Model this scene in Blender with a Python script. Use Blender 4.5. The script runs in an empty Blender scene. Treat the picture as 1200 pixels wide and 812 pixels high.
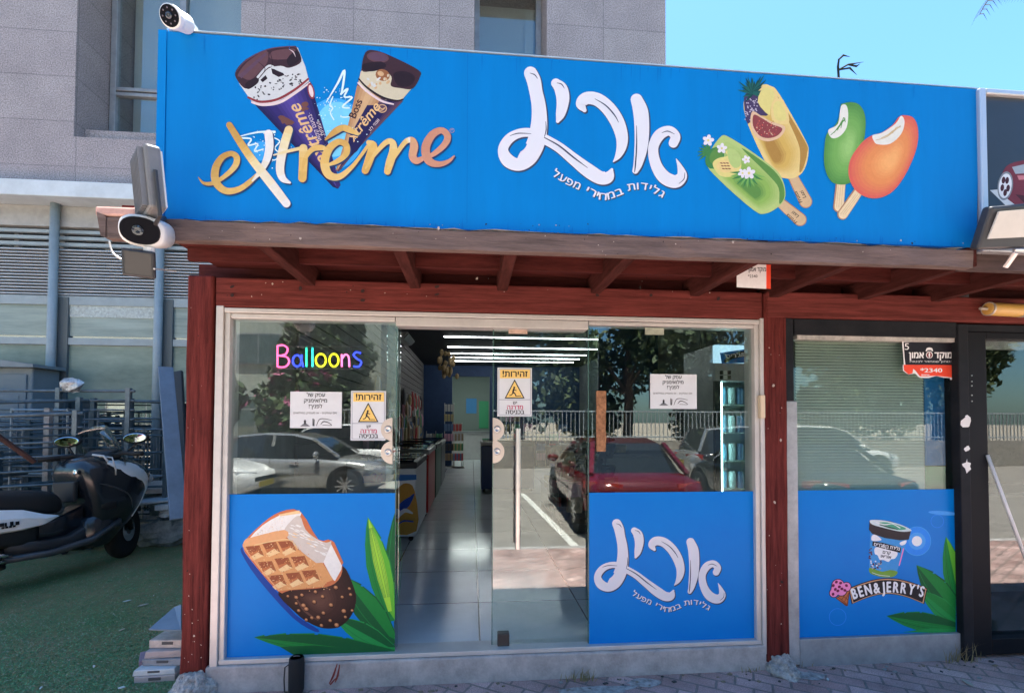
import bpy, math, random
from mathutils import Vector, Matrix
from mathutils.geometry import tessellate_polygon
random.seed(7)
R = math.radians
scene = bpy.context.scene
col = scene.collection

# ---------------------------------------------------------------- camera
F, CY, YAW, PITCH, ROLL = 554.0, 478.0, 0.085, 0.025, 0.004
CAM = Vector((1.537, -3.067, 1.646))
fw = Vector((math.sin(YAW)*math.cos(PITCH), math.cos(YAW)*math.cos(PITCH), math.sin(PITCH)))
rt0 = Vector((math.cos(YAW), -math.sin(YAW), 0)); up0 = rt0.cross(fw)
rt = rt0*math.cos(ROLL) + up0*math.sin(ROLL)
up = up0*math.cos(ROLL) - rt0*math.sin(ROLL)
cd = bpy.data.cameras.new('camera'); cam = bpy.data.objects.new('camera', cd); col.objects.link(cam)
cd.sensor_width = 36; cd.lens = F/1200*36; cd.shift_y = (CY-406)/1200
cd.clip_start = 0.05; cd.clip_end = 2000
cam.matrix_world = Matrix(((rt.x, up.x, -fw.x, CAM.x), (rt.y, up.y, -fw.y, CAM.y), (rt.z, up.z, -fw.z, CAM.z), (0, 0, 0, 1)))
scene.camera = cam

# ---------------------------------------------------------------- sky, sun, exposure
SUN_EL, SUN_AZ = R(78), R(7)          # the sun stands high behind the tall building, a little to the right
w = bpy.data.worlds.new('World'); scene.world = w; w.use_nodes = True
nt = w.node_tree
sky = nt.nodes.new('ShaderNodeTexSky'); sky.sky_type = 'NISHITA'; sky.sun_disc = False
sky.sun_elevation = SUN_EL; sky.sun_rotation = SUN_AZ; sky.air_density = 1.3; sky.dust_density = 0.7; sky.ozone_density = 2.0
tint = nt.nodes.new('ShaderNodeMix'); tint.data_type = 'RGBA'; tint.blend_type = 'MULTIPLY'; tint.inputs[0].default_value = 1
tint.inputs[7].default_value = (.43, .67, .86, 1)
nt.links.new(sky.outputs[0], tint.inputs[6]); nt.links.new(tint.outputs[2], nt.nodes['Background'].inputs[0])
nt.nodes['Background'].inputs[1].default_value = 0.068
sl = bpy.data.lights.new('sun', 'SUN'); sl.energy = 5.0; sl.angle = R(0.5); sl.color = (1, .95, .86)
so = bpy.data.objects.new('sun', sl); col.objects.link(so)
sdir = Vector((math.sin(SUN_AZ)*math.cos(SUN_EL), math.cos(SUN_AZ)*math.cos(SUN_EL), math.sin(SUN_EL)))
so.rotation_euler = sdir.to_track_quat('Z', 'Y').to_euler(); so.location = sdir*60
scene.view_settings.view_transform = 'Standard'; scene.view_settings.look = 'None'
scene.view_settings.exposure = 2.5; scene.view_settings.gamma = 1; scene.view_settings.use_curve_mapping = False
scene.render.engine = 'CYCLES'
scene.cycles.max_bounces = 9; scene.cycles.diffuse_bounces = 4; scene.cycles.glossy_bounces = 4
scene.cycles.transparent_max_bounces = 24; scene.cycles.caustics_reflective = False; scene.cycles.caustics_refractive = False
scene.cycles.sample_clamp_indirect = 6

# ---------------------------------------------------------------- picture <-> place
def at(u, v, Y):
    d = fw + rt*((u-600)/F) - up*((v-CY)/F)
    return CAM + d*((Y-CAM.y)/d.y)
def atz(u, v, Z=0.0):
    d = fw + rt*((u-600)/F) - up*((v-CY)/F)
    return CAM + d*((Z-CAM.z)/d.z)
def X(u, v, Y): return at(u, v, Y).x
def Zz(u, v, Y): return at(u, v, Y).z
def lin(c): return tuple((x/12.92 if x <= .04045 else ((x+.055)/1.055)**2.4) for x in (k/255 for k in c))

# ---------------------------------------------------------------- materials
MATS = {}
def mat(name, color, rough=.6, metal=0.0, spec=.5, var=0.0, vscale=6.0, color2=None, bump=0.0, bscale=40.0, emit=None, estr=0.0, coat=0.0, stretch=None, coords='Object', streak=0.0):
    if name in MATS: return MATS[name]
    m = bpy.data.materials.new(name); m.use_nodes = True; t = m.node_tree; b = t.nodes['Principled BSDF']
    b.inputs['Base Color'].default_value = (*color, 1); b.inputs['Roughness'].default_value = rough
    b.inputs['Metallic'].default_value = metal; b.inputs['Specular IOR Level'].default_value = spec
    b.inputs['Coat Weight'].default_value = coat
    if emit: b.inputs['Emission Color'].default_value = (*emit, 1); b.inputs['Emission Strength'].default_value = estr
    if var > 0 or bump > 0:
        tc = t.nodes.new('ShaderNodeTexCoord'); mp = t.nodes.new('ShaderNodeMapping')
        t.links.new(tc.outputs[coords], mp.inputs[0])
        if stretch: mp.inputs['Scale'].default_value = stretch
    if var > 0:
        n = t.nodes.new('ShaderNodeTexNoise'); n.inputs['Scale'].default_value = vscale; n.inputs['Detail'].default_value = 9; n.inputs['Roughness'].default_value = .72
        t.links.new(mp.outputs[0], n.inputs[0])
        cr = t.nodes.new('ShaderNodeValToRGB'); cr.color_ramp.elements[0].position = .32; cr.color_ramp.elements[1].position = .68
        c2 = color2 or tuple(max(0, k*(1-var)) for k in color)
        c1 = color if color2 else tuple(min(1, k*(1+var*.6)) for k in color)
        cr.color_ramp.elements[0].color = (*c2, 1); cr.color_ramp.elements[1].color = (*c1, 1)
        t.links.new(n.outputs[0], cr.inputs[0]); t.links.new(cr.outputs[0], b.inputs['Base Color'])
        rr = t.nodes.new('ShaderNodeMapRange'); rr.inputs['To Min'].default_value = min(1, rough*1.25+.04); rr.inputs['To Max'].default_value = max(0.02, rough*.8)
        t.links.new(n.outputs[0], rr.inputs[0]); t.links.new(rr.outputs[0], b.inputs['Roughness'])
    if bump > 0:
        n2 = t.nodes.new('ShaderNodeTexNoise'); n2.inputs['Scale'].default_value = bscale; n2.inputs['Detail'].default_value = 5
        t.links.new(mp.outputs[0], n2.inputs[0])
        bp = t.nodes.new('ShaderNodeBump'); bp.inputs['Strength'].default_value = bump; bp.inputs['Distance'].default_value = .01
        t.links.new(n2.outputs[0], bp.inputs['Height']); t.links.new(bp.outputs[0], b.inputs['Normal'])
    MATS[name] = m; return m
def glass(name, tint=(.80, .90, .88), f0=.07, rough=0.0, gtint=(1, 1, 1)):
    """flat pane: see-through with a mirror-like share that grows towards grazing angles"""
    if name in MATS: return MATS[name]
    m = bpy.data.materials.new(name); m.use_nodes = True; t = m.node_tree; t.nodes.remove(t.nodes['Principled BSDF'])
    tr = t.nodes.new('ShaderNodeBsdfTransparent'); tr.inputs[0].default_value = (*tint, 1)
    gl = t.nodes.new('ShaderNodeBsdfGlossy'); gl.inputs['Roughness'].default_value = rough; gl.inputs[0].default_value = (*gtint, 1)
    lw = t.nodes.new('ShaderNodeLayerWeight'); lw.inputs[0].default_value = .5
    pw = t.nodes.new('ShaderNodeMath'); pw.operation = 'POWER'; pw.inputs[1].default_value = 4.5
    ma = t.nodes.new('ShaderNodeMath'); ma.operation = 'MULTIPLY_ADD'; ma.inputs[1].default_value = 1-f0; ma.inputs[2].default_value = f0
    mx = t.nodes.new('ShaderNodeMixShader')
    t.links.new(lw.outputs['Facing'], pw.inputs[0]); t.links.new(pw.outputs[0], ma.inputs[0]); t.links.new(ma.outputs[0], mx.inputs[0])
    t.links.new(tr.outputs[0], mx.inputs[1]); t.links.new(gl.outputs[0], mx.inputs[2])
    t.links.new(mx.outputs[0], t.nodes['Material Output'].inputs[0])
    MATS[name] = m; return m
def bricks(name, c1, c2, mortar, bw, bh, msize, rough=.7, bump=.4, plane='xy', rot=0.0, offset=.5, speck=0.0, sscale=220.0, spec=.4, coat=0.0, var=.35, dirt=0.0):
    """blocks laid on a plane (paving, floor tiles, granite cladding), in metres"""
    if name in MATS: return MATS[name]
    m = bpy.data.materials.new(name); m.use_nodes = True; t = m.node_tree; b = t.nodes['Principled BSDF']
    g = t.nodes.new('ShaderNodeNewGeometry'); mp = t.nodes.new('ShaderNodeMapping')
    sx = t.nodes.new('ShaderNodeSeparateXYZ'); cx = t.nodes.new('ShaderNodeCombineXYZ')
    t.links.new(g.outputs['Position'], sx.inputs[0])
    order = {'xy': ('X', 'Y'), 'xz': ('X', 'Z'), 'yz': ('Y', 'Z')}[plane]
    if plane == 'xz':
        ad = t.nodes.new('ShaderNodeMath'); ad.operation = 'ADD'; t.links.new(sx.outputs['X'], ad.inputs[0]); t.links.new(sx.outputs['Y'], ad.inputs[1]); t.links.new(ad.outputs[0], cx.inputs[0])
    else: t.links.new(sx.outputs[order[0]], cx.inputs[0])
    t.links.new(sx.outputs[order[1]], cx.inputs[1])
    t.links.new(cx.outputs[0], mp.inputs[0]); mp.inputs['Rotation'].default_value = (0, 0, rot)
    br = t.nodes.new('ShaderNodeTexBrick'); br.offset = offset
    br.inputs['Scale'].default_value = 1; br.inputs['Brick Width'].default_value = bw; br.inputs['Row Height'].default_value = bh
    br.inputs['Mortar Size'].default_value = msize; br.inputs['Mortar Smooth'].default_value = .2
    br.inputs['Color1'].default_value = (*c1, 1); br.inputs['Color2'].default_value = (*c2, 1); br.inputs['Mortar'].default_value = (*mortar, 1)
    t.links.new(mp.outputs[0], br.inputs[0])
    n = t.nodes.new('ShaderNodeTexNoise'); n.inputs['Scale'].default_value = 2.2; n.inputs['Detail'].default_value = 9; n.inputs['Roughness'].default_value = .65
    t.links.new(g.outputs['Position'], n.inputs[0])
    mr = t.nodes.new('ShaderNodeMapRange'); mr.inputs[1].default_value = .3; mr.inputs[2].default_value = .7; mr.inputs['To Min'].default_value = 1-var; mr.inputs['To Max'].default_value = 1+var
    t.links.new(n.outputs[0], mr.inputs[0])
    mu = t.nodes.new('ShaderNodeVectorMath'); mu.operation = 'SCALE'; t.links.new(br.outputs[0], mu.inputs[0]); t.links.new(mr.outputs[0], mu.inputs['Scale'])
    out = mu.outputs[0]
    if speck:
        v = t.nodes.new('ShaderNodeTexNoise'); v.inputs['Scale'].default_value = sscale; v.inputs['Detail'].default_value = 3
        t.links.new(g.outputs['Position'], v.inputs[0])
        m2 = t.nodes.new('ShaderNodeMapRange'); m2.inputs[1].default_value = .36; m2.inputs[2].default_value = .64; m2.inputs['To Min'].default_value = 1-speck; m2.inputs['To Max'].default_value = 1+speck
        t.links.new(v.outputs[0], m2.inputs[0])
        mu2 = t.nodes.new('ShaderNodeVectorMath'); mu2.operation = 'SCALE'; t.links.new(out, mu2.inputs[0]); t.links.new(m2.outputs[0], mu2.inputs['Scale']); out = mu2.outputs[0]
    t.links.new(out, b.inputs['Base Color'])
    b.inputs['Roughness'].default_value = rough; b.inputs['Specular IOR Level'].default_value = spec; b.inputs['Coat Weight'].default_value = coat
    bp = t.nodes.new('ShaderNodeBump'); bp.inputs['Strength'].default_value = bump; bp.inputs['Distance'].default_value = .006; bp.invert = True
    ad2 = t.nodes.new('ShaderNodeMath'); ad2.operation = 'MULTIPLY_ADD'; ad2.inputs[1].default_value = .25
    t.links.new(n.outputs[0], ad2.inputs[0]); t.links.new(br.outputs['Fac'], ad2.inputs[2])
    t.links.new(ad2.outputs[0], bp.inputs['Height']); t.links.new(bp.outputs[0], b.inputs['Normal'])
    MATS[name] = m; return m
def emis(name, c, s):
    return mat(name, (.02, .02, .02), .5, emit=c, estr=s)

# ---------------------------------------------------------------- objects
ROOT = {}
def thing(name, label, cat, loc=(0, 0, 0), rz=0.0, group=None, scale=1.0, rx=0.0):
    o = bpy.data.objects.new(name, None); col.objects.link(o); o.empty_display_size = .1
    o.location = loc; o.rotation_euler = (rx, 0, rz); o.scale = (scale,)*3
    o['label'] = label; o['category'] = cat
    if group: o['group'] = group
    ROOT[o.name] = Vector(loc)
    return o
def tag(o, label, cat, group=None, kind=None):
    if label: o['label'] = label
    if cat: o['category'] = cat
    if group: o['group'] = group
    if kind: o['kind'] = kind
    return o
def copy_tree(o, parent=None):
    c = o.copy(); col.objects.link(c)
    if parent: c.parent = parent
    for ch in list(o.children): copy_tree(ch, c)
    return c
class MB:
    def __init__(s): s.v = []; s.f = []; s.m = []
    def add(s, vs, fs, mi=0):
        n = len(s.v); s.v += [tuple(p) for p in vs]; s.f += [tuple(i+n for i in f) for f in fs]; s.m += [mi]*len(fs); return s
    def box(s, x0, x1, y0, y1, z0, z1, mi=0):
        x0, x1 = min(x0, x1), max(x0, x1); y0, y1 = min(y0, y1), max(y0, y1); z0, z1 = min(z0, z1), max(z0, z1)
        return s.add([(x0,y0,z0),(x1,y0,z0),(x1,y1,z0),(x0,y1,z0),(x0,y0,z1),(x1,y0,z1),(x1,y1,z1),(x0,y1,z1)],
                     [(0,3,2,1),(4,5,6,7),(0,1,5,4),(1,2,6,5),(2,3,7,6),(3,0,4,7)], mi)
    def obox(s, c, ax, ay, az, mi=0):
        c, ax, ay, az = Vector(c), Vector(ax), Vector(ay), Vector(az)
        if ax.cross(ay).dot(az) < 0: ay = -ay
        P = [c+i*ax+j*ay+k*az for k in (-1, 1) for i, j in ((-1,-1),(1,-1),(1,1),(-1,1))]
        return s.add(P, [(0,3,2,1),(4,5,6,7),(0,1,5,4),(1,2,6,5),(2,3,7,6),(3,0,4,7)], mi)
    def bar(s, p, q, wx, wz, mi=0):
        p, q = Vector(p), Vector(q); d = q-p
        u = Vector((0,0,1)) if abs(d.normalized().z) < .9 else Vector((0,1,0))
        a = d.cross(u).normalized(); b = a.cross(d).normalized()
        return s.obox((p+q)/2, d/2, a*wx/2, b*wz/2, mi)
    def tube(s, pts, r, n=8, mi=0, caps=True):
        pts = [Vector(p) for p in pts]; k = len(pts); rs = r if isinstance(r, (list, tuple)) else [r]*k
        base = len(s.v); a = None
        for i, p in enumerate(pts):
            d = (pts[min(i+1, k-1)]-pts[max(i-1, 0)])
            d = d.normalized() if d.length > 1e-9 else Vector((0,0,1))
            if a is None:
                a = d.cross(Vector((0,0,1)) if abs(d.z) < .9 else Vector((0,1,0))).normalized()
            else:
                a = (a - d*a.dot(d)).normalized()
            b = d.cross(a)
            for j in range(n):
                t = 2*math.pi*j/n; s.v.append(tuple(p+(a*math.cos(t)+b*math.sin(t))*rs[i]))
        fs = [(base+i*n+j, base+i*n+(j+1)%n, base+(i+1)*n+(j+1)%n, base+(i+1)*n+j) for i in range(k-1) for j in range(n)]
        if caps: fs += [tuple(base+j for j in range(n-1, -1, -1)), tuple(base+(k-1)*n+j for j in range(n))]
        s.f += fs; s.m += [mi]*len(fs); return s
    def lathe(s, prof, c=(0,0,0), axis=(0,0,1), n=24, mi=0):
        """prof: (radius, height) pairs along axis"""
        c, ax = Vector(c), Vector(axis).normalized()
        a = ax.cross(Vector((0,0,1)) if abs(ax.z) < .9 else Vector((1,0,0))).normalized(); b = ax.cross(a)
        base = len(s.v); k = len(prof)
        for r, h in prof:
            for j in range(n):
                t = 2*math.pi*j/n; s.v.append(tuple(c+ax*h+(a*math.cos(t)+b*math.sin(t))*max(r, 1e-5)))
        fs = [(base+i*n+j, base+i*n+(j+1)%n, base+(i+1)*n+(j+1)%n, base+(i+1)*n+j) for i in range(k-1) for j in range(n)]
        if prof[0][0] > 1e-4: fs.append(tuple(base+j for j in range(n-1, -1, -1)))
        if prof[-1][0] > 1e-4: fs.append(tuple(base+(k-1)*n+j for j in range(n)))
        s.f += fs; s.m += [mi]*len(fs); return s
    def loft(s, secs, mi=0, caps=True):
        n = len(secs[0]); base = len(s.v)
        for sec in secs: s.v += [tuple(p) for p in sec]
        k = len(secs)
        fs = [(base+i*n+j, base+i*n+(j+1)%n, base+(i+1)*n+(j+1)%n, base+(i+1)*n+j) for i in range(k-1) for j in range(n)]
        if caps: fs += [tuple(base+j for j in range(n-1, -1, -1)), tuple(base+(k-1)*n+j for j in range(n))]
        s.f += fs; s.m += [mi]*len(fs); return s
    def ell(s, c, rx, ry, rz, n=14, k=9, mi=0, jit=0.0):
        c = Vector(c); base = len(s.v)
        for i in range(k+1):
            ph = math.pi*i/k
            for j in range(n):
                t = 2*math.pi*j/n; q = 1+random.uniform(-jit, jit)
                s.v.append((c.x+rx*q*math.sin(ph)*math.cos(t), c.y+ry*q*math.sin(ph)*math.sin(t), c.z-rz*q*math.cos(ph)))
        fs = [(base+i*n+j, base+i*n+(j+1)%n, base+(i+1)*n+(j+1)%n, base+(i+1)*n+j) for i in range(k) for j in range(n)]
        s.f += fs; s.m += [mi]*len(fs); return s
    def prism(s, poly, y0, y1, mi=0):
        """poly in (x,z), extruded along y"""
        n = len(poly); ar = sum(poly[i][0]*poly[(i+1)%n][1]-poly[(i+1)%n][0]*poly[i][1] for i in range(n))
        if ar < 0: poly = poly[::-1]
        tri = tessellate_polygon([[Vector((p[0], p[1], 0)) for p in poly]])
        V = [(p[0], y0, p[1]) for p in poly]+[(p[0], y1, p[1]) for p in poly]
        fs = [tuple(t) for t in tri]+[tuple(n+i for i in t[::-1]) for t in tri]+[(i, (i+1)%n, n+(i+1)%n, n+i) for i in range(n)]
        return s.add(V, fs, mi)
    def build(s, name, mats, parent=None, smooth=False, bevel=0.0, local=False, seg=2, sub=0, rough=0.0):
        me = bpy.data.meshes.new(name); off = Vector((0,0,0))
        if parent is not None and not local:
            p = parent
            while p.parent: p = p.parent
            off = ROOT.get(p.name, Vector((0,0,0)))
        me.from_pydata([(x-off.x, y-off.y, z-off.z) for x, y, z in s.v], [], s.f)
        ms = mats if isinstance(mats, (list, tuple)) else [mats]
        for m in ms: me.materials.append(m)
        if len(ms) > 1: me.polygons.foreach_set('material_index', s.m)
        if smooth: me.polygons.foreach_set('use_smooth', [True]*len(me.polygons))
        me.validate(); me.update()
        o = bpy.data.objects.new(name, me); col.objects.link(o)
        if parent is not None: o.parent = parent
        if bevel:
            b = o.modifiers.new('bevel', 'BEVEL'); b.width = bevel; b.segments = seg; b.limit_method = 'ANGLE'; b.angle_limit = R(40)
        if sub:
            q = o.modifiers.new('sub', 'SUBSURF'); q.levels = sub; q.render_levels = sub
        if rough:
            q = o.modifiers.new('sub2', 'SUBSURF'); q.subdivision_type = 'SIMPLE'; q.levels = 3; q.render_levels = 3
            tx = bpy.data.textures.new(name, 'CLOUDS'); tx.noise_scale = .035; tx.noise_depth = 5
            d = o.modifiers.new('disp', 'DISPLACE'); d.texture = tx; d.strength = rough; d.texture_coords = 'GLOBAL'
        return o
def struct(o, kind='structure'):
    o['kind'] = kind; return o

# ---------------------------------------------------------------- flat prints: drawn on a plane y = Y, each ink layer a hair above the last
GL = {}
def inside(p, poly):
    r = False
    for i in range(len(poly)):
        a, b = poly[i-1], poly[i]
        if (a[1] > p[1]) != (b[1] > p[1]) and p[0] < a[0]+(p[1]-a[1])*(b[0]-a[0])/(b[1]-a[1]): r = not r
    return r
def contours(body):
    """outline loops of a word; every filled loop is triangulated on its own with its own holes"""
    if body not in GL:
        c = bpy.data.curves.new('txt', 'FONT'); c.body = body; c.size = 1; o = bpy.data.objects.new('txt', c); col.objects.link(o)
        k = o.to_curve(bpy.context.evaluated_depsgraph_get()); loops = []
        for sp in k.splines:
            B = list(sp.bezier_points); L = []
            for a, b in zip(B, B[1:]+B[:1]):
                p0, p1, p2, p3 = a.co, a.handle_right, b.handle_left, b.co
                straight = abs((p1-p0).cross(p3-p0).z) < 1e-4 and abs((p2-p0).cross(p3-p0).z) < 1e-4
                for q in range(1 if straight else 3):
                    t = q/3; w = p0*(1-t)**3+p1*3*t*(1-t)**2+p2*3*t*t*(1-t)+p3*t**3; L.append((w.x, w.y))
            if len(L) > 2: loops.append(L)
        o.to_curve_clear(); bpy.data.objects.remove(o); bpy.data.curves.remove(c)
        area = lambda L: sum(L[i-1][0]*L[i][1]-L[i][0]*L[i-1][1] for i in range(len(L)))/2
        V, F_, lv = [], [], 0
        if loops:
            for L in loops:
                is_hole = lambda h: any(area(h)*area(q) < 0 and abs(area(q)) > abs(area(h)) and inside(h[0], q) for q in loops)
                if is_hole(L): continue
                hs = [h for h in loops if area(h)*area(L) < 0 and inside(h[0], L)]
                pts = [p for q in [L]+hs for p in q]; n = len(V)
                tri = tessellate_polygon([[Vector((*p, 0)) for p in q] for q in [L]+hs])
                V += [(*p, lv % 4) for p in pts]
                for a, b, d in tri:
                    A, B_, D = pts[a], pts[b], pts[d]; cr = (B_[0]-A[0])*(D[1]-A[1])-(B_[1]-A[1])*(D[0]-A[0])
                    F_.append((a+n, b+n, d+n) if cr > 0 else (a+n, d+n, b+n))
                lv += 1
        GL[body] = (V, F_)
    return GL[body]
def glyphs(body, bold):
    if bold <= .012: return contours(body)
    k = (body, bold)
    if k not in GL:
        V, F_ = [], []; vs, fs = contours(body); b = bold*.8
        for i, (dx, dy) in enumerate(((-b, 0), (b, 0), (0, b*.6), (0, -b*.6))):
            n = len(V); V += [(x+dx, y+dy, lv+i*4) for x, y, lv in vs]; F_ += [tuple(q+n for q in f) for f in fs]
        GL[k] = (V, F_)
    return GL[k]
def rev(s): return s[::-1]
def smooth_line(pts, k=6):
    """Catmull-Rom through (u, v, width) tuples"""
    out = []; n = len(pts)
    for i in range(n-1):
        p0, p1, p2, p3 = pts[max(i-1, 0)], pts[i], pts[i+1], pts[min(i+2, n-1)]
        for j in range(k):
            t = j/k
            out.append(tuple(.5*((2*b)+(-a+c)*t+(2*a-5*b+4*c-d)*t*t+(-a+3*b-3*c+d)*t**3) for a, b, c, d in zip(p0, p1, p2, p3)))
    out.append(tuple(pts[-1])); return out
class Art(MB):
    """coordinates are those of the printed picture as laid out over the plane"""
    def __init__(s, Y, x0=0.0, y0=0.0, k=1.0, lift=.0008, step=.000006):
        super().__init__(); s.Y = Y; s.o = (x0, y0, k); s.d = lift; s.step = step; s.clip = None
    def px(s, p): return (s.o[0]+p[0]/s.o[2], s.o[1]+p[1]/s.o[2])
    def pt(s, p, d): u, v = s.px(p); return at(u, v, s.Y-d)
    def face(s, poly, mi):
        if s.clip:
            poly = s.cut(poly)
            if len(poly) < 3: return s
        s.d += s.step; n = len(poly)
        P = [s.pt(p, s.d) for p in poly]
        tri = tessellate_polygon([[Vector((p.x, p.z, 0)) for p in P]])
        fs = []
        for a, b, c in tri:
            A, B, C = P[a], P[b], P[c]
            cr = (B.x-A.x)*(C.z-A.z)-(B.z-A.z)*(C.x-A.x)
            fs.append((a, b, c) if cr > 0 else (a, c, b))
        s.add(P, fs, mi); return s
    def cut(s, poly):
        x0, y0, x1, y1 = s.clip
        for ax, lim, sg_ in ((0, x0, 1), (0, x1, -1), (1, y0, 1), (1, y1, -1)):
            out = []
            for i in range(len(poly)):
                p, q = poly[i-1], poly[i]; a, b = (p[ax]-lim)*sg_, (q[ax]-lim)*sg_
                if (a < 0) != (b < 0): t = a/(a-b); out.append((p[0]+(q[0]-p[0])*t, p[1]+(q[1]-p[1])*t))
                if b >= 0: out.append(q)
            poly = out
            if len(poly) < 3: return []
        return poly
    def shade(s, pts, mis, sm=4, at_=(.5, .5), k0=1.0, k1=.15):
        """airbrushed print: nested outlines from rim ink to heart ink"""
        xs, ys = [p[0] for p in pts], [p[1] for p in pts]; cx = min(xs)+(max(xs)-min(xs))*at_[0]; cy = min(ys)+(max(ys)-min(ys))*at_[1]
        for i, mi in enumerate(mis):
            k = k0+(k1-k0)*i/len(mis); s.poly([(cx+(x-cx)*k, cy+(y-cy)*k) for x, y in pts], mi, sm)
        return s
    def poly(s, pts, mi=0, sm=0):
        if sm:
            q = smooth_line([pts[-1]]+list(pts)+[pts[0], pts[1]], sm); q = q[sm:-sm-1]; pts = q
        return s.face(pts, mi)
    def ellipse(s, cx, cy, rx, ry=None, rot=0, mi=0, n=20, a0=0, a1=360):
        ry = rx if ry is None else ry; c, si = math.cos(R(rot)), math.sin(R(rot)); q = []
        m = n if a1-a0 >= 360 else n+1
        for i in range(m):
            t = R(a0+(a1-a0)*i/n); x, y = rx*math.cos(t), ry*math.sin(t); q.append((cx+x*c-y*si, cy+x*si+y*c))
        return s.face(q, mi)
    def stroke(s, pts, mi=0, k=6, cap=True, mi2=None, dx=0, dy=0, grow=0.0):
        if len(pts[0]) == 2: raise ValueError
        L = smooth_line(pts, k) if len(pts) > 2 else list(pts); n = len(L); V = []; fs = []; d0 = s.d+s.step
        nd = d0
        for i, (u, v, wd) in enumerate(L):
            a, b = L[max(i-1, 0)], L[min(i+1, n-1)]
            tx, ty = b[0]-a[0], b[1]-a[1]; l = math.hypot(tx, ty) or 1; nx, ny = -ty/l, tx/l; h = max(.05, wd/2+grow)
            nd = d0+s.step*i/n*1.5
            V += [s.pt((u+nx*h+dx, v+ny*h+dy), nd), s.pt((u-nx*h+dx, v-ny*h+dy), nd)]
        fs = [(2*i, 2*i+1, 2*i+3, 2*i+2) for i in range(n-1)]
        base = len(s.v); s.v += [tuple(p) for p in V]; s.f += [tuple(base+j for j in f) for f in fs]
        if mi2 is None: s.m += [mi]*len(fs)
        else: s.m += [mi2(i/(n-1)) for i in range(n-1)]
        s.d = nd
        if cap:
            for e, o_ in ((0, 1), (n-1, n-2)):
                u, v, wd = L[e]; u2, v2, _ = L[o_]; ang = math.degrees(math.atan2(v-v2, u-u2)); h = max(.05, wd/2+grow)
                q = [(u+dx+h*math.cos(R(ang-90+180*i/8)), v+dy+h*math.sin(R(ang-90+180*i/8))) for i in range(9)]
                s.face(q, mi if mi2 is None else mi2(0 if e == 0 else 1))
        return s
    def text(s, body, u, v, h, mi=0, rot=0, align='c', bold=.012, sx=1.0, width=None, slant=0.0):
        vs, fs = glyphs(body, bold)
        if not vs: return s
        s.d += s.step
        x0, x1 = min(p[0] for p in vs), max(p[0] for p in vs)
        if width: sx = width/((x1-x0)*h)
        ox = {'c': (x0+x1)/2, 'l': x0, 'r': x1}[align]
        c, si = math.cos(R(rot)), math.sin(R(rot)); P = []
        for x, y, lv in vs:
            a, b = (x-ox)*h*sx+slant*y*h, -y*h
            P.append(s.pt((u+a*c-b*si, v+a*si+b*c), s.d+lv*s.step*.2))
        s.d += 3*s.step
        s.add(P, fs, mi); return s
    def arc_text(s, body, pts, h, mi=0, bold=.012, gap=.06, sp=.3):
        """letters set one by one along a curve of (u, v) points, spread to fill it"""
        L = smooth_line([(*p, 0) for p in pts], 12); cum = [0]
        for a, b in zip(L, L[1:]): cum.append(cum[-1]+math.hypot(b[0]-a[0], b[1]-a[1]))
        ws = []
        for ch in body:
            vs = glyphs(ch, bold)[0]; ws.append(sp if ch == ' ' or not vs else max(p[0] for p in vs)-min(p[0] for p in vs)+gap)
        k = cum[-1]/sum(ws); x = 0
        for ch, wd in zip(body, ws):
            m = (x+wd/2)*k; x += wd
            i = max(j for j in range(len(cum)-1) if cum[j] <= m); t = (m-cum[i])/(cum[i+1]-cum[i])
            u = L[i][0]+(L[i+1][0]-L[i][0])*t; v = L[i][1]+(L[i+1][1]-L[i][1])*t
            if ch != ' ': s.text(ch, u, v, h, mi, rot=math.degrees(math.atan2(L[i+1][1]-L[i][1], L[i+1][0]-L[i][0])), bold=bold, sx=min(1.4, k/h))
        return s
# ================================================================ materials used all over
W_RED_H = mat('red_wood_beam', (.155, .034, .028), .75, spec=.15, var=.55, vscale=5, stretch=(.5, 4, 9), bump=.25, bscale=30)
W_RED_V = mat('red_wood_post', (.13, .024, .020), .75, spec=.15, var=.65, vscale=5, stretch=(9, 6, .6), bump=.3, bscale=25)
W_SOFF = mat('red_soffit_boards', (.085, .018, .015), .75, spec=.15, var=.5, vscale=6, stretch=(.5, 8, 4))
W_GREY = mat('weathered_fascia_wood', (.155, .105, .090), .8, var=.55, vscale=4, stretch=(.6, 4, 7), bump=.3, bscale=30)
ALU = mat('pale_aluminium', (.62, .60, .57), .38, metal=.25, var=.12, vscale=5)
ALU_D = mat('dull_aluminium', (.36, .37, .38), .42, metal=.5, var=.2, vscale=6)
GREYM = mat('grey_painted_metal', (.33, .39, .40), .45, metal=.1, var=.15, vscale=5)
STEEL = mat('brushed_steel', (.62, .60, .58), .28, metal=.9, var=.1, vscale=8)
BLACKF = mat('black_painted_frame', (.010, .012, .016), .6, spec=.12, var=.35, vscale=5, color2=(.022, .024, .028))
CONC = mat('concrete_sill', (.46, .43, .41), .85, var=.35, vscale=7, bump=.4, bscale=60)
PLASTER = mat('pale_mortar', (.42, .40, .37), .95, var=.6, vscale=22, bump=.9, bscale=45)
WHITEP = mat('white_paint', (.74, .74, .72), .5, var=.06, vscale=4)
BLACKP = mat('black_plastic', (.018, .018, .02), .42)
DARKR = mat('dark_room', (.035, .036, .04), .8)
GLASS = glass('shop_glass', (.86, .93, .92), .085)
GLASS_B = glass('building_glass', (.42, .50, .49), .30)
GRAN = bricks('granite_cladding', (.315, .275, .275), (.35, .31, .305), (.235, .21, .21), 1.30, .66, .009, .6, .12, 'xz', offset=0, speck=.34, sscale=60, var=.12)
PAVE = bricks('red_grey_pavers', (.38, .235, .205), (.52, .36, .325), (.24, .19, .165), .21, .105, .008, .85, .8, 'xy', rot=R(31), speck=.25, sscale=140, var=.45)
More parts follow.
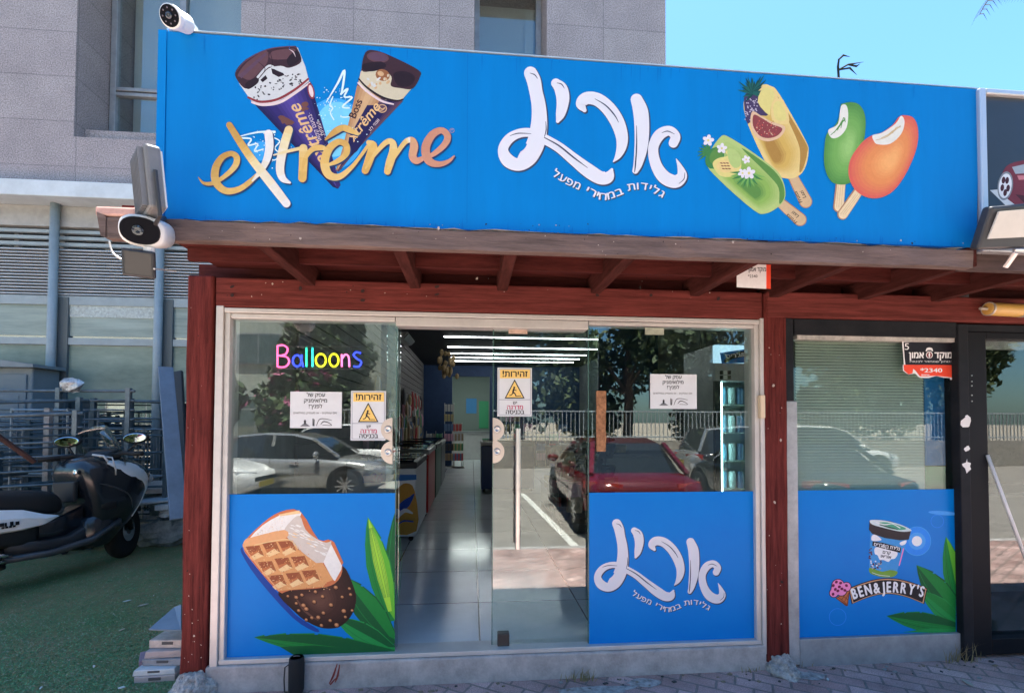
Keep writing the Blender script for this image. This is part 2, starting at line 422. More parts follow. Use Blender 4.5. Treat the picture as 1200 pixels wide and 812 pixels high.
TILE = bricks('floor_tiles', (.72, .77, .79), (.74, .79, .81), (.06, .06, .065), .80, .80, .006, .14, .06, 'xy', offset=0, spec=.5, var=.10)
ASPH = mat('asphalt', (.27, .245, .215), .9, var=.25, vscale=3, bump=.3, bscale=150)
TURF = mat('green_turf', (.115, .21, .085), .95, spec=.1, var=.5, vscale=1.6, color2=(.32, .245, .14), bump=1.0, bscale=190)

# ================================================================ ground
g = MB(); g.box(-300, 300, -300, 300, -.40, -.135); struct(g.build('ground', mat('dusty_ground', (.36, .31, .24), .95, var=.3, vscale=.3)))
g = MB(); g.box(-80, 80, -14.0, -3.02, -.20, -.12); struct(g.build('road', ASPH))
g = MB(); g.box(-30, 30, -3.02, -2.90, -.20, .005); struct(g.build('kerb', CONC, bevel=.015))
g = MB(); g.box(-30, 30, -2.90, 4.2, -.20, 0.0); struct(g.build('pavement', PAVE))
g = MB()
for x0, y0, x1, y1 in ((3.0, -3.2, 2.75, -8.2), (.1, -3.2, -.2, -8.2), (5.9, -3.2, 5.65, -8.2), (-2.8, -3.2, -3.05, -8.2)):
    d = Vector((x1-x0, y1-y0, 0)).normalized(); n = Vector((-d.y, d.x, 0))*.06
    g.add([Vector((x0, y0, -.115))+n, Vector((x0, y0, -.115))-n, Vector((x1, y1, -.115))-n, Vector((x1, y1, -.115))+n], [(0, 3, 2, 1)])
struct(g.build('road_markings', mat('road_paint', (.72, .71, .66), .8, var=.4, vscale=9)))
# turf carpet left of the shop, with a ragged front edge
g = MB(); top = []; n = 70
for i in range(n+1):
    x = -11.8+i*(11.8-.26)/n; top.append((x, -.17+.03*math.sin(i*1.7)+random.uniform(-.02, .02)))
for i in range(n):
    (xa, ya), (xb, yb) = top[i], top[i+1]
    g.add([(xa, ya, .010), (xb, yb, .010), (xb, 4.15, .010), (xa, 4.15, .010), (xa, ya, .001), (xb, yb, .001)], [(0, 1, 2, 3), (4, 5, 1, 0)])
struct(g.build('artificial_turf', TURF))
# pale spilled mortar patch on the pavers by the door
g = MB()
for cx, cy, rx, ry in ((2.30, -.20, .22, .06), (2.62, -.15, .12, .05), (3.72, -.14, .10, .05), (2.05, -.30, .15, .06)):
    pts = [(cx+rx*(1+random.uniform(-.3, .3))*math.cos(t*math.pi/9), cy+ry*(1+random.uniform(-.3, .3))*math.sin(t*math.pi/9), .004) for t in range(18)]
    g.add(pts+[(cx, cy, .007)], [(i, (i+1) % 18, 18) for i in range(18)])
tag(g.build('mortar_stain', PLASTER), None, None, kind='structure')

# ================================================================ granite office building behind
FY = 4.20
bd = thing('office_building', 'grey granite office building rising behind the shop, with aluminium windows and louvres', 'building', (0, FY, 0))
bx = lambda u, v=100: X(u, v, FY)
xa, xb_, xc_, xd_, xe_ = bx(88), bx(281), bx(556, 20), bx(641, 30), bx(780, 40)
zb1 = Zz(40, 212, FY-.25); zl = Zz(200, 166, FY)       # top of the white band, bottom of the window recess
H = 22
m = MB(); REC = .62; FAR = FY+9
m.box(-16, xa, FY, FAR, zb1, H); m.box(xb_, xc_, FY, FAR, zb1, H); m.box(xd_, xe_, FY, FAR, zb1, H)
m.box(xa, xb_, FY, FAR, zb1, zl); m.box(xc_, xd_, FY, FAR, zb1, zl)
for z0 in (zl+3.4, zl+7.4, zl+11.4, zl+15.4): m.box(xa, xb_, FY+.003, FAR, z0, min(H, z0+.9)); m.box(xc_, xd_, FY+.003, FAR, z0, min(H, z0+.9))
m.box(xa, xb_, FY+2.5, FAR, zl, H); m.box(xc_, xd_, FY+2.5, FAR, zl, H)
m.build('wall', GRAN, bd)
m = MB(); m.box(xa+.003, xb_-.003, FY+.18, FY+REC-.02, zl, zl+.22); m.build('window_sill', GRAN, bd, bevel=.01)
def upper_window(x0, x1, z0, z1, mull, trans):
    f = MB(); y = FY+REC
    for a, b in ((x0, x0+.09), (x1-.09, x1)): f.box(a, b, y, y+.10, z0, z1)
    f.box(x0+.09, x1-.09, y, y+.10, z0, z0+.08); f.box(x0+.09, x1-.09, y, y+.10, z1-.09, z1)
    for q in mull: f.box(q-.05, q+.05, y+.002, y+.10, z0+.08, z1-.09)
    for q in trans: f.box(x0+.09, x1-.09, y+.004, y+.09, q-.07, q-.012); f.box(x0+.09, x1-.09, y+.004, y+.09, q+.012, q+.07)
    w_ = f.build('window', ALU_D, bd, bevel=.008)
    p = MB(); p.box(x0+.05, x1-.05, y+.055, y+.062, z0+.04, z1-.04); p.build('pane', glass('window_glass', (.84, .88, .88), .10), w_)
    p = MB(); p.box(x0+.02, x1-.02, y+.5, y+.52, z0, z1); p.box(x0+.9, x1-.1, y+.30, y+.32, z0+.1, z1-.2); p.build('blind', mat('room_blind', (.62, .66, .64), .8), w_)
zt1 = Zz(200, -6, FY+REC)
upper_window(X(129, 80, FY+REC), xb_, zl+.22, zl+3.4, [X(214, 20, FY+REC)], [Zz(160, 108, FY+REC)])
upper_window(xc_, xd_, zl+.22, zl+3.4, [], [])
for z0 in (zl+4.3, zl+8.3, zl+12.3):
    upper_window(xa, xb_, z0, z0+3.1, [(xa+xb_)/2], [z0+1]); upper_window(xc_, xd_, z0, z0+3.1, [], [])
# white band and the soffit below it
zb0 = Zz(40, 229, FY-.3)
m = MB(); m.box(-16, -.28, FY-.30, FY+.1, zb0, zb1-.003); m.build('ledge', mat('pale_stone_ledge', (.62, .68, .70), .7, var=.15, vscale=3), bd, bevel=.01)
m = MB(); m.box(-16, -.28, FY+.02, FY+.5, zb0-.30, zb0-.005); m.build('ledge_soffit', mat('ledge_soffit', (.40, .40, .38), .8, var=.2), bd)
# louvres: five open blades above a tight bank of blades
zo = Zz(40, 246, FY+.1); zm = Zz(40, 290, FY+.1); zlv = Zz(40, 345, FY+.1)
m = MB()
k = 6
for i in range(k): 
    z = zo-(i+.3)*(zo-zm)/k
    m.box(-16, -.28, FY+.04, FY+.10, z-.048, z)
m.build('open_louvre', GREYM, bd)
m = MB(); k = 15; s_ = (zm-zlv)/k
for i in range(k):
    z = zlv+i*s_
    m.add([(-16, FY+.02, z), (-.28, FY+.02, z), (-.28, FY+.11, z+s_*.95), (-16, FY+.11, z+s_*.95), (-16, FY+.02, z-.012), (-.28, FY+.02, z-.012)], [(0, 1, 2, 3), (4, 5, 1, 0)])
m.build('tight_louvre', mat('louvre_blades', (.58, .60, .60), .5, var=.12, vscale=3), bd)
m = MB(); m.box(-16, -.28, FY+.3, FY+.32, zm, zo+.3); m.build('louvre_backing', DARKR, bd); m = MB(); m.box(-16, -.28, FY+.14, FY+.16, zlv-.1, zm-.01); m.build('louvre_backing', mat('grey_backing', (.16, .17, .18), .8), bd)
m = MB()
for i in range(16):
    x = X(24, 280, FY+.2)+(i-5)*.62; m = MB(); m.box(x-.03, x+.03, FY+.14, FY+.2, zm, zo+.1); m.build('louvre_bracket', ALU_D, bd)
# curtain wall below
for u in (-70, 63, 187):
    x = X(u, 350, FY-.03)
    m = MB(); m.tube([(x, FY-.05, 0.01), (x, FY-.05, zo+.12)], .055, 12); m.build('mullion', GREYM, bd, smooth=True)
    m = MB(); m.box(x+.02, x+.16, FY+.012, FY+.12, .01, zlv-.05); m.build('mullion_box', mat('dark_green_metal', (.10, .125, .13), .5), bd)
for v, hh in ((351, .13), (399, .10)):
    z = Zz(40, v, FY+.02); m = MB(); m.box(-16, -.28, FY+.025, FY+.10, z-hh/2, z+hh/2); m.build('transom', GREYM, bd)
m = MB(); m.box(-16, -.28, FY+.06, FY+.068, .3, zlv-.02); m.build('glazing', GLASS_B, bd)
FRO = mat('pale_green_film', (.42, .50, .45), .22, spec=.5, var=.45, vscale=1.3, stretch=(.25, 1, 3.2), color2=(.15, .21, .19))
FRO2 = mat('dim_green_film', (.30, .37, .30), .18, spec=.5, var=.5, vscale=.9, stretch=(.5, 1, 1.6), color2=(.09, .14, .12))
for (ua, ub) in ((-300, 56), (76, 180), (200, 260)):
    x0, x1 = X(ua, 370, FY+.05), min(-.3, X(ub, 370, FY+.05))
    m = MB(); m.box(x0, x1, FY+.050, FY+.058, Zz(40, 393, FY+.05), Zz(40, 355, FY+.05)); m.build('glass_panel', FRO, bd)
    m = MB(); m.box(x0, x1, FY+.050, FY+.058, Zz(40, 470, FY+.05), Zz(40, 404, FY+.05)); m.build('glass_panel', FRO2, bd)
m = MB(); m.box(-16, -.28, FY-.02, FY+.2, .01, .3); m.build('plinth', CONC, bd)
m = MB(); m.box(-16, -.28, FY+1.6, FY+1.62, .02, zo); m.box(-16, -.3, FY+.2, FY+1.6, zo+.31, zo+.33); m.box(-16, -.3, FY+.2, FY+1.6, .0, .02)
m.build('room_lining', mat('lobby_wall', (.16, .19, .17), .8, var=.4, vscale=.8), bd)
# rough, frosted strip on the middle pane
m = MB(); x0, x1 = X(73, 360, FY+.05), X(182, 360, FY+.05); z1, z0 = Zz(100, 351, FY+.05), Zz(100, 372, FY+.05)
m.box(x0, x1, FY+.040, FY+.048, z0, z1); m.build('frosted_strip', mat('frosted_film', (.50, .56, .52), .35, var=.4, vscale=30, bump=1, bscale=30), bd)

# ================================================================ the shop: structure
shop = thing('ice_cream_shop', 'small ice cream shop with red wooden posts and a glass front', 'shop', (0, 0, 0))
FZ = .172                                   # shop floor level
PY = -.06                                   # front of the posts
XL, XR, ZT, ZB = X(257, 500, -.02), X(895, 500, -.02), Zz(560, 368, -.02), Zz(560, 762, -.02)
YF = -.83                                   # front of the fascia board
# posts
def post(u0, u1, z0, z1, y=PY):
    x0, x1 = X(u0, 500, y), X(u1, 500, y); m = MB(); k = 9; secs = []
    for i in range(k+1):
        z = z0+(z1-z0)*i/k; j = .004
        secs.append([(x0+random.uniform(-j, j), y+random.uniform(-j, j), z), (x1+random.uniform(-j, j), y, z), (x1, y+.15, z), (x0, y+.15, z)])
    m.loft(secs); o = m.build('post', W_RED_V, shop, bevel=.012); return x0, x1
zp1 = Zz(235, 322, PY)
p1 = post(216, 247, .075, zp1)
p2 = post(897, 923, .045, Zz(905, 343, PY)-.001)
# concrete footing under each post
for (x0, x1), z1, sp in ((p1, .115, .055), (p2, .075, .02)):
    m = MB(); secs = []
    for z, e in ((-.01, .10), (z1*.3, .09), (z1*.6, .065), (z1, .02), (z1+.03, -.02)):
        cx, cy, rx, ry = (x0+x1)/2+.01, PY+.06, (x1-x0)/2+e*sp*14, .10+e
        secs.append([(cx+rx*math.cos(t)*random.uniform(.84, 1.16), cy+ry*math.sin(t)*random.uniform(.84, 1.16), z+random.uniform(-.008, .008)) for t in [2*math.pi*i/16 for i in range(16)]])
    m.loft(secs); m.build('footing', PLASTER, shop, smooth=False, rough=.045)
# header beams
zh1, zh0 = Zz(560, 332, PY-.01), ZT+.004
m = MB(); m.box(p1[1]+.004, p2[0]-.003, PY+.012, PY+.14, zh0, zh1); m.build('header_beam', W_RED_H, shop, bevel=.01)
m = MB(); m.box(p2[0]+.012, 8.5, PY-.012, PY+.14, Zz(1000, 374, PY), zh1+.002); m.build('header_beam', W_RED_H, shop, bevel=.01)
# fascia, soffit, rafters
zf1, zf0 = Zz(620, 273, YF), Zz(620, 296, YF)
xf0, xf1 = X(116, 265, YF), X(1141, 300, YF)
m = MB(); k = 40; secs = []
for i in range(k+1):
    x = xf0+.03+(xf1-xf0-.03)*i/k; j = lambda: random.uniform(-.004, .004)
    secs.append([(x, YF+j(), zf0+j()), (x, YF+.045, zf0), (x, YF+.045, zf1), (x, YF+j(), zf1+j())])
m.loft(secs)
m.build('fascia_board', W_GREY, shop, bevel=.004)
m = MB(); m.prism([(xf0-.01, zf1+.02), (xf0+.03, zf1), (xf0+.03, zf0), (xf0+.01, zf0+.01)], YF-.004, YF+.05); m.build('fascia_end', W_GREY, shop)
m = MB(); m.box(xf0-.02, xf0+.15, YF+.0, YF+.16, zf1+.006, zf1+.05); m.build('fascia_lit_top', mat('fascia_lit_pink', (.62, .36, .30), .7, var=.35), shop, bevel=.01)  # top of the fascia end; the light on it is put into the pink
m = MB(); xq = xf1+.004; m.box(xq, 8.5, YF+.06, YF+.10, zf0+.01, zf1+.005); m.build('fascia_board', mat('dark_weathered_wood', (.075, .045, .04), .8, var=.5, vscale=5, stretch=(.6, 4, 7)), shop, bevel=.004)
# narrow ledge between sign and fascia, light on its top painted as white
m = MB(); k = 60
pts = [(xf0+.35+(xf1-xf0-.4)*i/k, YF+.012+random.uniform(-.01, .006), zf1+.008+random.uniform(-.003, .006)) for i in range(k+1)]
for a, b in zip(pts, pts[1:]): m.add([a, b, (b[0], b[1]+.05, b[2]+.004), (a[0], a[1]+.05, a[2]+.004)], [(0, 1, 2, 3)])
m.build('lit_ledge', mat('lit_ledge_white', (.80, .78, .74), .5, var=.4, vscale=14), shop)
zs = zh1+.085
m = MB(); k = 6; dy = (0.05-(YF+.046))/k
for i in range(k): m.box(xf0+.06, 8.5, YF+.046+i*dy+.002, YF+.046+(i+1)*dy-.002, zs, zs+.02+random.uniform(0, .004))
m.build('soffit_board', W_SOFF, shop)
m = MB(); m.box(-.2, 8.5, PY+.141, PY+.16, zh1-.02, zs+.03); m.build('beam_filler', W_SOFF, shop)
for u in (300, 465, 600, 743, 893, 1008, 1138, 1245):
    x = X(u, 300, YF+.05); dx = 0
    m = MB(); m.obox((x+.0, (YF+.047+PY+.13)/2, (zf0+zs)/2+.012), (.033, 0, 0), (0, (PY+.13-YF-.047)/2, 0), (0, 0, (zs-zf0)/2-.0135)); m.build('rafter', mat('shaded_rafter_wood', (.075, .022, .018), .8, spec=.1, var=.5, vscale=6, stretch=(4, .6, 4)), shop, bevel=.006)  # darker copy of the red beam wood, roof shade put into the colour
# cross blocking set back between rafters (lit red boards)
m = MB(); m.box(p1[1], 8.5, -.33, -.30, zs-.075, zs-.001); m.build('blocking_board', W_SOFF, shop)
# roof and the shell behind the front
RZ = 3.42; BX0, BX1, BY = -.12, 5.06, 12.2
m = MB(); m.box(BX0-.05, 8.5, PY+.16, FY, RZ, RZ+.12); m.box(BX0, 8.5, PY+.161, PY+.2, zh1, RZ); m.box(xf0+.2, 8.5, YF+.10, PY+.16, zs+.03, zs+.06); m.build('roof', mat('roof_felt', (.22, .21, .2), .9), shop)
NAVY = mat('navy_wall', (.010, .040, .115), .6, var=.15)
m = MB(); m.box(BX0, BX0+.12, PY+.16, BY, FZ, RZ); m.build('side_wall', mat('shop_side_wall', (.30, .30, .29), .8, var=.2), shop)
m = MB(); m.box(BX1, BX1+.08, .06, BY, FZ, RZ); m.build('party_wall', mat('grey_inner_wall', (.24, .25, .26), .8, var=.15), shop)
m = MB(); m.box(BX0, BX1+.08, .0, BY+4, -.19, FZ); m.build('shop_floor', TILE, shop)
m = MB(); m.box(BX0+.12, BX1, .2, BY, RZ-.03, RZ-.003); m.build('ceiling', mat('dark_ceiling', (.012, .015, .022), .7), shop)
dx0, dx1, dz = X(530, 450, BY), X(574, 450, BY), Zz(550, 441, BY)
m = MB(); m.box(BX0+.12, dx0, BY, BY+.1, FZ, RZ); m.box(dx1, BX1, BY, BY+.1, FZ, RZ); m.box(dx0, dx1, BY+.002, BY+.1, dz, RZ); m.build('back_wall', NAVY, shop)
m = MB(); m.box(dx0-1.2, dx0-1.1, BY+.1, BY+4, FZ, RZ); m.box(dx1+1.1, dx1+1.2, BY+.1, BY+4, FZ, RZ); m.box(dx0-1.1, dx1+1.1, BY+3.9, BY+4, FZ, RZ); m.box(dx0-1.1, dx1+1.1, BY+.1, BY+3.9, RZ-.05, RZ)
m.build('back_room', mat('back_room_wall', (.20, .25, .23), .7), shop)
m = MB(); m.box(dx0-.6, dx1+.6, BY+1.6, BY+1.72, RZ-.09, RZ-.052); m.build('back_room_lamp', emis('tube_light', (.9, 1, .95), 6), shop)
for vy in (6.9, 8.3, 9.4, 10.2, 11.0):
    m = MB(); m.box(.95, 4.6, vy, vy+.011, RZ-.044, RZ-.031); m.build('ceiling_strip_light', emis('led_strip', (.92, .97, 1), 6), shop)

# front: sill, frame, panes
m = MB(); m.box(p1[1]-.02, p2[0]+.0, -.055, .30, -.01, FZ-.012); m.build('door_sill', CONC, shop, bevel=.012)
jl0, jl1, jl2 = X(249, 600, -.045), X(258, 600, -.045), X(266, 600, -.03)
jr0, jr1, jr2 = X(885, 560, -.03), X(892, 560, -.045), X(899, 560, -.045)
fr = MB(); ztop = Zz(560, 365, -.05)
fr.box(jl0, jl1, -.05, .10, .10, ztop); fr.box(jl1+.001, jl2, -.035, .09, FZ, ZT-.03)
fr.box(jr1, jr2, -.05, .10, .10, ztop); fr.box(jr0, jr1-.001, -.035, .09, FZ, ZT-.03)
fr.box(jl1+.001, jr1-.001, -.046, .10, ZT-.030, ZT-.001)
zh_ = Zz(570, 384, -.03)
fr.box(X(464, 380, -.03), X(689, 380, -.03), -.040, .08, zh_, ZT-.033)
fr.box(jl2+.001, X(463, 380, -.03), -.030, .09, ZT-.062, ZT-.033); fr.box(X(690, 380, -.03), jr0-.001, -.030, .09, ZT-.055, ZT-.033)
fr.box(jl1+.001, jr1-.001, -.040, .10, FZ-.010, FZ+.018)
fr.build('front_frame', ALU, shop, bevel=.004)
def pane(u0, u1, v0, v1, y, name='window', th=.008, m_=None):
    x0, x1 = X(u0, 560, y), X(u1, 560, y); f = MB()
    f.box(x0, x1, y, y+th, FZ+.02 if v1 is None else Zz((u0+u1)/2, v1, y), ZT-.06 if v0 is None else Zz((u0+u1)/2, v0, y)); return f.build(name, m_ or GLASS, shop)
wl = pane(267, 463, None, None, 0.0); wr = pane(690, 885.5, None, None, 0.0)
pane(452, 468, None, None, .05, 'parked_door_leaf')   # edge of the leaf slid open behind the fixed pane
dl = pane(578, 700, 383, None, .03, 'sliding_door')
GREEN_E = mat('glass_edge', (.07, .15, .13), .15)
for u, y, par in ((463.6, -.001, wl), (577.4, .029, dl), (689.6, -.001, wr)):
    x = X(u, 560, y); m = MB(); m.box(x-.003, x+.003, y, y+.012, FZ+.02, ZT-.06); m.build('glass_edge', GREEN_E, par)
# door hardware
m = MB(); xh = X(607, 560, -.05); z0, z1 = Zz(607, 643, -.05), Zz(607, 502, -.05)
m.tube([(xh, -.05, z0), (xh, -.05, z1)], .017, 14)
for z in (z0+.12, z1-.12): m.tube([(xh, -.05, z), (xh, .03, z)], .008, 8)
m.build('door_handle', STEEL, dl, smooth=False)
for u, v, a0, par, y in ((460, 503, 180, wl, -.004), (460, 530, 180, wl, -.004), (577.5, 503, 0, dl, .026), (577.5, 529, 0, dl, .026)):
    a = Art(y); sgn = -1 if a0 else 1
    q = [(u+sgn*13.5*math.sin(R(180*i/18)), v-13.5*math.cos(R(180*i/18))) for i in range(19)]
    m = MB(); P = [at(*p_, y) for p_ in q]; m.prism([(p_.x, p_.z) for p_ in P], y-.006, y+.004); o = m.build('lock_plate', mat('satin_lock_plate', (.66, .57, .50), .35, metal=.6, var=.1), par)
    c = at(u+sgn*5, v, y); m = MB(); m.lathe([(.024, 0), (.022, .008), (.012, .010), (.010, .006), (0, .006)], (c.x, y-.006, c.z), (0, -1, 0), 16); m.build('lock_core', STEEL, o, smooth=True)
m = MB(); x0, x1 = X(583, 750, .01), X(597, 750, .01); m.box(x0, x1, .006, .06, Zz(590, 757, .01), Zz(590, 742, .01)); m.build('floor_lock', mat('dark_bronze', (.08, .07, .065), .4, metal=.5), dl, bevel=.006)
m = MB(); m.box(X(889, 476, -.05), X(894.5, 476, -.05), -.075, -.036, Zz(890, 490, -.05), Zz(890, 463, -.05)); m.build('jamb_pull', mat('cream_plastic', (.70, .58, .40), .5), shop, bevel=.006)
# blind window to the right
bw0, bw1 = X(929, 560, 0), X(1121, 560, 0)
jb = MB(); jb.box(X(921, 600, -.03), X(934, 600, -.03), -.045, .08, .02, Zz(927, 470, -.03)); jb.build('grey_jamb', mat('grey_jamb_metal', (.38, .40, .41), .5, metal=.3, var=.3, vscale=8), shop, bevel=.006)
bf = MB(); zt_ = Zz(1020, 376, -.03)
bf.box(X(919.5, 420, -.05), X(930, 420, -.05), -.052, .08, Zz(927, 470, -.03)+.002, zt_); bf.box(X(930.2, 385, -.04), X(1120, 385, -.04), -.048, .08, Zz(1020, 394, -.04), zt_)
wb = bf.build('blind_window_frame', BLACKF, shop, bevel=.005)
m = MB(); m.box(X(934.5, 500, -.02), X(1120, 500, -.02), -.03, .06, Zz(1020, 399, -.03), Zz(1020, 393.2, -.03)); m.build('head_rail', mat('stained_white_rail', (.50, .48, .44), .6, var=.5, vscale=9), shop)
zs0, zs1 = Zz(1030, 769, -.02), Zz(1030, 744.5, -.02)
m = MB(); m.box(X(936, 760, -.02), X(1131, 760, -.02), -.03, .10, zs0-.08, zs1); m.build('window_base', mat('grey_base_metal', (.33, .36, .38), .5, metal=.3, var=.25, vscale=6), shop, bevel=.005)
m = MB(); m.box(X(931, 560, 0), X(1120, 560, 0), .0, .008, zs1, Zz(1020, 399, 0)); m.build('blind_window', glass('blind_glass', (.85, .90, .88), .06), shop)
m = MB(); z = Zz(1020, 578, .05); xb0, xb1 = X(932, 500, .06), X(1081, 500, .06); zz1 = Zz(1020, 397, .05)
while z < zz1:
    m.add([(xb0, .045, z), (xb1, .045, z), (xb1, .056, z+.0175), (xb0, .056, z+.0175), (xb0, .047, z+.001), (xb1, .047, z+.001), (xb1, .058, z+.0185), (xb0, .058, z+.0185)], [(0, 1, 2, 3), (7, 6, 5, 4)]); z += .0205
m.build('venetian_blind', mat('blind_slats', (.72, .76, .68), .45, var=.1, vscale=3), shop)
m = MB(); m.box(X(1083, 500, .06), X(1112, 500, .06), .05, .06, Zz(1100, 545, .06), 2.2); m.build('blue_inner_panel', mat('blue_inner_panel', (.005, .16, .46), .5), shop)
m = MB(); m.box(X(1083, 500, .06), X(1112, 500, .06), .05, .06, FZ, Zz(1100, 546, .06)); m.build('green_inner_panel', mat('green_inner_panel', (.01, .22, .09), .5), shop)
# ================================================================ neighbouring shop at the right edge
nb = thing('neighbouring_shop', 'dark shop next door with a black framed glass door', 'shop', (5.1, 0, 0))
nx0 = X(1122, 600, -.03); nx1 = X(1138, 600, -.05); nx2 = X(1158, 600, -.03)
zt_n = Zz(1170, 381, -.04)
m = MB(); m.box(nx0+.004, nx1, -.055, .12, .0, zt_n); m.build('black_pillar', BLACKF, nb, bevel=.006)
m = MB(); m.box(nx1+.002, nx2, -.040, .08, .03, zt_n-.05); m.box(nx2+.85, nx2+.95, -.04, .08, .03, zt_n-.05); m.box(nx2+.001, nx2+.849, -.038, .08, .03, .14); m.box(nx2+.001, nx2+.849, -.038, .08, zt_n-.10, zt_n-.05)
nd = m.build('door', mat('door_black', (.010, .011, .014), .55, spec=.12), nb, bevel=.006)
m = MB(); m.box(nx2, nx2+.85, .012, .02, .13, zt_n-.09); m.build('pane', glass('door_glass', (.78, .82, .82), .075), nd)
m = MB(); m.box(nx1+.002, 8.5, -.038, .10, zt_n-.048, zt_n); m.box(nx2+.96, 8.5, -.03, .1, .03, zt_n-.05); m.build('front_board', BLACKF, nb)
m = MB(); m.box(nx2+.002, nx2+.86, .03, .06, zt_n-.16, zt_n-.10); m.build('door_head', mat('scuffed_white', (.55, .54, .52), .6, var=.4, vscale=10), nb)
for v in (440, 447, 452, 463, 470): 
    c = at(1139.5, v, -.06); m = MB(); m.lathe([(.005, 0), (.004, .004), (0, .004)], (c.x, -.0551, c.z), (0, -1, 0), 8); m.build('screw', STEEL, nb)
for v, s in ((493, 1.0), (526, .5), (546, .9)):
    a = Art(-.056); a.poly([(1133+random.uniform(-3, 3)*s+5.5*s*math.cos(t), v+9*s*math.sin(t)*random.uniform(.6, 1.1)) for t in [i*math.pi/6 for i in range(12)]], 0)
    a.build('paint_chip', WHITEP, nb)
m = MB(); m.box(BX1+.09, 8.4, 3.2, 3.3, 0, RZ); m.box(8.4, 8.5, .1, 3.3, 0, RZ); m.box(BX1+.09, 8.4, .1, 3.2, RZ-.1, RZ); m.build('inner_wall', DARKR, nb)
m = MB(); m.box(BX1+.09, 8.4, .12, 3.2, -.0, .02); m.build('inner_floor', mat('next_door_floor', (.30, .28, .26), .4), nb)
ct = thing('white_counter', 'long white counter standing inside the shop next door', 'counter', (5.9, 1.0, .02))
m = MB(); m.box(5.35, 7.6, 1.0, 1.5, .05, .95); m.build('front_panel', mat('counter_white', (.60, .59, .57), .5, var=.1), ct, bevel=.01)
m = MB(); m.box(5.32, 7.63, .96, 1.54, .951, .985); m.build('worktop', mat('counter_top', (.30, .31, .32), .3), ct, bevel=.006)
br = thing('broom', 'thin white broom leaning against the black framed glass door next door', 'broom', (5.5, -.12, .0))
p0, p1_ = at(1157, 533, -.045), at(1206, 665, -.16)
m = MB(); m.tube([p0, p1_], .011, 8); m.build('broomstick', WHITEP, br, smooth=True)
d = (p1_-p0).normalized(); q = p1_+d*.55
m = MB(); m.tube([p1_, q], .011, 8); m.obox(q+d*.04, (.13, 0, 0), (0, .025, 0), (0, 0, .04)); m.build('broom_head', mat('broom_bristle', (.25, .2, .12), .9), br)

# ================================================================ shop sign
SY = -.79
BLUE = mat('sign_blue', (.0002, .205, .58), .5, spec=.15, var=.10, vscale=2.2, stretch=(1.4, 1, .16))
sg = thing('shop_sign', 'long blue fascia sign printed with cones, white lettering and popsicles', 'sign', at(670, 273, SY))
tl, tr_, bl, brr = at(196, 37, SY), at(1148, 105, SY), at(192.5, 257, SY), at(1144.5, 290, SY)
def slab(P, y0, y1):
    m = MB(); m.prism([(p.x, p.z) for p in P], y0, y1); return m
slab([tl, tr_, brr, bl], SY, SY+.09).build('panel', BLUE, sg)
slab([at(186.5, 36, SY), at(195.5, 36.6, SY), at(192, 257, SY), at(182, 256, SY)], SY-.004, SY+.085).build('end_trim', BLUE, sg, bevel=.003)
m = MB(); a, b = at(196, 35.6, SY), at(1148, 104, SY); m.bar(a+Vector((0, .04, .004)), b+Vector((0, .045, .002)), .09, .004); m.build('top_edge', mat('pale_edge', (.55, .68, .72), .4, metal=.4), sg)
m = MB()
for u in (260, 420, 580, 740, 900, 1060):
    p = at(u, 100, SY); m.bar((p.x, SY+.10, zf1+.05), (p.x, SY+.10, p.z-.1), .05, .05); m.bar((p.x, SY+.12, p.z-.15), (p.x, PY+.3, RZ+.1), .04, .04)
m.build('back_strut', ALU_D, sg)

C = lambda r, g, b: lin((r, g, b))
KINK = [1.02]
def ink(name, rgb, k=None, rough=.5):
    k = k or KINK[0]
    return mat('ink_%s_%d_%d_%d_%d' % (name, *rgb, k*100), tuple(min(.9, x*k) for x in lin(rgb)), rough, spec=.25, var=.07, vscale=40)
I_WHITE = mat('ink_white', (.74, .75, .80), .5, spec=.3); I_GREY = ink('shadow_grey', (60, 70, 95), .9); I_BLACK = mat('ink_black', (.012, .012, .014), .5, spec=.3)
GOLDS = [ink('gold_a', (205, 160, 85)), ink('gold_b', (226, 190, 115)), ink('gold_c', (232, 214, 160)), ink('cream', (226, 222, 214)), ink('pinkgold', (206, 150, 120)), ink('gold_d', (190, 140, 75))]

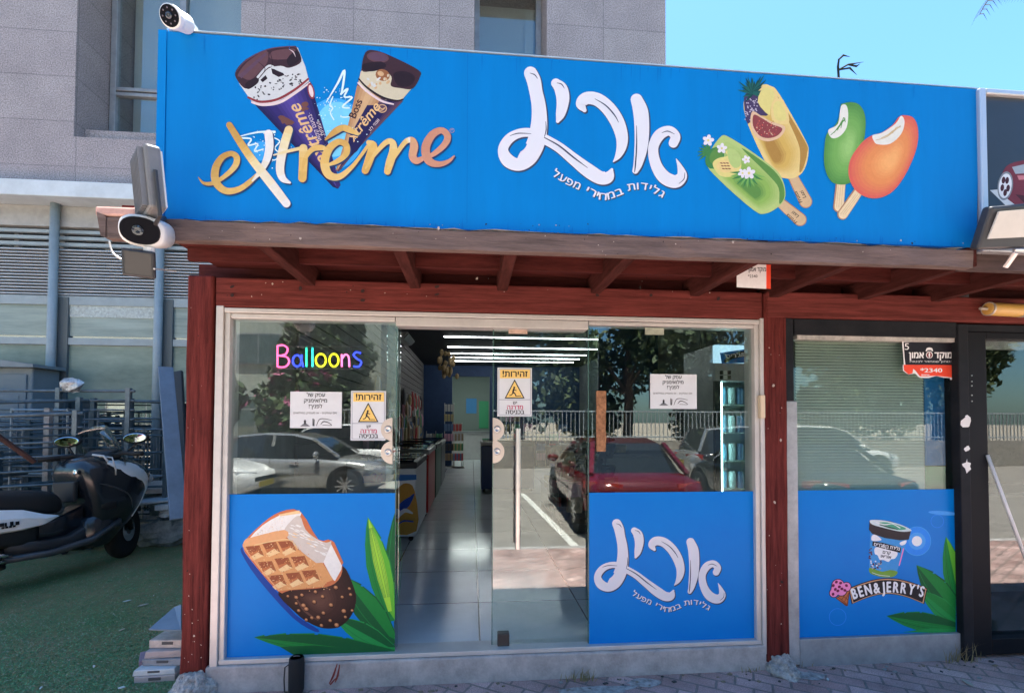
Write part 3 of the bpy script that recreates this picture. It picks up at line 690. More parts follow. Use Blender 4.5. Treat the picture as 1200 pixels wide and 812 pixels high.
# ---- brush-lettered name logo, used on the sign and again on the window film
def logo(a, sub=None):
    S = [[(247,104,62),(262,140,66),(272,190,62),(284,250,66),(288,310,72),(284,372,80),(268,440,84),(232,500,84),(190,532,60),(140,512,62),(118,462,48),(146,412,46),(195,386,42),(250,384,42),(310,412,46),(380,452,48),(450,508,56),(520,562,66),(575,594,62),(612,588,56),(628,556,14)],
         [(366,152,46),(388,176,62),(398,215,62),(396,255,54),(386,300,42),(374,330,16)],
         [(500,278,20),(484,250,50),(508,222,58),(560,228,62),(612,270,66),(652,330,66),(674,395,58),(674,445,48),(658,490,30),(636,518,6)],
         [(744,228,56),(762,280,70),(768,340,70),(768,410,66),(762,470,58),(750,530,42),(738,562,28)],
         [(916,432,44),(926,400,46),(896,374,46),(850,395,52),(822,455,48),(834,530,52),(872,590,62),(925,612,60),(956,586,50),(948,545,26),(930,506,4)]]
    for s in S: a.stroke(s, 1, 7, dx=4, dy=5, grow=2.5)
    for s in S: a.stroke(s, 0, 7)
    for s in ([(244,104,2),(266,112,5),(280,130,2)], [(370,150,2),(392,156,5),(406,176,2)], [(548,224,2),(600,256,6),(640,300,6),(660,335,2)], [(744,350,2),(744,450,6),(738,540,6),(734,570,2)],
              [(862,384,2),(890,376,5),(922,390,2)], [(150,398,2),(190,386,5),(250,388,2)], [(310,405,4),(380,444,7),(450,500,7),(515,548,2)], [(970,570,2),(966,600,4),(942,622,2)], [(318,330,2),(320,370,5),(312,402,3)]): a.stroke(s, 1, 5, cap=False)
    a.poly([(163,484),(180,452),(212,436),(230,436),(218,458),(196,474)], 2, 4)
    for txt, pts in ((rev('מפעל'), [(343,580),(410,622),(476,652)]), (rev('במחירי'), [(500,662),(590,698),(688,668)]), (rev('גלידות'), [(700,656),(780,650),(868,690)])):
        a.arc_text(txt, [(x+3, y+4) for x, y in pts], 52, 1, bold=.034, gap=.10); a.arc_text(txt, pts, 52, 0, bold=.02, gap=.10)
a = Art(SY, 0, 0, 1.0, lift=.0004)
SEAM = mat('sign_seam', (.0002, .165, .50), .5, spec=.15); GRIME = mat('sign_grime', (.004, .17, .52), .6, spec=.1)
for u, v0, v1 in ((548, 65, 262), (868, 88, 276)): a.stroke([(u, v0, .9), (u-.8, v1, .9)], 0, 1, cap=False)
for i in range(60):
    u = random.uniform(205, 1135); vb = 257+(u-184)*.0343-1.2; l = random.uniform(2, 13)*random.random()+1.5; a.stroke([(u, vb-l, .4), (u+random.uniform(-.4, .4), vb-l*.5, random.uniform(.5, 1.6)), (u, vb, random.uniform(1, 3))], 1, 2, cap=False)
for i in range(34):
    u = random.uniform(205, 1135); vt = 37+(u-196)*.0714+1.5; l = random.uniform(4, 30)*random.random()+2; a.stroke([(u, vt, random.uniform(.6, 1.6)), (u-.2, vt+l*.5, .8), (u-.4, vt+l, .2)], 1, 2, cap=False)
o = a.build('dirt_stain', [SEAM, GRIME], sg); o['kind'] = 'stuff'
a = Art(SY, 560, 60, 4.0); logo(a); a.build('name_logo', [I_WHITE, I_GREY, BLUE], sg)

def ramp(c1, c2, n):
    out = []
    for i in range(n):
        t = i/max(1, n-1); p, q = mats_[ix[c1]].node_tree.nodes['Principled BSDF'].inputs[0].default_value, mats_[ix[c2]].node_tree.nodes['Principled BSDF'].inputs[0].default_value
        nm = 'mix_%s_%s_%d' % (c1, c2, i); k_ = tuple(p[j]+(q[j]-p[j])*t for j in range(3)); mats_.append(mat('ink_'+nm, k_, .5, spec=.25, var=.05, vscale=40)); out.append(len(mats_)-1)
    return out
def fan(a, L, Rr, tip, mis):
    """cone wrap: strips from the rim to the tip"""
    n = len(mis)
    for i, mi in enumerate(mis):
        p, q = [(L[0]+(Rr[0]-L[0])*t, L[1]+(Rr[1]-L[1])*t+14*math.sin(math.pi*t)) for t in (i/n, (i+1)/n+.004)]; a.poly([p, q, tip], mi)
# ---- ice cream cones and script lettering (traced over the panel)
GOLD_RAMP = []
for i in range(21):
    t = i/20; st = ((0, (196,148,74)), (.2, (222,182,104)), (.4, (232,212,160)), (.6, (230,226,220)), (.7, (216,172,120)), (.85, (208,152,122)), (1, (196,138,112)))
    (ta, ca), (tb, cb) = next((p, q) for p, q in zip(st, st[1:]) if p[0] <= t <= q[0]); GOLD_RAMP.append(ink('gold_ramp', tuple(round(ca[k]+(cb[k]-ca[k])*(t-ta)/(tb-ta)) for k in range(3))))
def pal(**k): return list(k.keys()), [ink(n, c) for n, c in k.items()]
names, mats_ = pal(choc=(62,38,44), choc_d=(40,24,30), choc_l=(98,66,70), cream_w=(206,208,208), speck=(50,44,50), red=(140,52,58), purple=(52,40,104), purple_d=(34,28,78), brown=(112,72,64), label=(225,205,205), tan=(178,132,92), tan_l=(206,168,124), caramel=(150,96,60), creamy=(206,196,168), plum=(92,66,84), violet=(84,68,148), glow=(120,205,245), glow2=(60,165,232), sparkle=(215,240,255), gold=(226,186,130))
ix = {n: i for i, n in enumerate(names)}
a = Art(SY, 220, 30, 3.529)
a.ellipse(600, 450, 130, 150, 10, ix['glow2'], 28); a.ellipse(610, 430, 90, 115, 12, ix['glow'], 28); a.ellipse(300, 520, 60, 40, 0, ix['glow2'], 20)
# cone one
a.poly([(196,196),(214,240),(262,312),(600,668),(622,676),(632,660),(520,280),(455,92),(430,86),(330,98),(240,140)], ix['purple'])
a.poly([(262,312),(600,668),(622,676),(560,560),(420,420),(330,330)], ix['purple_d'])
a.poly([(400,330),(450,300),(520,282),(560,440),(585,560),(560,520),(480,400)], ix['purple_d'])
fan(a, (258,308), (508,234), (618,672), ramp('purple_d', 'purple', 4)+ramp('purple', 'violet', 5)+ramp('violet', 'purple_d', 6))
a.poly([(212,240),(262,312),(300,326),(370,316),(440,280),(502,232),(486,170),(455,92),(330,98),(240,150)], ix['cream_w'])
a.poly([(196,196),(240,142),(330,98),(430,86),(452,94),(470,150),(420,176),(385,168),(335,178),(300,215),(268,248),(240,262),(214,240)], ix['choc'], 4)
a.poly([(325,104),(330,150),(300,190),(258,226),(222,214),(206,206),(246,152)], ix['choc_l'], 3); a.poly([(210,206),(322,112),(326,122),(222,220)], ix['plum'])
a.poly([(345,140),(350,108),(430,96),(446,106),(440,136)], ix['choc_l'], 3); a.poly([(410,140),(450,104),(466,140),(424,170)], ix['choc_d'], 3); a.poly([(240,238),(288,216),(292,236),(262,260),(244,262)], ix['choc_d'], 3)
a.poly([(345,178),(390,190),(400,206),(376,214),(350,200)], ix['choc_d']); a.poly([(300,226),(322,206),(330,220),(310,236)], ix['choc_d'])
a.stroke([(290,214,10),(335,168,9),(372,184,8),(410,196,8),(440,180,6)], ix['cream_w'])
for _ in range(60):
    t = random.random(); u = 262+t*210; v = 292-t*75+random.uniform(-32, 26); a.ellipse(u, v, random.uniform(2, 7), random.uniform(1.5, 4), random.uniform(0, 180), ix['speck'], 7)
a.stroke([(250,298,8),(300,316,10),(370,306,10),(440,268,10),(498,222,8)], ix['red']); a.stroke([(266,318,8),(310,328,12),(380,318,12),(450,276,10),(504,238,6)], ix['label'])
for u, v, r in ((404,392,24),(420,402,22),(388,382,16),(486,326,18),(478,346,14),(492,344,10)): a.poly([(u+r*math.cos(t)*random.uniform(.6,1.1), v+r*.7*math.sin(t)*random.uniform(.6,1.1)) for t in [i*.7 for i in range(9)]], ix['brown'])
a.ellipse(510, 272, 14, 34, -12, ix['red'], 18); a.ellipse(510, 272, 9, 26, -12, ix['label'], 16)
a.text('extrême', 522, 442, 80, ix['gold'], rot=-117, bold=.02, slant=.25); a.text(rev('בטעם קקאו'), 532, 420, 24, ix['label'], rot=-112); a.text(rev('ועוגיות'), 556, 424, 24, ix['label'], rot=-112)
a.stroke([(198,196,2),(240,146,5),(330,100,5),(428,88,4),(452,96,2)], ix['plum'], 5); a.stroke([(340,108,1),(350,150,3),(346,172,1)], ix['choc_d'], 4); a.stroke([(290,150,1),(320,180,3),(300,210,1)], ix['choc_d'], 4); a.stroke([(420,100,1),(436,110,4),(446,130,1)], ix['label'], 4)
# cone two
a.poly([(735,112),(716,190),(700,250),(652,470),(612,600),(625,606),(670,550),(880,316),(960,214),(955,186),(860,136),(780,105)], ix['plum'])
a.poly([(700,250),(652,470),(612,600),(640,580),(800,330),(760,300)], ix['tan']); fan(a, (702,248), (890,312), (618,602), ramp('tan', 'tan_l', 4)+ramp('tan_l', 'tan', 4)+ramp('plum', 'purple_d', 3)+ramp('purple_d', 'plum', 4))
a.poly([(742,330),(800,330),(826,340),(700,520),(650,560),(668,460)], ix['purple_d'])
a.poly([(716,190),(706,236),(740,268),(820,310),(884,310),(936,250),(900,200),(800,160)], ix['creamy'])
a.poly([(735,112),(780,105),(860,136),(955,186),(960,214),(930,262),(880,260),(840,250),(842,212),(800,180),(760,190),(720,186)], ix['choc'], 4)
a.ellipse(786, 132, 46, 22, 8, ix['choc_l'], 22); a.ellipse(786, 130, 40, 18, 8, ix['plum'], 22); a.poly([(726,160),(800,150),(820,172),(770,190),(730,186)], ix['choc_d'], 3); a.poly([(850,200),(900,190),(940,214),(920,250),(870,250)], ix['choc_d'], 3)
a.ellipse(806, 206, 30, 24, 20, ix['caramel'], 16); a.ellipse(798, 200, 14, 10, 20, ix['tan_l'], 12)
for _ in range(14): a.ellipse(random.uniform(730, 850), random.uniform(206, 262), random.uniform(4, 12), random.uniform(3, 7), random.uniform(0, 180), random.choice([ix['cream_w'], ix['tan_l'], ix['creamy']]), 8)
a.stroke([(708,222,6),(740,256,8),(800,296,10),(860,312,8),(890,306,6)], ix['choc_d']); a.stroke([(704,238,6),(740,272,9),(800,312,9),(850,326,6)], ix['label'])
a.ellipse(804, 344, 20, 18, 0, ix['tan_l'], 18); a.ellipse(804, 344, 16, 14, 0, ix['plum'], 18); a.stroke([(792,338,4),(804,346,4),(816,340,4),(806,350,4),(794,352,4)], ix['tan_l'])
a.text('xtrême', 742, 412, 62, ix['gold'], rot=-52, bold=.02, slant=.25); a.text('Boss', 708, 350, 44, ix['choc'], rot=-68, bold=.03); a.text(rev('אגוזי לוז'), 776, 416, 20, ix['label'], rot=-52)
# wings and sparkles
for s in ([(573,318,3),(620,240,9),(648,186,9),(642,250,9),(634,286,6)], [(634,284,8),(662,262,8),(648,296,7),(680,298,7),(640,336,7),(668,342,5)], [(600,296,5),(588,330,6),(600,342,5),(590,362,5),(604,390,5)], [(632,378,3),(650,380,5),(668,378,3)],
          [(218,458,4),(290,442,8),(362,440,8),(330,452,5)], [(220,466,8),(262,470,7),(250,496,7),(290,490,6),(276,520,6),(312,512,5)], [(336,458,5),(380,478,5),(360,508,5),(384,530,4)], [(340,556,4),(362,556,5),(376,540,3)]): a.stroke(s, ix['sparkle'], 5)
for _ in range(120):
    c = random.choice([(610,400,110,120),(320,500,90,70),(590,300,60,60)]); a.ellipse(random.gauss(c[0], c[2]*.6), random.gauss(c[1], c[3]*.6), *(2*[random.choice([1.2, 1.8, 2.6])]), 0, ix['sparkle'], 6)
d_last = a.d; a.build('cone_picture', mats_, sg)
# script word
a = Art(SY, 220, 30, 3.529, lift=d_last)
L = [([(44,628,3),(66,652,12),(104,652,17),(150,626,18),(194,584,24),(203,548,26),(180,530,22),(140,548,26),(114,596,32),(118,650,32),(158,684,28),(214,676,24),(262,642,20),(290,612,12)], [(0, 0), (0.3, 5), (0.5, 0), (0.75, 4), (1, 3)]),
     ([(334,448,34),(338,500,34),(326,556,30),(300,604,22),(268,642,8)], [(0, 12), (1, 11)]),
     ([(172,412,26),(216,482,30),(270,560,34),(340,648,38),(408,736,34)], [(0, 0), (0.3, 2), (0.55, 9), (1, 12)]),
     ([(418,432,34),(400,490,36),(386,550,36),(382,600,34),(394,634,28),(422,650,10)], [(0, 7), (0.4, 11), (1, 12)]),
     ([(356,536,6),(400,524,12),(440,514,14),(470,508,14)], [(0, 9), (1, 6)]),
     ([(478,508,34),(478,560,36),(474,632,34)], [(0, 6), (0.5, 4), (1, 3)]),
     ([(470,610,6),(486,550,16),(516,512,22),(556,506,22),(580,520,6)], [(0, 3), (1, 5)]),
     ([(566,582,8),(618,562,20),(656,530,24),(654,494,26),(622,482,26),(584,512,32),(566,566,36),(582,616,34),(626,626,26),(676,588,18),(712,544,14),(744,500,14)], [(0, 5), (0.3, 2), (0.6, 5), (1, 4)]),
     ([(570,472,8),(608,440,26),(640,424,26),(668,432,26),(704,452,8)], [(0, 0), (1, 5)]),
     ([(748,484,20),(766,500,36),(752,550,36),(734,600,30)], [(0, 5), (1, 2)]),
     ([(736,590,8),(776,530,16),(820,484,22),(846,484,26),(850,520,34),(836,566,34),(826,604,28)], [(0, 4), (0.5, 6), (1, 4)]),
     ([(828,592,8),(862,534,16),(898,484,20),(926,474,26),(936,500,34),(930,540,32),(946,560,28),(980,546,16)], [(0, 5), (0.3, 5), (0.4, 15), (1, 18)]),
     ([(968,556,8),(1020,530,20),(1064,490,26),(1074,456,28),(1048,434,26),(1010,454,32),(984,506,36),(996,558,34),(1036,574,24),(1078,562,16),(1102,540,6)], [(0, 17), (0.5, 20), (1, 18)])]
def gold(A): return lambda t: round(next((a[1]+(b[1]-a[1])*(t-a[0])/(b[0]-a[0]) for a, b in zip(A, A[1:]) if a[0] <= t <= b[0]), A[-1][1]))
for s, f in L: a.stroke(s, 21, 6, dx=5, dy=6)
for s, f in L: a.stroke(s, 0, 9, mi2=gold(f))
a.text('®', 1093, 444, 26, 17)
a.build('script_lettering', GOLD_RAMP+[mat('ink_lettering_shadow', (.006, .03, .12), .5)], sg)

# ---- fruit popsicles
names, mats_ = pal(lime=(138,176,84), lime_l=(176,198,120), lime_d=(92,140,66), mango=(206,172,88), mango_l=(226,202,132), mango_d=(172,132,62), green=(116,170,84), green_l=(150,196,112), green_d=(84,142,66), orange=(226,142,82), orange_l=(240,172,104), coral=(214,98,82), cream_w=(226,226,214), creamy=(200,176,130), wood=(206,176,134), wood_d=(170,128,96), wood_l=(228,206,164), pine=(34,92,84), pine_d=(22,66,62), figred=(140,66,66), figrim=(220,186,150), plumd=(72,58,92), pink=(226,222,226), yellow=(220,208,128), seed=(120,60,50), dark=(48,40,38), leaf=(64,128,70), speckle=(190,180,196))
ix = {n: i for i, n in enumerate(names)}
a = Art(SY, 815, 80, 4.272)
def capsule(a, x0, y0, x1, y1, w0, w1, mi): a.stroke([(x0, y0, w0), ((x0+x1)/2, (y0+y1)/2, (w0+w1)/2), (x1, y1, w1)], mi, 3)
# stick tips
for (x0, y0, x1, y1, rot) in ((486, 540, 552, 668, 62), (424, 672, 524, 758, 40)):
    a.stroke([(x0, y0, 50), (x1, y1, 66)], ix['wood_d'], 3); a.stroke([(x0+4, y0+6, 44), (x1, y1, 58)], ix['wood'], 3)
    for k_, t in enumerate(('Lazi', 'Frutta')):
        f_ = .72; a.text(t, x0+(x1-x0)*f_+(14-28*k_)*math.sin(R(rot)), y0+(y1-y0)*f_-(14-28*k_)*math.cos(R(rot))+4, 26, ix['dark'], rot=rot+180, bold=.015, slant=.2)
# mango pop
a.poly([(246,150),(330,86),(376,90),(420,130),(548,356),(566,420),(548,500),(512,542),(450,552),(372,506),(262,280)], ix['mango_l'], 4)
a.shade([(256,160),(330,96),(372,100),(410,140),(530,360),(548,420),(530,490),(500,526),(450,536),(384,500),(276,280)], ramp('mango_l', 'mango', 7)+ramp('mango', 'mango_d', 4), 4, (.45, .8), 1.0, .2)
a.poly([(410,140),(548,366),(560,420),(540,500),(520,520),(524,420),(500,340)], ix['mango_d'], 3)
a.poly([(250,130),(320,118),(370,230),(300,240),(262,280),(246,210)], ix['plumd'], 3)
for _ in range(55): a.ellipse(random.uniform(248, 312), random.uniform(150, 262), 4, 3, 40, ix['speckle'], 6)
for i in range(26):
    t = -90+(i-13)*11+random.uniform(-6, 6); l = random.uniform(40, 92); bx_, by_ = 288, 106
    a.stroke([(bx_, by_+18, 14), (bx_+l*.5*math.cos(R(t)), by_+10+l*.5*math.sin(R(t)), 12), (bx_+l*math.cos(R(t)), by_+l*math.sin(R(t)), 1)], ix['pine'] if i % 2 else ix['pine_d'], 3, cap=False)
a.poly([(312,170),(340,100),(384,108),(396,140),(376,200),(368,236)], ix['yellow'], 3); a.poly([(384,170),(440,160),(470,260),(446,282),(384,262)], ix['mango_l'], 3); a.poly([(392,180),(430,172),(456,256),(400,256)], ix['yellow'], 3)
a.poly([(284,218),(330,240),(380,268),(448,294),(430,340),(390,362),(350,366),(306,346),(276,290)], ix['figrim'], 4); a.poly([(292,234),(334,252),(380,280),(434,302),(416,334),(386,348),(350,350),(316,334),(288,288)], ix['figred'], 4)
for _ in range(60): a.ellipse(random.uniform(305, 410), random.uniform(264, 336), random.uniform(2, 5), 2, random.uniform(0, 180), random.choice([ix['figrim'], ix['coral'], ix['seed']]), 6)
# melon pop
a.poly([(56,470),(120,350),(180,352),(380,490),(436,560),(450,640),(420,690),(352,728),(290,710),(120,560)], ix['lime_l'], 4)
a.shade([(66,470),(124,362),(178,362),(372,500),(424,566),(434,640),(406,680),(350,714),(296,698),(130,554)], ramp('lime_l', 'lime', 6)+ramp('lime', 'lime_d', 4), 4, (.6, .75), 1.0, .2)
a.poly([(230,400),(372,494),(432,566),(446,640),(420,680),(416,600),(360,530)], ix['lime_d'], 4)
a.ellipse(96, 450, 44, 58, 30, ix['leaf'], 18); a.ellipse(104, 440, 30, 44, 30, ix['lime_d'], 16)
a.poly([(86,480),(112,452),(160,440),(150,420),(176,404),(214,430),(230,490),(206,530),(160,546),(114,532)], ix['yellow'], 4); a.poly([(104,488),(130,462),(168,462),(196,440),(216,480),(196,512),(150,524),(120,512)], ix['mango_l'], 4)
for i in range(9): a.ellipse(130+i*5, 476+(i % 3)*14, 8, 3, 10, ix['seed'], 8)
a.poly([(160,410),(190,404),(224,440),(226,486),(196,500),(170,470)], ix['lime_l'], 3)
for i in range(14): 
    t = 20+i*12; a.stroke([(262,520,12),(262+50*math.cos(R(t)), 520+50*math.sin(R(t)), 12),(262+90*math.cos(R(t)), 516+84*math.sin(R(t)), 1)], ix['leaf'] if i % 2 else ix['green'], 3, cap=False)
for i in range(7):
    t = 150+i*20; a.stroke([(70,420,10),(70+34*math.cos(R(t)), 424+34*math.sin(R(t)), 10),(70+62*math.cos(R(t)), 430+62*math.sin(R(t)), 1)], ix['leaf'], 3, cap=False)
for cx, cy, r in ((64,362,22),(132,402,20),(254,458,16),(268,526,24),(236,526,18)):
    for k_ in range(5): t = k_*72+cx; a.ellipse(cx+r*.75*math.cos(R(t)), cy+r*.75*math.sin(R(t)), r*.62, r*.46, t, ix['pink'], 10)
    a.ellipse(cx, cy, r*.3, r*.3, 0, ix['yellow'], 8)
# bitten pair, drawn in another scale
a.o = (800, 60, 3.0); mats_.append(BLUE); ixb = len(mats_)-1
for x0, y0, x1, y1 in ((556, 462, 548, 548), (616, 496, 562, 574)):
    a.stroke([(x0, y0, 34), (x1, y1, 38)], ix['wood_d'], 3); a.stroke([(x0+2, y0, 28), (x1+2, y1, 32)], ix['wood_l'], 3)
    for o_ in (-8, 0, 8): a.stroke([(x0+o_, y0+8, 1.6), (x1+o_+1, y1, 1.6)], ix['wood'], 3, cap=False)
def bar_pop(P, c1, c2, c3, bite, inner):
    a.shade(P, ramp(c2, c1, 6)+ramp(c1, c3, 6), 5, (.62, .55), 1.0, .1)
    a.poly(inner, ix['cream_w'], 4)
bar_pop([(560,186),(590,180),(622,190),(642,230),(640,300),(618,400),(596,456),(560,470),(520,456),(498,400),(500,320),(510,286),(532,266),(546,244),(553,214),(556,190)], 'green', 'green_d', 'green_l', [(500,262),(530,240),(548,200),(540,180),(500,200)], [(512,278),(546,256),(556,196),(574,190),(582,220),(576,270),(552,300),(524,306)])
bar_pop([(666,297),(700,287),(738,260),(758,234),(778,226),(812,236),(828,280),(820,350),(780,440),(730,500),(668,518),(612,494),(584,440),(590,380),(630,322)], 'orange', 'coral', 'orange_l', [(650,292),(700,282),(742,246),(764,224),(730,214),(660,250)], [(668,296),(700,288),(748,256),(768,228),(780,250),(768,292),(730,326),(686,328),(672,316)])
for i in range(4):
    a.stroke([(520+i*12,296-i*8,2.2),(548+i*6,270-i*12,3),(572,236-i*4+i*9,2)], ix['green_d'], 4, cap=False); a.stroke([(678+i*20,314-i*8,2.2),(720+i*10,300-i*10,3),(766,262-i*4+i*6,2)], ix['creamy'], 4, cap=False)
a.build('popsicle_picture', mats_, sg)

# ================================================================ the black sign next to it
ns = thing('black_sign', 'black sign with a silver frame and a dark red car pictured on it', 'sign', at(1175, 200, SY+.02))
NY = SY-.01; q0, q1 = X(1148, 200, NY), 6.2; zt2, zb2 = Zz(1170, 106, NY), Zz(1170, 296, NY)
m = MB(); m.box(q0+.03, q1, NY+.01, NY+.08, zb2+.02, zt2-.02); m.build('panel', mat('sign_black', (.022, .030, .042), .35, var=.15, vscale=2), ns)
m = MB(); m.box(q0, q0+.036, NY-.012, NY+.085, zb2, zt2); m.box(q0+.037, q1, NY-.012, NY+.085, zt2-.03, zt2); m.box(q0+.037, q1, NY-.012, NY+.085, zb2, zb2+.03); m.build('frame', mat('silver_frame', (.62, .64, .66), .35, metal=.6), ns, bevel=.006)
names, mats_ = pal(floor=(196,206,214), car=(110,46,58), car_d=(66,26,36), hi=(186,120,128), tyre=(120,130,140), rim=(214,220,226), glassy=(150,164,176))
a = Art(NY+.01)
a.poly([(1160,223),(1172,222),(1260,260),(1260,280),(1200,262)], 0); a.poly([(1172,222),(1176,200),(1190,190),(1230,184),(1260,180),(1260,256),(1210,250),(1184,236)], 1, 3); a.poly([(1186,196),(1230,186),(1260,184),(1260,200),(1190,204)], 6); a.poly([(1190,228),(1260,236),(1260,254),(1210,248)], 2)
a.poly([(1192,206),(1240,204),(1240,209),(1194,211)], 3); a.ellipse(1178, 218, 9, 17, 8, 4, 24); a.ellipse(1178, 218, 7.5, 14.5, 8, 5, 24)
for k_ in range(5): t = k_*72+20; a.ellipse(1178+3.6*math.cos(R(t)), 218+8*math.sin(R(t)), 2.2, 4.2, 8, 2, 10)
a.build('car_picture', mats_, ns)
# ================================================================ printed films on the glass
FY0 = -.0045
def film(name, label, u0, u1, vt, vb, y=FY0, x0=None):
    P0, P1 = at(u0, vt, y), at(u1, vt, y); z1, z0 = Zz((u0+u1)/2, vt, y), Zz((u0+u1)/2, vb, y)
    o = thing(name, label, 'poster', ((P0.x+P1.x)/2, y, z0)); m = MB(); m.box(P0.x if x0 is None else x0, P1.x, y, y+.003, z0, z1); m.build('film', BLUE2, o); return o
KINK[0] = 1.25
BLUE2 = mat('film_blue', (.0002, .185, .64), .35, spec=.15, var=.10, vscale=.9, color2=(.001, .225, .68))
LEAF = pal(leaf=(20,120,52), leaf_d=(10,84,44), leaf_l=(90,170,50), leaf_y=(150,200,60), leaf_m=(28,136,66), soft=(40,130,225), soft2=(70,150,235))
def leaf(a, tip, root, w, base, mid=None, cuts=()):
    (x0, y0), (x1, y1) = root, tip; dx, dy = x1-x0, y1-y0; l = math.hypot(dx, dy); nx, ny = -dy/l, dx/l
    prof = [(0, .35), (.15, .62), (.35, .95), (.55, 1), (.75, .72), (.9, .34), (1, 0)]
    def side(sg_): return [(x0+dx*t+nx*w*k*sg_, y0+dy*t+ny*w*k*sg_) for t, k in prof]
    A = side(1); B = side(-1); A2 = []
    for i, (p, (t, k)) in enumerate(zip(A, prof)):
        A2.append(p)
        if i in cuts: A2 += [(p[0]-nx*w*.35+dx*.015, p[1]-ny*w*.35+dy*.015), (p[0]+dx*.03, p[1]+dy*.03)]
    a.poly(A2+B[::-1][1:], base)
    for k in range(-3, 4):
        if k: a.stroke([(x0+dx*t+nx*w*kk*k/3.6, y0+dy*t+ny*w*kk*k/3.6, 1.6) for t, kk in prof[1:-1]], ix['leaf_m'] if (k+base) % 2 else ix['leaf_d'], 3, cap=False)
    if mid is not None: a.poly([(x0+dx*t+nx*w*k*.9, y0+dy*t+ny*w*k*.9) for t, k in prof]+[(x0+dx*t, y0+dy*t) for t in (.8, .4, .1)], mid)

# --- waffle ice cream film
fw1 = film('waffle_poster', 'blue window film picturing a bitten waffle ice cream dipped in chocolate', 267, 463, 578.3, 767, x0=jl2+.001)
names, mats_ = pal(waffle=(206,150,96), waffle_l=(232,190,138), waffle_d=(150,88,54), wf_a=(214,160,108), wf_b=(196,138,86), wf_c=(170,112,70), pit=(178,108,66), pit_d=(142,78,50), crust=(214,160,110), white=(224,220,212), white_d=(196,188,176), choc=(58,36,32), choc_l=(92,62,52), choc_d=(36,22,22), nut=(190,140,96), nut_d=(140,92,62), shadow=(10,60,140), orange=(190,110,70))
names += LEAF[0]; mats_ += LEAF[1]; ix = {n: i for i, n in enumerate(names)}
a = Art(FY0, 270, 585, 4.275); a.clip = (-40, -30, 824, 779)
leaf(a, (826, 60), (812, 600), 46, ix['leaf_d'], None, (3,)); leaf(a, (688, 88), (806, 610), 62, ix['leaf'], ix['leaf_l'], (2, 4)); leaf(a, (692, 96), (800, 560), 26, ix['leaf_y'])
leaf(a, (560, 380), (822, 720), 70, ix['leaf_d'], ix['leaf'], (2, 4)); leaf(a, (520, 590), (822, 755), 52, ix['leaf_m'], ix['leaf_d'], (3,))
leaf(a, (118, 690), (822, 772), 56, ix['leaf'], ix['leaf_d'], (2, 3, 4, 5)); a.poly([(250,738),(420,730),(822,762),(822,788),(330,786)], ix['leaf_d'])
a.poly([(60,240),(80,280),(240,470),(330,580),(440,650),(420,660),(310,590),(140,400),(56,270)], ix['shadow'], 3)
a.shade([(240,452),(330,570),(400,620),(470,645),(545,638),(600,590),(628,520),(622,450),(560,330),(470,400)], ramp('choc_d', 'choc', 6)+ramp('choc', 'choc_l', 6), 4, (.52, .55), 1.0, .1)
a.stroke([(320,480,3),(372,556,12),(440,606,3)], ix['choc_l'], 6)
a.poly([(70,210),(66,244),(92,290),(236,458),(300,454),(470,440),(540,404),(560,330),(510,206),(440,200),(350,60),(250,62),(160,120)], ix['orange'], 3)
a.poly([(98,192),(160,130),(250,78),(340,62),(352,80),(290,152),(270,160),(110,196)], ix['white'], 2); a.poly([(240,76),(346,54),(350,70),(250,84)], ix['waffle_l'])
a.poly([(270,160),(300,112),(346,80),(376,150),(430,196),(480,216),(510,208),(500,250),(466,316),(430,322),(380,280),(310,220)], ix['white_d'], 3)
for _ in range(46):
    t = random.random(); u = 300+t*170+random.uniform(-26, 30); v = 130+t*140+random.uniform(-34, 30)
    a.stroke([(u-12, v-5, 2), (u, v+random.uniform(-3, 3), random.uniform(4, 8)), (u+14, v+5, 2)], random.choice([ix['white'], ix['white_d'], ix['white'], ix['waffle_l']]), 3, cap=False)
a.poly([(466,314),(506,220),(560,318),(556,350),(524,408),(512,400)], ix['white'], 0); a.poly([(506,206),(520,214),(566,316),(558,330),(504,222)], ix['orange'])
a.poly([(62,226),(76,200),(112,188),(270,152),(276,196),(120,226),(90,236),(66,240)], ix['crust'], 3)
a.poly([(66,240),(120,226),(280,196),(340,250),(430,318),(460,316),(516,402),(480,416),(466,436),(240,458)], ix['waffle'], 0)
for (cx, cy) in ((118,266),(200,248),(280,242),(180,344),(262,326),(344,318),(232,412),(318,400),(398,388)):
    a.poly([(cx-42,cy-30),(cx+28,cy-36),(cx+50,cy+16),(cx-6,cy+40)], ix['pit'], 0); a.poly([(cx-42,cy-30),(cx+28,cy-36),(cx+8,cy-6),(cx-22,cy+2)], ix['pit_d']); a.poly([(cx+50,cy+16),(cx-6,cy+40),(cx-22,cy+24),(cx+20,cy-2)], ix['waffle_l']); a.poly([(cx+28,cy-36),(cx+50,cy+16),(cx+32,cy+8),(cx+10,cy-14)], ix['waffle_d'])
for _ in range(260):
    t, q = random.random(), random.random(); u = 70+q*270+t*175; v = 238-q*36+t*214+random.uniform(-6, 6)+(q*40*t)
    if u > 500 or (u-330)*.95 > (v-245)+70: continue
    a.ellipse(u, v, random.uniform(1.5, 4.5), random.uniform(1, 3), random.uniform(0, 180), random.choice([ix['wf_a'], ix['wf_b'], ix['wf_a'], ix['waffle_l'], ix['wf_c']]), 6)
a.stroke([(70,244,5),(160,360,6),(244,456,5)], ix['crust'], 4); a.stroke([(120,228,4),(284,200,5),(336,246,4)], ix['waffle_l'], 4)
for _ in range(70):
    u = random.uniform(120, 275); a.ellipse(u, random.uniform(196-(u-98)*.74, 186-(u-98)*.16), random.uniform(1, 3), 1.5, 0, ix['white_d'] if random.random() < .7 else ix['waffle_l'], 6)
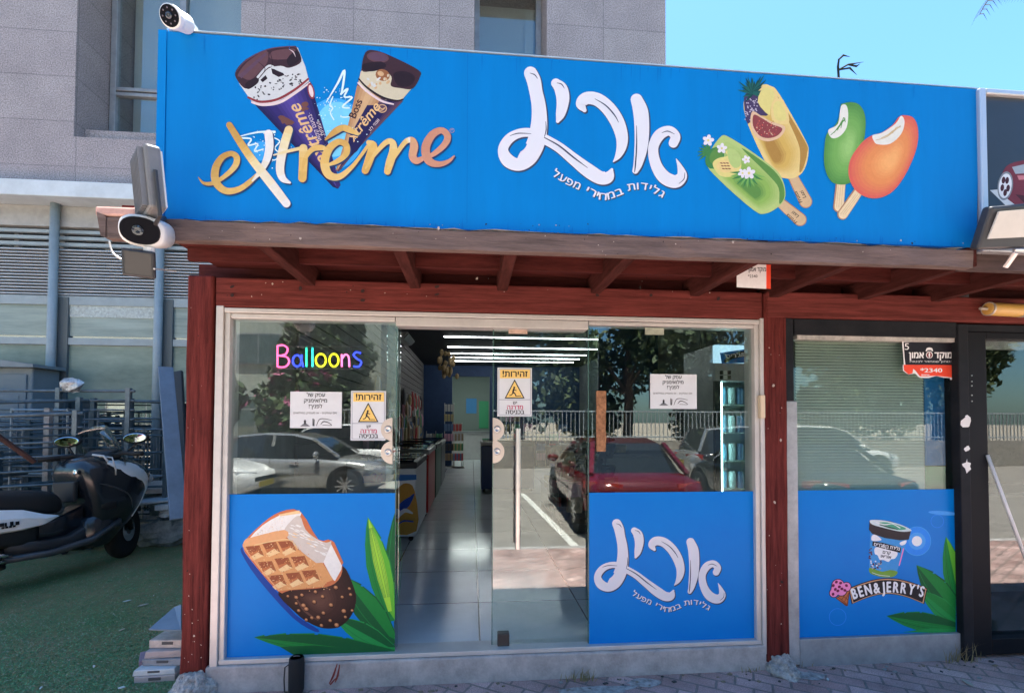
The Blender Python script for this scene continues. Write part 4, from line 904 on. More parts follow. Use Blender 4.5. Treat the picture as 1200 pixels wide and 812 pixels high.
for u, v in ((288,484),(330,490),(358,478),(426,462),(462,486),(420,512),(366,530),(380,548),(342,556),(440,590),(408,592),(466,568),(504,528),(528,440),(560,488),(596,446),(602,476),(568,558),(610,556),(576,588),(500,606),(456,630),(532,628),(380,602),(330,520)):
    r = random.uniform(8, 14); a.ellipse(u+2, v+3, r, r*.85, 0, ix['choc_d'], 10); a.ellipse(u, v, r*.9, r*.75, 20, ix['nut_d'], 10); a.ellipse(u-1, v-2, r*.55, r*.45, 20, ix['nut'], 8)
a.build('picture', mats_, fw1)

# --- name film on the fixed pane right of the door
fw2 = film('name_poster', 'blue window film with big white Hebrew brush lettering', 690.5, 885.3, 576.3, 753.5)
a = Art(FY0, 670, 570, 3.354)
k_ = 805/240
# the same logo, smaller: map sign artwork units onto this film
sxk = (600-90)/(972-98); a.o = (670+90/3.354-98*sxk/3.354, 570+130/3.354-80*sxk*.98/3.354, 3.354/sxk)
logo(a); a.build('lettering', [I_WHITE, I_GREY, BLUE2], fw2)

# --- tub film
fw3 = film('ice_cream_tub_poster', 'blue window film picturing an ice cream tub above an arched black name banner', 931.5, 1120.5, 573.8, 743.8)
names, mats_ = pal(black=(30,28,34), white=(232,232,232), lid=(46,40,44), lid_t=(190,206,206), lid_g=(70,150,120), tub=(60,140,200), grass=(110,150,60), gold=(196,150,110), pink=(230,130,180), cherry=(110,20,60), cone=(176,100,60), cone_d=(110,56,36), star=(220,240,255), ring=(60,150,235), grey=(150,146,150), cherryd=(80,30,60))
names += LEAF[0]; mats_ += LEAF[1]; ix = {n: i for i, n in enumerate(names)}
a = Art(FY0, 900, 570, 3.357); a.clip = (108, 15, 739, 582)
leaf(a, (760, 190), (764, 520), 26, ix['leaf_d'], None, (2,)); leaf(a, (700, 196), (762, 500), 40, ix['leaf'], ix['leaf_l'], (3,)); leaf(a, (584, 308), (764, 530), 50, ix['leaf_d'], ix['leaf'], (3, 4)); leaf(a, (600, 410), (764, 545), 36, ix['leaf_m'], ix['leaf'], (2,)); leaf(a, (466, 508), (764, 556), 38, ix['leaf'], ix['leaf_d'], (2, 3, 4)); a.poly([(530,572),(640,556),(764,560),(764,576)], ix['leaf_m'])
def disc_ring(cx, cy, r): a.ellipse(cx, cy, r, r, 0, ix['soft'], 30); a.ellipse(cx, cy, r-2.2, r-2.2, 0, ix['soft2'] if r < 30 else len(names), 30)
a.ellipse(586, 214, 56, 58, 0, ix['ring'], 32); a.ellipse(586, 214, 53, 55, 0, ix['soft'], 32); a.ellipse(586, 214, 34, 34, 0, ix['soft2'], 24); a.ellipse(586, 214, 20, 20, 0, ix['star'], 20)
for cx, cy, r in ((666, 136, 26), (274, 512, 34)): a.ellipse(cx, cy, r, r, 0, ix['soft'], 26); a.ellipse(cx, cy, r-2, r-2, 0, len(names), 26)
a.ellipse(690, 104, 60, 8, 4, ix['soft2'], 16)
a.clip = None; a.o = (960, 600, 6.764)
# tub
a.poly([(404,150),(396,470),(420,492),(500,514),(570,514),(606,500),(700,215)], ix['tub'])
a.poly([(416,190),(440,176),(480,200),(490,222),(420,226)], ix['white'], 3); a.poly([(640,240),(690,222),(684,250),(650,262)], ix['white'], 3)
a.poly([(398,440),(430,446),(500,470),(560,456),(622,470),(606,500),(570,514),(500,514),(420,492),(396,470)], ix['grass'], 2)
a.poly([(438,290),(470,276),(600,308),(622,330),(600,366),(570,372),(548,392),(510,378),(480,376),(462,340),(442,330)], ix['white'], 4)
a.poly([(424,228),(500,240),(650,280),(644,322),(520,290),(420,264)], ix['black']); 
a.text(rev("גלידת בן&ג'ריס"), 534, 284, 40, ix['white'], rot=11, bold=.03, width=210); a.text(rev('קרם'), 534, 330, 36, ix['black'], rot=8, bold=.04); a.text(rev('אוריאו'), 528, 362, 34, ix['black'], rot=8, bold=.04)
for _ in range(26): a.ellipse(random.uniform(402, 490), random.uniform(380, 455), random.uniform(5, 12), random.uniform(4, 8), random.uniform(0, 180), random.choice([ix['grey'], ix['cherryd'], ix['white'], ix['lid']]), 8)
for _ in range(12): a.ellipse(random.uniform(396, 416), random.uniform(240, 370), 7, 6, 0, ix['cherryd'], 8)
a.stroke([(420,478,3),(480,498,4),(560,506,3)], ix['white'], 4); a.stroke([(668,290,9),(650,360,9),(634,420,8)], ix['pink'], 4)
a.poly([(400,66),(394,138),(420,170),(520,204),(640,222),(710,216),(730,140),(680,110),(560,70),(450,58)], ix['lid'], 0); a.poly([(400,70),(420,60),(520,66),(640,96),(726,136),(720,150),(640,152),(500,120),(420,96)], ix['lid_t'], 3)
a.poly([(470,84),(540,80),(640,106),(690,132),(620,140),(520,116)], ix['lid_g'], 3); a.stroke([(450,80,5),(520,98,8),(580,92,5),(640,124,7)], ix['white'], 4); a.stroke([(480,100,5),(560,120,8),(620,134,5)], ix['lid'], 4)
# banner
def arch(x0, x1, yt, ye, hgt, n=20): 
    T = [(x0+(x1-x0)*i/n, ye-(ye-yt)*math.sin(math.pi*i/n)) for i in range(n+1)]; B_ = [(x0+(x1-x0)*(.04+.92*i/n), ye+hgt-(ye-yt)*math.sin(math.pi*i/n)) for i in range(n+1)]
    return T+B_[::-1]
a.poly(arch(232, 858, 520, 600, 128), ix['black']); a.poly(arch(240, 850, 527, 606, 116), ix['gold']); a.poly(arch(248, 842, 535, 612, 102), ix['black'])
a.arc_text("BEN&JERRY'S", [(266,690),(400,650),(545,632),(690,644),(828,672)], 118, ix['white'], bold=.06, gap=.14)
# cone emblem
a.poly([(130,680),(246,604),(226,742),(212,742)], ix['cone_d']); a.poly([(140,680),(238,618),(220,730)], ix['cone'])
for p_, q_ in (((150,672),(214,722)),((180,654),(226,692)),((200,710),(234,640)),((178,694),(210,640))): a.stroke([(*p_, 5), (*q_, 5)], ix['cone_d'], 1)
for q_, mi_ in ((6, 'black'), (0, 'pink')):
    for cx, cy, r in ((150,580,48),(116,640,32),(216,590,34),(176,620,40),(140,610,44)): a.ellipse(cx, cy, r+q_, r+q_, 0, ix[mi_], 18)
for cx, cy in ((112,580),(170,560),(148,622),(110,648),(180,606),(216,580),(136,552),(204,618),(160,590),(128,610)): a.ellipse(cx, cy, 13, 11, cx, ix['cherry'], 10)
a.build('picture', mats_+[BLUE2], fw3)

# ================================================================ notices and stickers
PAPER = mat('paper', (.70, .74, .76), .7, var=.05, vscale=8)
def sheet(name, label, cat, u0, u1, v0, v1, y, group=None):
    z1, z0 = Zz((u0+u1)/2, v0, y), Zz((u0+u1)/2, v1, y); x0, x1 = X(u0, (v0+v1)/2, y), X(u1, (v0+v1)/2, y)
    o = thing(name, label, cat, ((x0+x1)/2, y, z0), group=group); m = MB(); m.box(x0, x1, y, y+.002, z0, z1); m.build('paper', PAPER, o); return o
names, cm = pal(black=(36,32,40), yellow=(226,188,108), red=(168,60,92), line=(120,125,140))
def caution(label, u0, v0, k, y):
    o = sheet('caution_notice', label, 'notice', u0, u0+41*k, v0, v0+58*k, y, 'caution notices on the glass'); a = Art(y, u0, v0, 1/k, lift=.001)
    a.poly([(3,2),(39,2),(39,12.5),(3,12.5)], 1); a.text('!'+rev('זהירות'), 21, 10.6, 10.5, 0, bold=.035, width=30)
    for q in ([(1.6,1.6,.5),(39.4,1.6,.5)], [(1.6,56,.5),(39.4,56,.5)], [(1.6,1.6,.5),(1.6,56,.5)], [(39.4,1.6,.5),(39.4,56,.5)], [(1.6,38,.6),(39.4,38,.6)]): a.stroke(q, 3, 1, cap=False)
    a.poly([(20.5,13.6),(32.6,36.6),(8.4,36.6)], 0); a.poly([(20.5,16.2),(30.6,35.3),(10.4,35.3)], 1)
    a.ellipse(20, 23.6, 1.2, 1.2, 0, 0, 10); a.stroke([(19.6,25.4,2),(18.6,29,2),(20.6,30.6,1.4),(22,33,1.2)], 0, 4); a.stroke([(18.6,29,1.4),(17,32,1.2),(14.6,33,1)], 0, 4); a.stroke([(19.4,26,1),(22.4,27,.9)], 0, 1); a.stroke([(21.5,33.6,.8),(28,33.6,.8)], 0, 1)
    a.text(rev('יש'), 21, 43.4, 5.6, 0, bold=.02); a.text(rev('מדרגה'), 21, 49.4, 7.4, 2, bold=.03); a.text(rev('בכניסה'), 21, 55, 7.4, 0, bold=.03)
    a.build('print', cm, o)
caution('caution notice with yellow triangle beside the door lock, on the window with the neon word', 411, 458, 1.0, -.008)
caution('caution notice with yellow triangle hanging on the sliding glass door above the steel handle', 583, 431, .98, .022)
def reserve(label, u0, v0, w_, h_, y):
    o = sheet('white_notice', label, 'notice', u0, u0+w_, v0, v0+h_, y, 'white paper notices on the panes'); a = Art(y, u0, v0, 744/w_, lift=.001); k_ = 1
    a.text(rev('עסק של'), 372, 70, 78, 0, bold=.02); a.text(rev('מילואימניק'), 366, 152, 78, 0, bold=.02); a.text('!'+rev('לפניך'), 366, 234, 78, 0, bold=.02); a.text(rev('אם עוסקים - או מעסיק במילואים'), 360, 318, 42, 0, bold=.006, width=620)
    a.poly([(140,500),(200,452),(196,420),(214,396),(232,420),(228,452),(290,500)], 1); a.ellipse(214, 440, 12, 34, 0, 0, 12)
    a.stroke([(330,390,14),(330,486,14)], 0, 1); a.stroke([(348,400,10),(344,490,10)], 0, 1); a.stroke([(380,490,6),(420,400,10),(500,390,9),(596,410,6)], 0, 4); a.stroke([(440,470,6),(480,430,14),(540,440,10),(600,480,6),(560,484,6),(470,480,6)], 0, 4)
    a.build('print', [I_BLACK, mat('ink_mid_grey', (.16, .17, .19), .6)], o)
reserve('white Hebrew paper notice under the neon word, at the left window', 340, 459, 60.5, 42.5, -.008)
reserve('white Hebrew paper notice taped high on the pane with the brush lettered film', 762, 438.5, 54.5, 40.5, -.008)
# alarm company stickers
o = thing('alarm_sticker', 'torn black and red alarm company sticker on the blind window corner', 'sticker', at(1090, 443, -.006), group='alarm company stickers')
names, cm = pal(white=(232,226,226), black=(26,26,34), red=(230,72,48), maroon=(120,40,52))
a = Art(-.0045, 1050, 390, 13.54, lift=.001)
a.poly([(96,146),(230,122),(964,136),(950,300),(990,744),(860,742),(850,716),(760,712),(640,680),(520,716),(370,712),(300,640),(268,650),(200,664),(108,600),(104,516),(126,500)], 0)
a.poly([(120,150),(236,146),(930,158),(920,300),(940,512),(150,506),(136,400)], 1); a.poly([(120,506),(940,512),(958,716),(850,706),(640,680),(470,690),(380,690),(310,600),(272,570),(262,640),(200,660),(126,596)], 2)
a.text('5', 172, 268, 150, 0, bold=.01, width=70); a.text(rev('מוקד'), 752, 400, 150, 0, bold=.05, width=286); a.text(rev('אמון'), 324, 400, 150, 0, bold=.05, width=240)
a.ellipse(530, 350, 54, 56, 0, 0, 22); a.ellipse(530, 352, 42, 46, 0, 3, 20); a.ellipse(530, 352, 14, 40, 0, 0, 14); a.ellipse(530, 262, 52, 30, 0, 0, 18); a.poly([(478,266),(582,266),(590,292),(470,292)], 0); a.ellipse(530, 282, 40, 10, 0, 1, 14)
a.text(rev('בטחון שמחזיר לבטוח'), 560, 470, 44, 0, bold=.0, width=680); a.text('*2340', 560, 626, 92, 0, bold=.03, width=350); a.text('www.', 470, 680, 50, 0, bold=.02, width=140)
a.build('print', cm, o)
m = MB(); p_, q_ = at(1059, 400, -.003), at(1121, 430, -.003); m.box(p_.x, q_.x, -.0035, -.001, q_.z, p_.z); m.build('backing', PAPER, o)
o = thing('beam_sticker', 'white alarm company sticker with a red edge on the board above the beam', 'sticker', (X(884, 320, -.34), -.345, zh1+.05), group='alarm company stickers')
a = Art(-.345, 800, 60, 3.0); a.poly([(190,830),(190,736),(310,736),(310,836)], 2); a.poly([(190,830),(190,736),(294,738),(294,836)], 0); a.text(rev('מוקד אמון'), 262, 774, 22, 1, bold=.03, width=62); a.text('*2340', 246, 796, 14, 1, bold=.02); m = MB()
a.build('print', cm, o)
for lab, u0, u1, v0, v1, y, c in (('small cream label above the caution notice on the sliding door', 596, 618, 384, 391, .024, (.58, .42, .33)), ('small pale label at the top of the pane with the white notice', 756, 778, 384, 392, -.006, (.42, .46, .36))):
    z1, z0 = Zz(u0, v0, y), Zz(u0, v1, y); m = MB(); m.box(X(u0, v0, y), X(u1, v0, y), y, y+.003, z0, z1); tag(m.build('door_label', mat('label_%d' % u0, c, .7, var=.3, vscale=25)), lab, 'label')
x0, x1 = X(699, 490, -.012), X(710, 490, -.012); m = MB(); k_ = 14; z0, z1 = Zz(704, 529, -.012), Zz(704, 458, -.012)
m.loft([[(x0+random.uniform(-.002, .002), -.014, z0+(z1-z0)*i/k_), (x1+random.uniform(-.002, .002), -.014, z0+(z1-z0)*i/k_), (x1, -.004, z0+(z1-z0)*i/k_), (x0, -.004, z0+(z1-z0)*i/k_)] for i in range(k_+1)])
tag(m.build('cork_strip', mat('cork', (.36, .17, .08), .9, var=.7, vscale=40, bump=.6)), 'narrow brown cork strip stuck upright beside the edge of the pane', 'strip')

# ================================================================ neon word
nw = thing('neon_sign', 'lit neon word Balloons in pink, blue, green and yellow tubes behind the window', 'neon sign', at(373, 431, .12))
NE = {'pink': emis('neon_pink', (1, .10, .28), .75), 'blue': emis('neon_blue', (.03, .05, 1), .9), 'green': emis('neon_green', (.05, .85, .50), .55), 'cyan': emis('neon_cyan', (.05, .80, .75), .55), 'yellow': emis('neon_yellow', (1, .85, .02), .62), 'rose': emis('neon_rose', (1, .16, .40), .75)}
def neon(c, strokes, name='letter_tube'):
    m = MB()
    for s in strokes:
        L = smooth_line([(*p, 0) for p in s], 4) if len(s) > 2 else [(*p, 0) for p in s]
        m.tube([at(240+u/3.383, 350+v/3.383, .12) for u, v, _ in L], .0062, 6)
    m.build(name, NE[c], nw, smooth=True)
ring = lambda cx, cy, rx, ry: [(cx+rx*math.cos(t), cy+ry*math.sin(t)) for t in [2*math.pi*i/12 for i in range(13)]]
neon('pink', [[(288,190),(288,270)], [(286,188),(310,184),(328,198),(320,220),(292,226)], [(296,226),(326,232),(334,252),(318,270),(288,270)]])
neon('blue', [ring(366, 246, 17, 22), [(384,222),(384,246),(390,270)]])
neon('green', [[(403,194),(403,270)]]); neon('cyan', [[(427,194),(427,270)]])
neon('yellow', [ring(460, 244, 20, 25)]); neon('yellow', [ring(512, 244, 18, 25)])
neon('rose', [[(543,220),(543,270)], [(543,240),(556,222),(570,230),(573,270)]])
neon('blue', [[(618,216),(600,212),(590,224),(604,238),(620,250),(612,268),(590,268)]])
m = MB(); z_ = Zz(373, 404, .12)
m.tube([at(326, 406, .128), at(424, 406, .128)], .0015, 4); m.tube([at(326, 432, .128), at(424, 432, .128)], .0015, 4)
for u in (340, 410): m.tube([at(u, 374, .128), at(u, 432, .128)], .001, 4)
m.build('wire', mat('grey_wire', (.3, .3, .3), .5), nw)

# ================================================================ lamps and cameras
LGT = mat('lamp_grey', (.20, .20, .20), .5, metal=.2, var=.2); LGT2 = mat('lamp_dark', (.035, .035, .038), .45)
# flood light at the left end, seen from its finned back
fl = thing('floodlight', 'grey finned floodlight at the end of the blue sign', 'floodlight', at(186, 254, SY-.05), group='floodlights under the signs')
c = at(176, 217, SY-.20); yaxis = Vector((.74, .66, .10)).normalized(); xaxis = yaxis.cross(Vector((0, 0, 1))).normalized(); zax = xaxis.cross(yaxis).normalized()
m = MB(); m.obox(c, xaxis*.105, yaxis*.028, zax*.128); m.build('housing', LGT, fl, bevel=.012)
m = MB()
for i in range(7): m.obox(c-yaxis*.036+xaxis*(i-3)*.026, xaxis*.003, yaxis*.011, zax*.115)
m.build('cooling_fin', LGT, fl)
m = MB(); m.obox(c+yaxis*.031, xaxis*.092, yaxis*.003, zax*.112); m.build('lens', mat('lamp_lens', (.7, .72, .72), .2), fl)
m = MB(); m.tube([c+xaxis*.115+zax*.02, c+xaxis*.12-zax*.16, c-zax*.17, c-xaxis*.12-zax*.16, c-xaxis*.115+zax*.02], .008, 6); e = at(192, 256, SY-.03)
m.tube([c-zax*.17, e], .012, 8); m.build('bracket', LGT2, fl)
# big flood light at the right end
fr_ = thing('floodlight', 'large black floodlight with a pale glass face under the black sign', 'floodlight', at(1172, 294, SY-.1), group='floodlights under the signs')
P = [at(1163, 242, SY-.17), at(1222, 237, SY-.17), at(1226, 290, SY-.10), at(1146, 293, SY-.10)]
def quadbox(P, inset, d0, d1):
    c = sum(P, Vector())/4; n = (P[1]-P[0]).cross(P[3]-P[0]).normalized()
    if n.y > 0: n = -n
    Q = [c+(p-c)*(1-inset) for p in P]; return [q+n*d0 for q in Q], [q+n*d1 for q in Q]
m = MB(); A_, B_ = quadbox(P, 0, -.05, 0.0); m.loft([A_, B_]); m.build('housing', LGT2, fr_, bevel=.012)
m = MB(); P2 = [at(1170, 248, SY-.17), at(1216, 244, SY-.17), at(1219, 277, SY-.12), at(1157, 280, SY-.12)]; A_, B_ = quadbox(P2, 0, -.003, .004); m.loft([A_, B_]); m.build('lens', mat('lamp_lens_warm', (.62, .60, .54), .3, var=.08), fr_)
m = MB(); q = at(1190, 296, SY-.06); m.tube([q, q+Vector((0, .05, -.06))], .014, 8); q = at(1204, 293, SY-.1); m.tube([at(1188, 293, SY-.11), q], .008, 6); m.build('bracket', STEEL, fr_)
# bullet camera on top of the sign
def capsule_cam(o, c, d, r, l, wm, face_in):
    d = Vector(d).normalized(); m = MB(); m.lathe([(0, -l), (r*.75, -l), (r*.95, -l*.9), (r, -.02), (r*1.12, 0.0), (r*1.12, .02), (r*1.0, .024)], c, d, 24); m.build('body', wm, o, smooth=False)
    m = MB(); m.lathe([(0, .026), (r*.98, .026), (r*1.0, .02)], c, d, 24); f = m.build('face', mat('camera_black_face', (.006, .006, .009), .5, spec=.08), o)
    m = MB(); m.lathe([(r*.34, .027), (r*.34, .031), (r*.2, .033), (0, .031)], Vector(c)+d*0.0, d, 16); m.build('lens', mat('camera_lens', (.02, .025, .04), .05, coat=1), f, smooth=True)
    m = MB()
    for i in range(8): 
        t = i*math.pi/4; a_ = d.cross(Vector((0, 0, 1))).normalized(); b_ = a_.cross(d); m.lathe([(.004, .027), (0, .030)], Vector(c)+(a_*math.cos(t)+b_*math.sin(t))*r*.68, d, 6)
    m.build('infrared_led', mat('led_dull', (.12, .10, .12), .3), f)
c1 = thing('security_camera', 'white bullet camera perched on top of the blue sign', 'camera', at(212, 37, SY+.03), group='security cameras'); c = at(203, 21, SY-.10)
cdv = Vector((-.10, -.86, -.42)); capsule_cam(c1, c, cdv, .042, .095, WHITEP, True)
e = at(219, 36, SY+.04); m = MB(); m.tube([c-cdv*.10, e+Vector((0, 0, .03))], .02, 10); m.lathe([(.045, -.012), (.045, .02), (.03, .035), (0, .036)], e, (0, 0, 1), 18); m.build('mount', WHITEP, c1)
c2 = thing('security_camera', 'white camera with oval black face on the roof edge, above a dark solar panel', 'camera', at(166, 288, YF-.1), group='security cameras')
c = at(167, 271, YF-.16); fyv = Vector((-.38, .86, .27)).normalized(); fx = fyv.cross(Vector((0, 0, 1))).normalized(); fz = fx.cross(fyv).normalized()
def oval(c, w_, h_, d, n=28, pw=2.6): return [c+fx*w_*math.copysign(abs(math.cos(t))**(2/pw), math.cos(t))+fz*h_*math.copysign(abs(math.sin(t))**(2/pw), math.sin(t))+fyv*d for t in [2*math.pi*i/n for i in range(n)]]
m = MB(); m.loft([oval(c, .072, .056, -.01), oval(c, .080, .064, .0), oval(c, .080, .064, .05), oval(c+fx*.025, .074, .060, .11), oval(c+fx*.025, .045, .035, .125)]); m.build('body', WHITEP, c2, smooth=True)
m = MB(); m.loft([oval(c-fx*.006, .066, .052, -.022, pw=2.3), oval(c-fx*.006, .069, .055, -.009, pw=2.3)]); f = m.build('face', mat('camera_black_face', (.006, .006, .009), .5, spec=.08), c2)
m = MB(); m.lathe([(.02, 0), (.02, .005), (.012, .007), (0, .005)], c-fyv*.022-fx*.012, -fyv, 16); m.build('lens', mat('camera_lens', (.02, .025, .04), .05, coat=1), f)
m = MB(); m.tube([c-fz*.06+fx*.02, c-fz*.10+fx*.02], .02, 10); m.tube([c+fyv*.14, at(176, 262, YF)], .018, 8); m.build('mount', WHITEP, c2)
s0 = at(163, 309, YF-.15); m = MB(); m.obox(s0, fx*.056, fyv*.013, fz*.056); sp = m.build('solar_panel', mat('panel_frame', (.02, .02, .024), .35), c2, bevel=.008)
m = MB(); m.obox(s0-fyv*.0138, fx*.044, fyv*.0012, fz*.044); m.build('solar_cell', mat('solar_cell', (.045, .038, .036), .15), sp)
m = MB(); m.tube([smooth_line([(*at(u, v, YF-.1), 0) for u, v in ((128, 283), (132, 296), (142, 304))], 5)[i][:3] for i in range(11)], .004, 6); m.tube([s0+Vector((.06, 0, -.02)), at(192, 316, YF+.1), at(206, 318, YF+.2)], .004, 6); m.build('cable', mat('pale_cable', (.5, .5, .48), .5), c2)
# amber lamp
al = thing('amber_lamp', 'yellow tubular lamp fixed to the dark red beam', 'lamp', at(1175, 363, -.12)); p0, p1_ = at(1157, 362, -.12), at(1196, 364, -.12)
m = MB(); d = p1_-p0; m.lathe([(.001, -.004), (.036, 0), (.045, .01), (.045, d.length-.01), (.036, d.length)], p0, d, 20); m.build('diffuser', mat('amber_plastic', (.66, .40, .10), .3, var=.1), al, smooth=False)
m = MB(); m.lathe([(.047, 0), (.047, .012)], p0+d.normalized()*.005, d, 20); m.lathe([(.047, 0), (.047, .02)], p1_-d.normalized()*.0, d, 20); m.tube([p0, p0-d.normalized()*.055], .01, 8); m.build('end_cap', mat('lamp_cap', (.55, .50, .42), .4, metal=.3), al)
# ================================================================ scooter (built along +x, then turned)
BODYK = mat('scooter_black', (.010, .012, .016), .22, coat=.4, var=.2, vscale=6); TRIM = mat('scooter_black_plastic', (.014, .015, .017), .5); SILV = mat('scooter_white_panel', (.80, .86, .88), .3, coat=.3, var=.05); RUB = mat('tyre_rubber', (.012, .012, .012), .85); CHR = mat('chrome', (.75, .76, .78), .12, metal=1)
sc = thing('scooter', 'black and white maxi scooter parked on the green turf, windscreen up', 'scooter', (-2.99, 1.42, .012), rz=R(70), scale=1.07, rx=0)
def rr(x, hw, z0, z1, e=.35, n=16, yc=0.0):
    """rounded-rectangle section across the scooter at station x"""
    cz, hz = (z0+z1)/2, (z1-z0)/2
    return [(x, yc+hw*math.copysign(abs(math.cos(t))**e, math.cos(t)), cz+hz*math.copysign(abs(math.sin(t))**e, math.sin(t))) for t in [2*math.pi*i/n for i in range(n)]]
def fwd(m): m.v = [(x+.20, y, z) for x, y, z in m.v]; return m
def steer(m):
    c_, s_ = math.cos(R(30)), math.sin(R(30)); m.v = [(1.28+(x-1.28)*c_-y*s_, (x-1.28)*s_+y*c_, z) for x, y, z in m.v]; return m
def wheel(name, x, r, wd):
    m = MB(); m.lathe([(r*.62, -wd*.42), (r*.80, -wd*.5), (r*.95, -wd*.40), (r, -wd*.12), (r, wd*.12), (r*.95, wd*.40), (r*.80, wd*.5), (r*.62, wd*.42)], (x, 0, r), (0, 1, 0), 32); st_ = steer if x > 1 else (lambda q: q); o = st_(m).build(name, RUB, sc, local=True, smooth=True)
    m = MB(); m.lathe([(r*.64, -wd*.4), (r*.58, -wd*.3), (r*.58, wd*.3), (r*.64, wd*.4)], (x, 0, r), (0, 1, 0), 28); m.lathe([(.05, -wd*.55), (.05, wd*.55)], (x, 0, r), (0, 1, 0), 16)
    for k in range(5):
        t = 2*math.pi*k/5; m.bar((x, 0, r), (x+r*.6*math.cos(t), 0, r+r*.6*math.sin(t)), .04, .03)
    st_(m).build('rim', mat('dark_rim', (.06, .065, .07), .35, metal=.7), o, local=True)
    m = MB(); m.lathe([(r*.42, wd*.5), (r*.42, wd*.53), (r*.2, wd*.53)], (x, 0, r), (0, -1, 0), 24); st_(m).build('brake_disc', CHR, o, local=True)
    return o
wheel('wheel', 0, .29, .14); wheel('wheel', 1.50, .30, .12)
m = MB(); m.loft([rr(1.22, .07, .56, .62), rr(1.36, .10, .58, .655), rr(1.50, .105, .60, .67), rr(1.66, .09, .55, .63), rr(1.78, .06, .46, .53)]); steer(m).build('front_fender', BODYK, sc, smooth=True, local=True)
m = MB()
for s in (-1, 1): m.tube([(1.50, .085*s, .30), (1.40, .085*s, .62), (1.34, .085*s, .85)], .022, 10)
steer(m).build('fork', TRIM, sc, local=True, smooth=True)
SL = [(.30, 1.00, 1.30, .14), (.42, .99, 1.44, .20), (.58, .97, 1.55, .24), (.74, .93, 1.63, .265), (.88, .89, 1.67, .275), (.98, .87, 1.63, .265), (1.06, .88, 1.52, .23), (1.12, .94, 1.38, .15), (1.14, 1.02, 1.28, .07)]
def slice_at(z):
    for a, b in zip(SL, SL[1:]):
        if a[0] <= z <= b[0]: t = (z-a[0])/(b[0]-a[0]); return [p+(q-p)*t for p, q in zip(a[1:], b[1:])]
    return SL[-1][1:]
def skin_y(x, z):
    x0, x1, hw = slice_at(z); xm = x0+(x1-x0)*.28
    t = (xm-x)/(xm-x0) if x < xm else (x-xm)/(x1-xm); return hw*max(0.0, 1-min(1, t)**(4 if x < xm else 2.1))**(.5)
def plan(z, x0, x1, hw, n=28):
    xm = x0+(x1-x0)*.28; P = []
    for i in range(n):
        t = 2*math.pi*i/n; c, s_ = math.cos(t), math.sin(t)
        P.append(((xm+(x1-xm)*abs(c)**.95) if c > 0 else (xm-(xm-x0)*abs(c)**.5), hw*math.copysign(abs(s_)**(.95 if c > 0 else .5), s_), z))
    return P
m = MB(); m.loft([plan(*q) for q in SL]); fair = m.build('front_fairing', BODYK, sc, smooth=True, local=True)
def patch(name, line, mt, par, lift=.010):
    """strip following the fairing: (x, z, width) stations"""
    for s in (-1, 1):
        m = MB(); secs = []; L = smooth_line(line, 5)
        for k, (x, z, w_) in enumerate(L):
            a_, b_ = L[max(k-1, 0)], L[min(k+1, len(L)-1)]; dx, dz = b_[0]-a_[0], b_[1]-a_[1]; l = math.hypot(dx, dz) or 1; nx, nz = -dz/l, dx/l; row = []
            for q in (-.5, -.25, 0, .25, .5): xx, zz_ = x+nx*w_*q, z+nz*w_*q; row.append((xx, s*(skin_y(xx, zz_)+lift*(1 if abs(q) < .4 else -.3)), zz_))
            secs.append(row)
        n = 5; V = [p for r_ in secs for p in r_]; m.add(V, [(i*n+j, i*n+j+1, (i+1)*n+j+1, (i+1)*n+j) if s > 0 else (i*n+j+1, i*n+j, (i+1)*n+j, (i+1)*n+j+1) for i in range(len(secs)-1) for j in range(n-1)]); m.build(name, mt, par, smooth=True, local=True)
patch('nose_panel', [(1.10, 1.065, .03), (1.22, 1.03, .13), (1.36, .965, .18), (1.48, .89, .15), (1.545, .79, .10), (1.53, .68, .05), (1.47, .56, .035), (1.40, .46, .015)], SILV, sc)
patch('fairing_crease', [(1.00, .86, .012), (1.15, .80, .016), (1.30, .70, .016), (1.36, .56, .012)], mat('crease_grey', (.05, .055, .06), .35), sc, .006)
patch('side_grille', [(1.02, .62, .07), (1.10, .625, .08), (1.17, .63, .07)], mat('vent_black', (.004, .004, .005), .8), sc, .006)
m = MB(); m.loft([[(x, y, z) for y, z in ((-.13, .70), (.13, .70), (.15, .90), (-.15, .90))] for x in (.855, .90)]); gb = m.build('glove_box', TRIM, sc, local=True, bevel=.012)
m = MB(); m.lathe([(.026, 0), (.026, .012), (.014, .014), (0, .010)], (.862, -.17, .99), (-1, 0, 0), 16); m.build('ignition_lock', CHR, gb, local=True)
m = MB(); m.loft([rr(.35, .17, .30, .46), rr(.60, .19, .26, .40), rr(.80, .20, .25, .40), rr(1.0, .19, .28, .50), rr(1.15, .16, .40, .62)]); m.build('floorboard', TRIM, sc, smooth=True, local=True)
m = MB(); m.loft([rr(.92, .21, .22, .52), rr(1.12, .22, .22, .60), rr(1.30, .17, .36, .70), rr(1.42, .10, .52, .74)]); m.build('belly_fairing', BODYK, sc, smooth=True, local=True)
m = MB(); m.loft([rr(.45, .10, .38, .58), rr(.70, .11, .36, .56), rr(.95, .12, .40, .66)]); m.build('centre_tunnel', BODYK, sc, smooth=True, local=True)
for s in (-1, 1):
    m = MB(); m.loft([[(x, s*y, z), (x, s*(y+.04), z+.0), (x, s*(y+.04), z+.05), (x, s*y, z+.06)] for x, y, z in ((.30, .17, .27), (.62, .20, .25), (.95, .215, .29), (1.22, .20, .42))]); m.build('side_rail', mat('rail_grey', (.05, .055, .06), .4), sc, smooth=True, local=True)
m = MB(); m.loft([rr(-.50, .10, .62, .76), rr(-.35, .17, .55, .76), rr(-.05, .20, .42, .75), rr(.25, .20, .36, .72), rr(.42, .16, .34, .68)]); fwd(m).build('rear_body', TRIM, sc, smooth=True, local=True, sub=1)
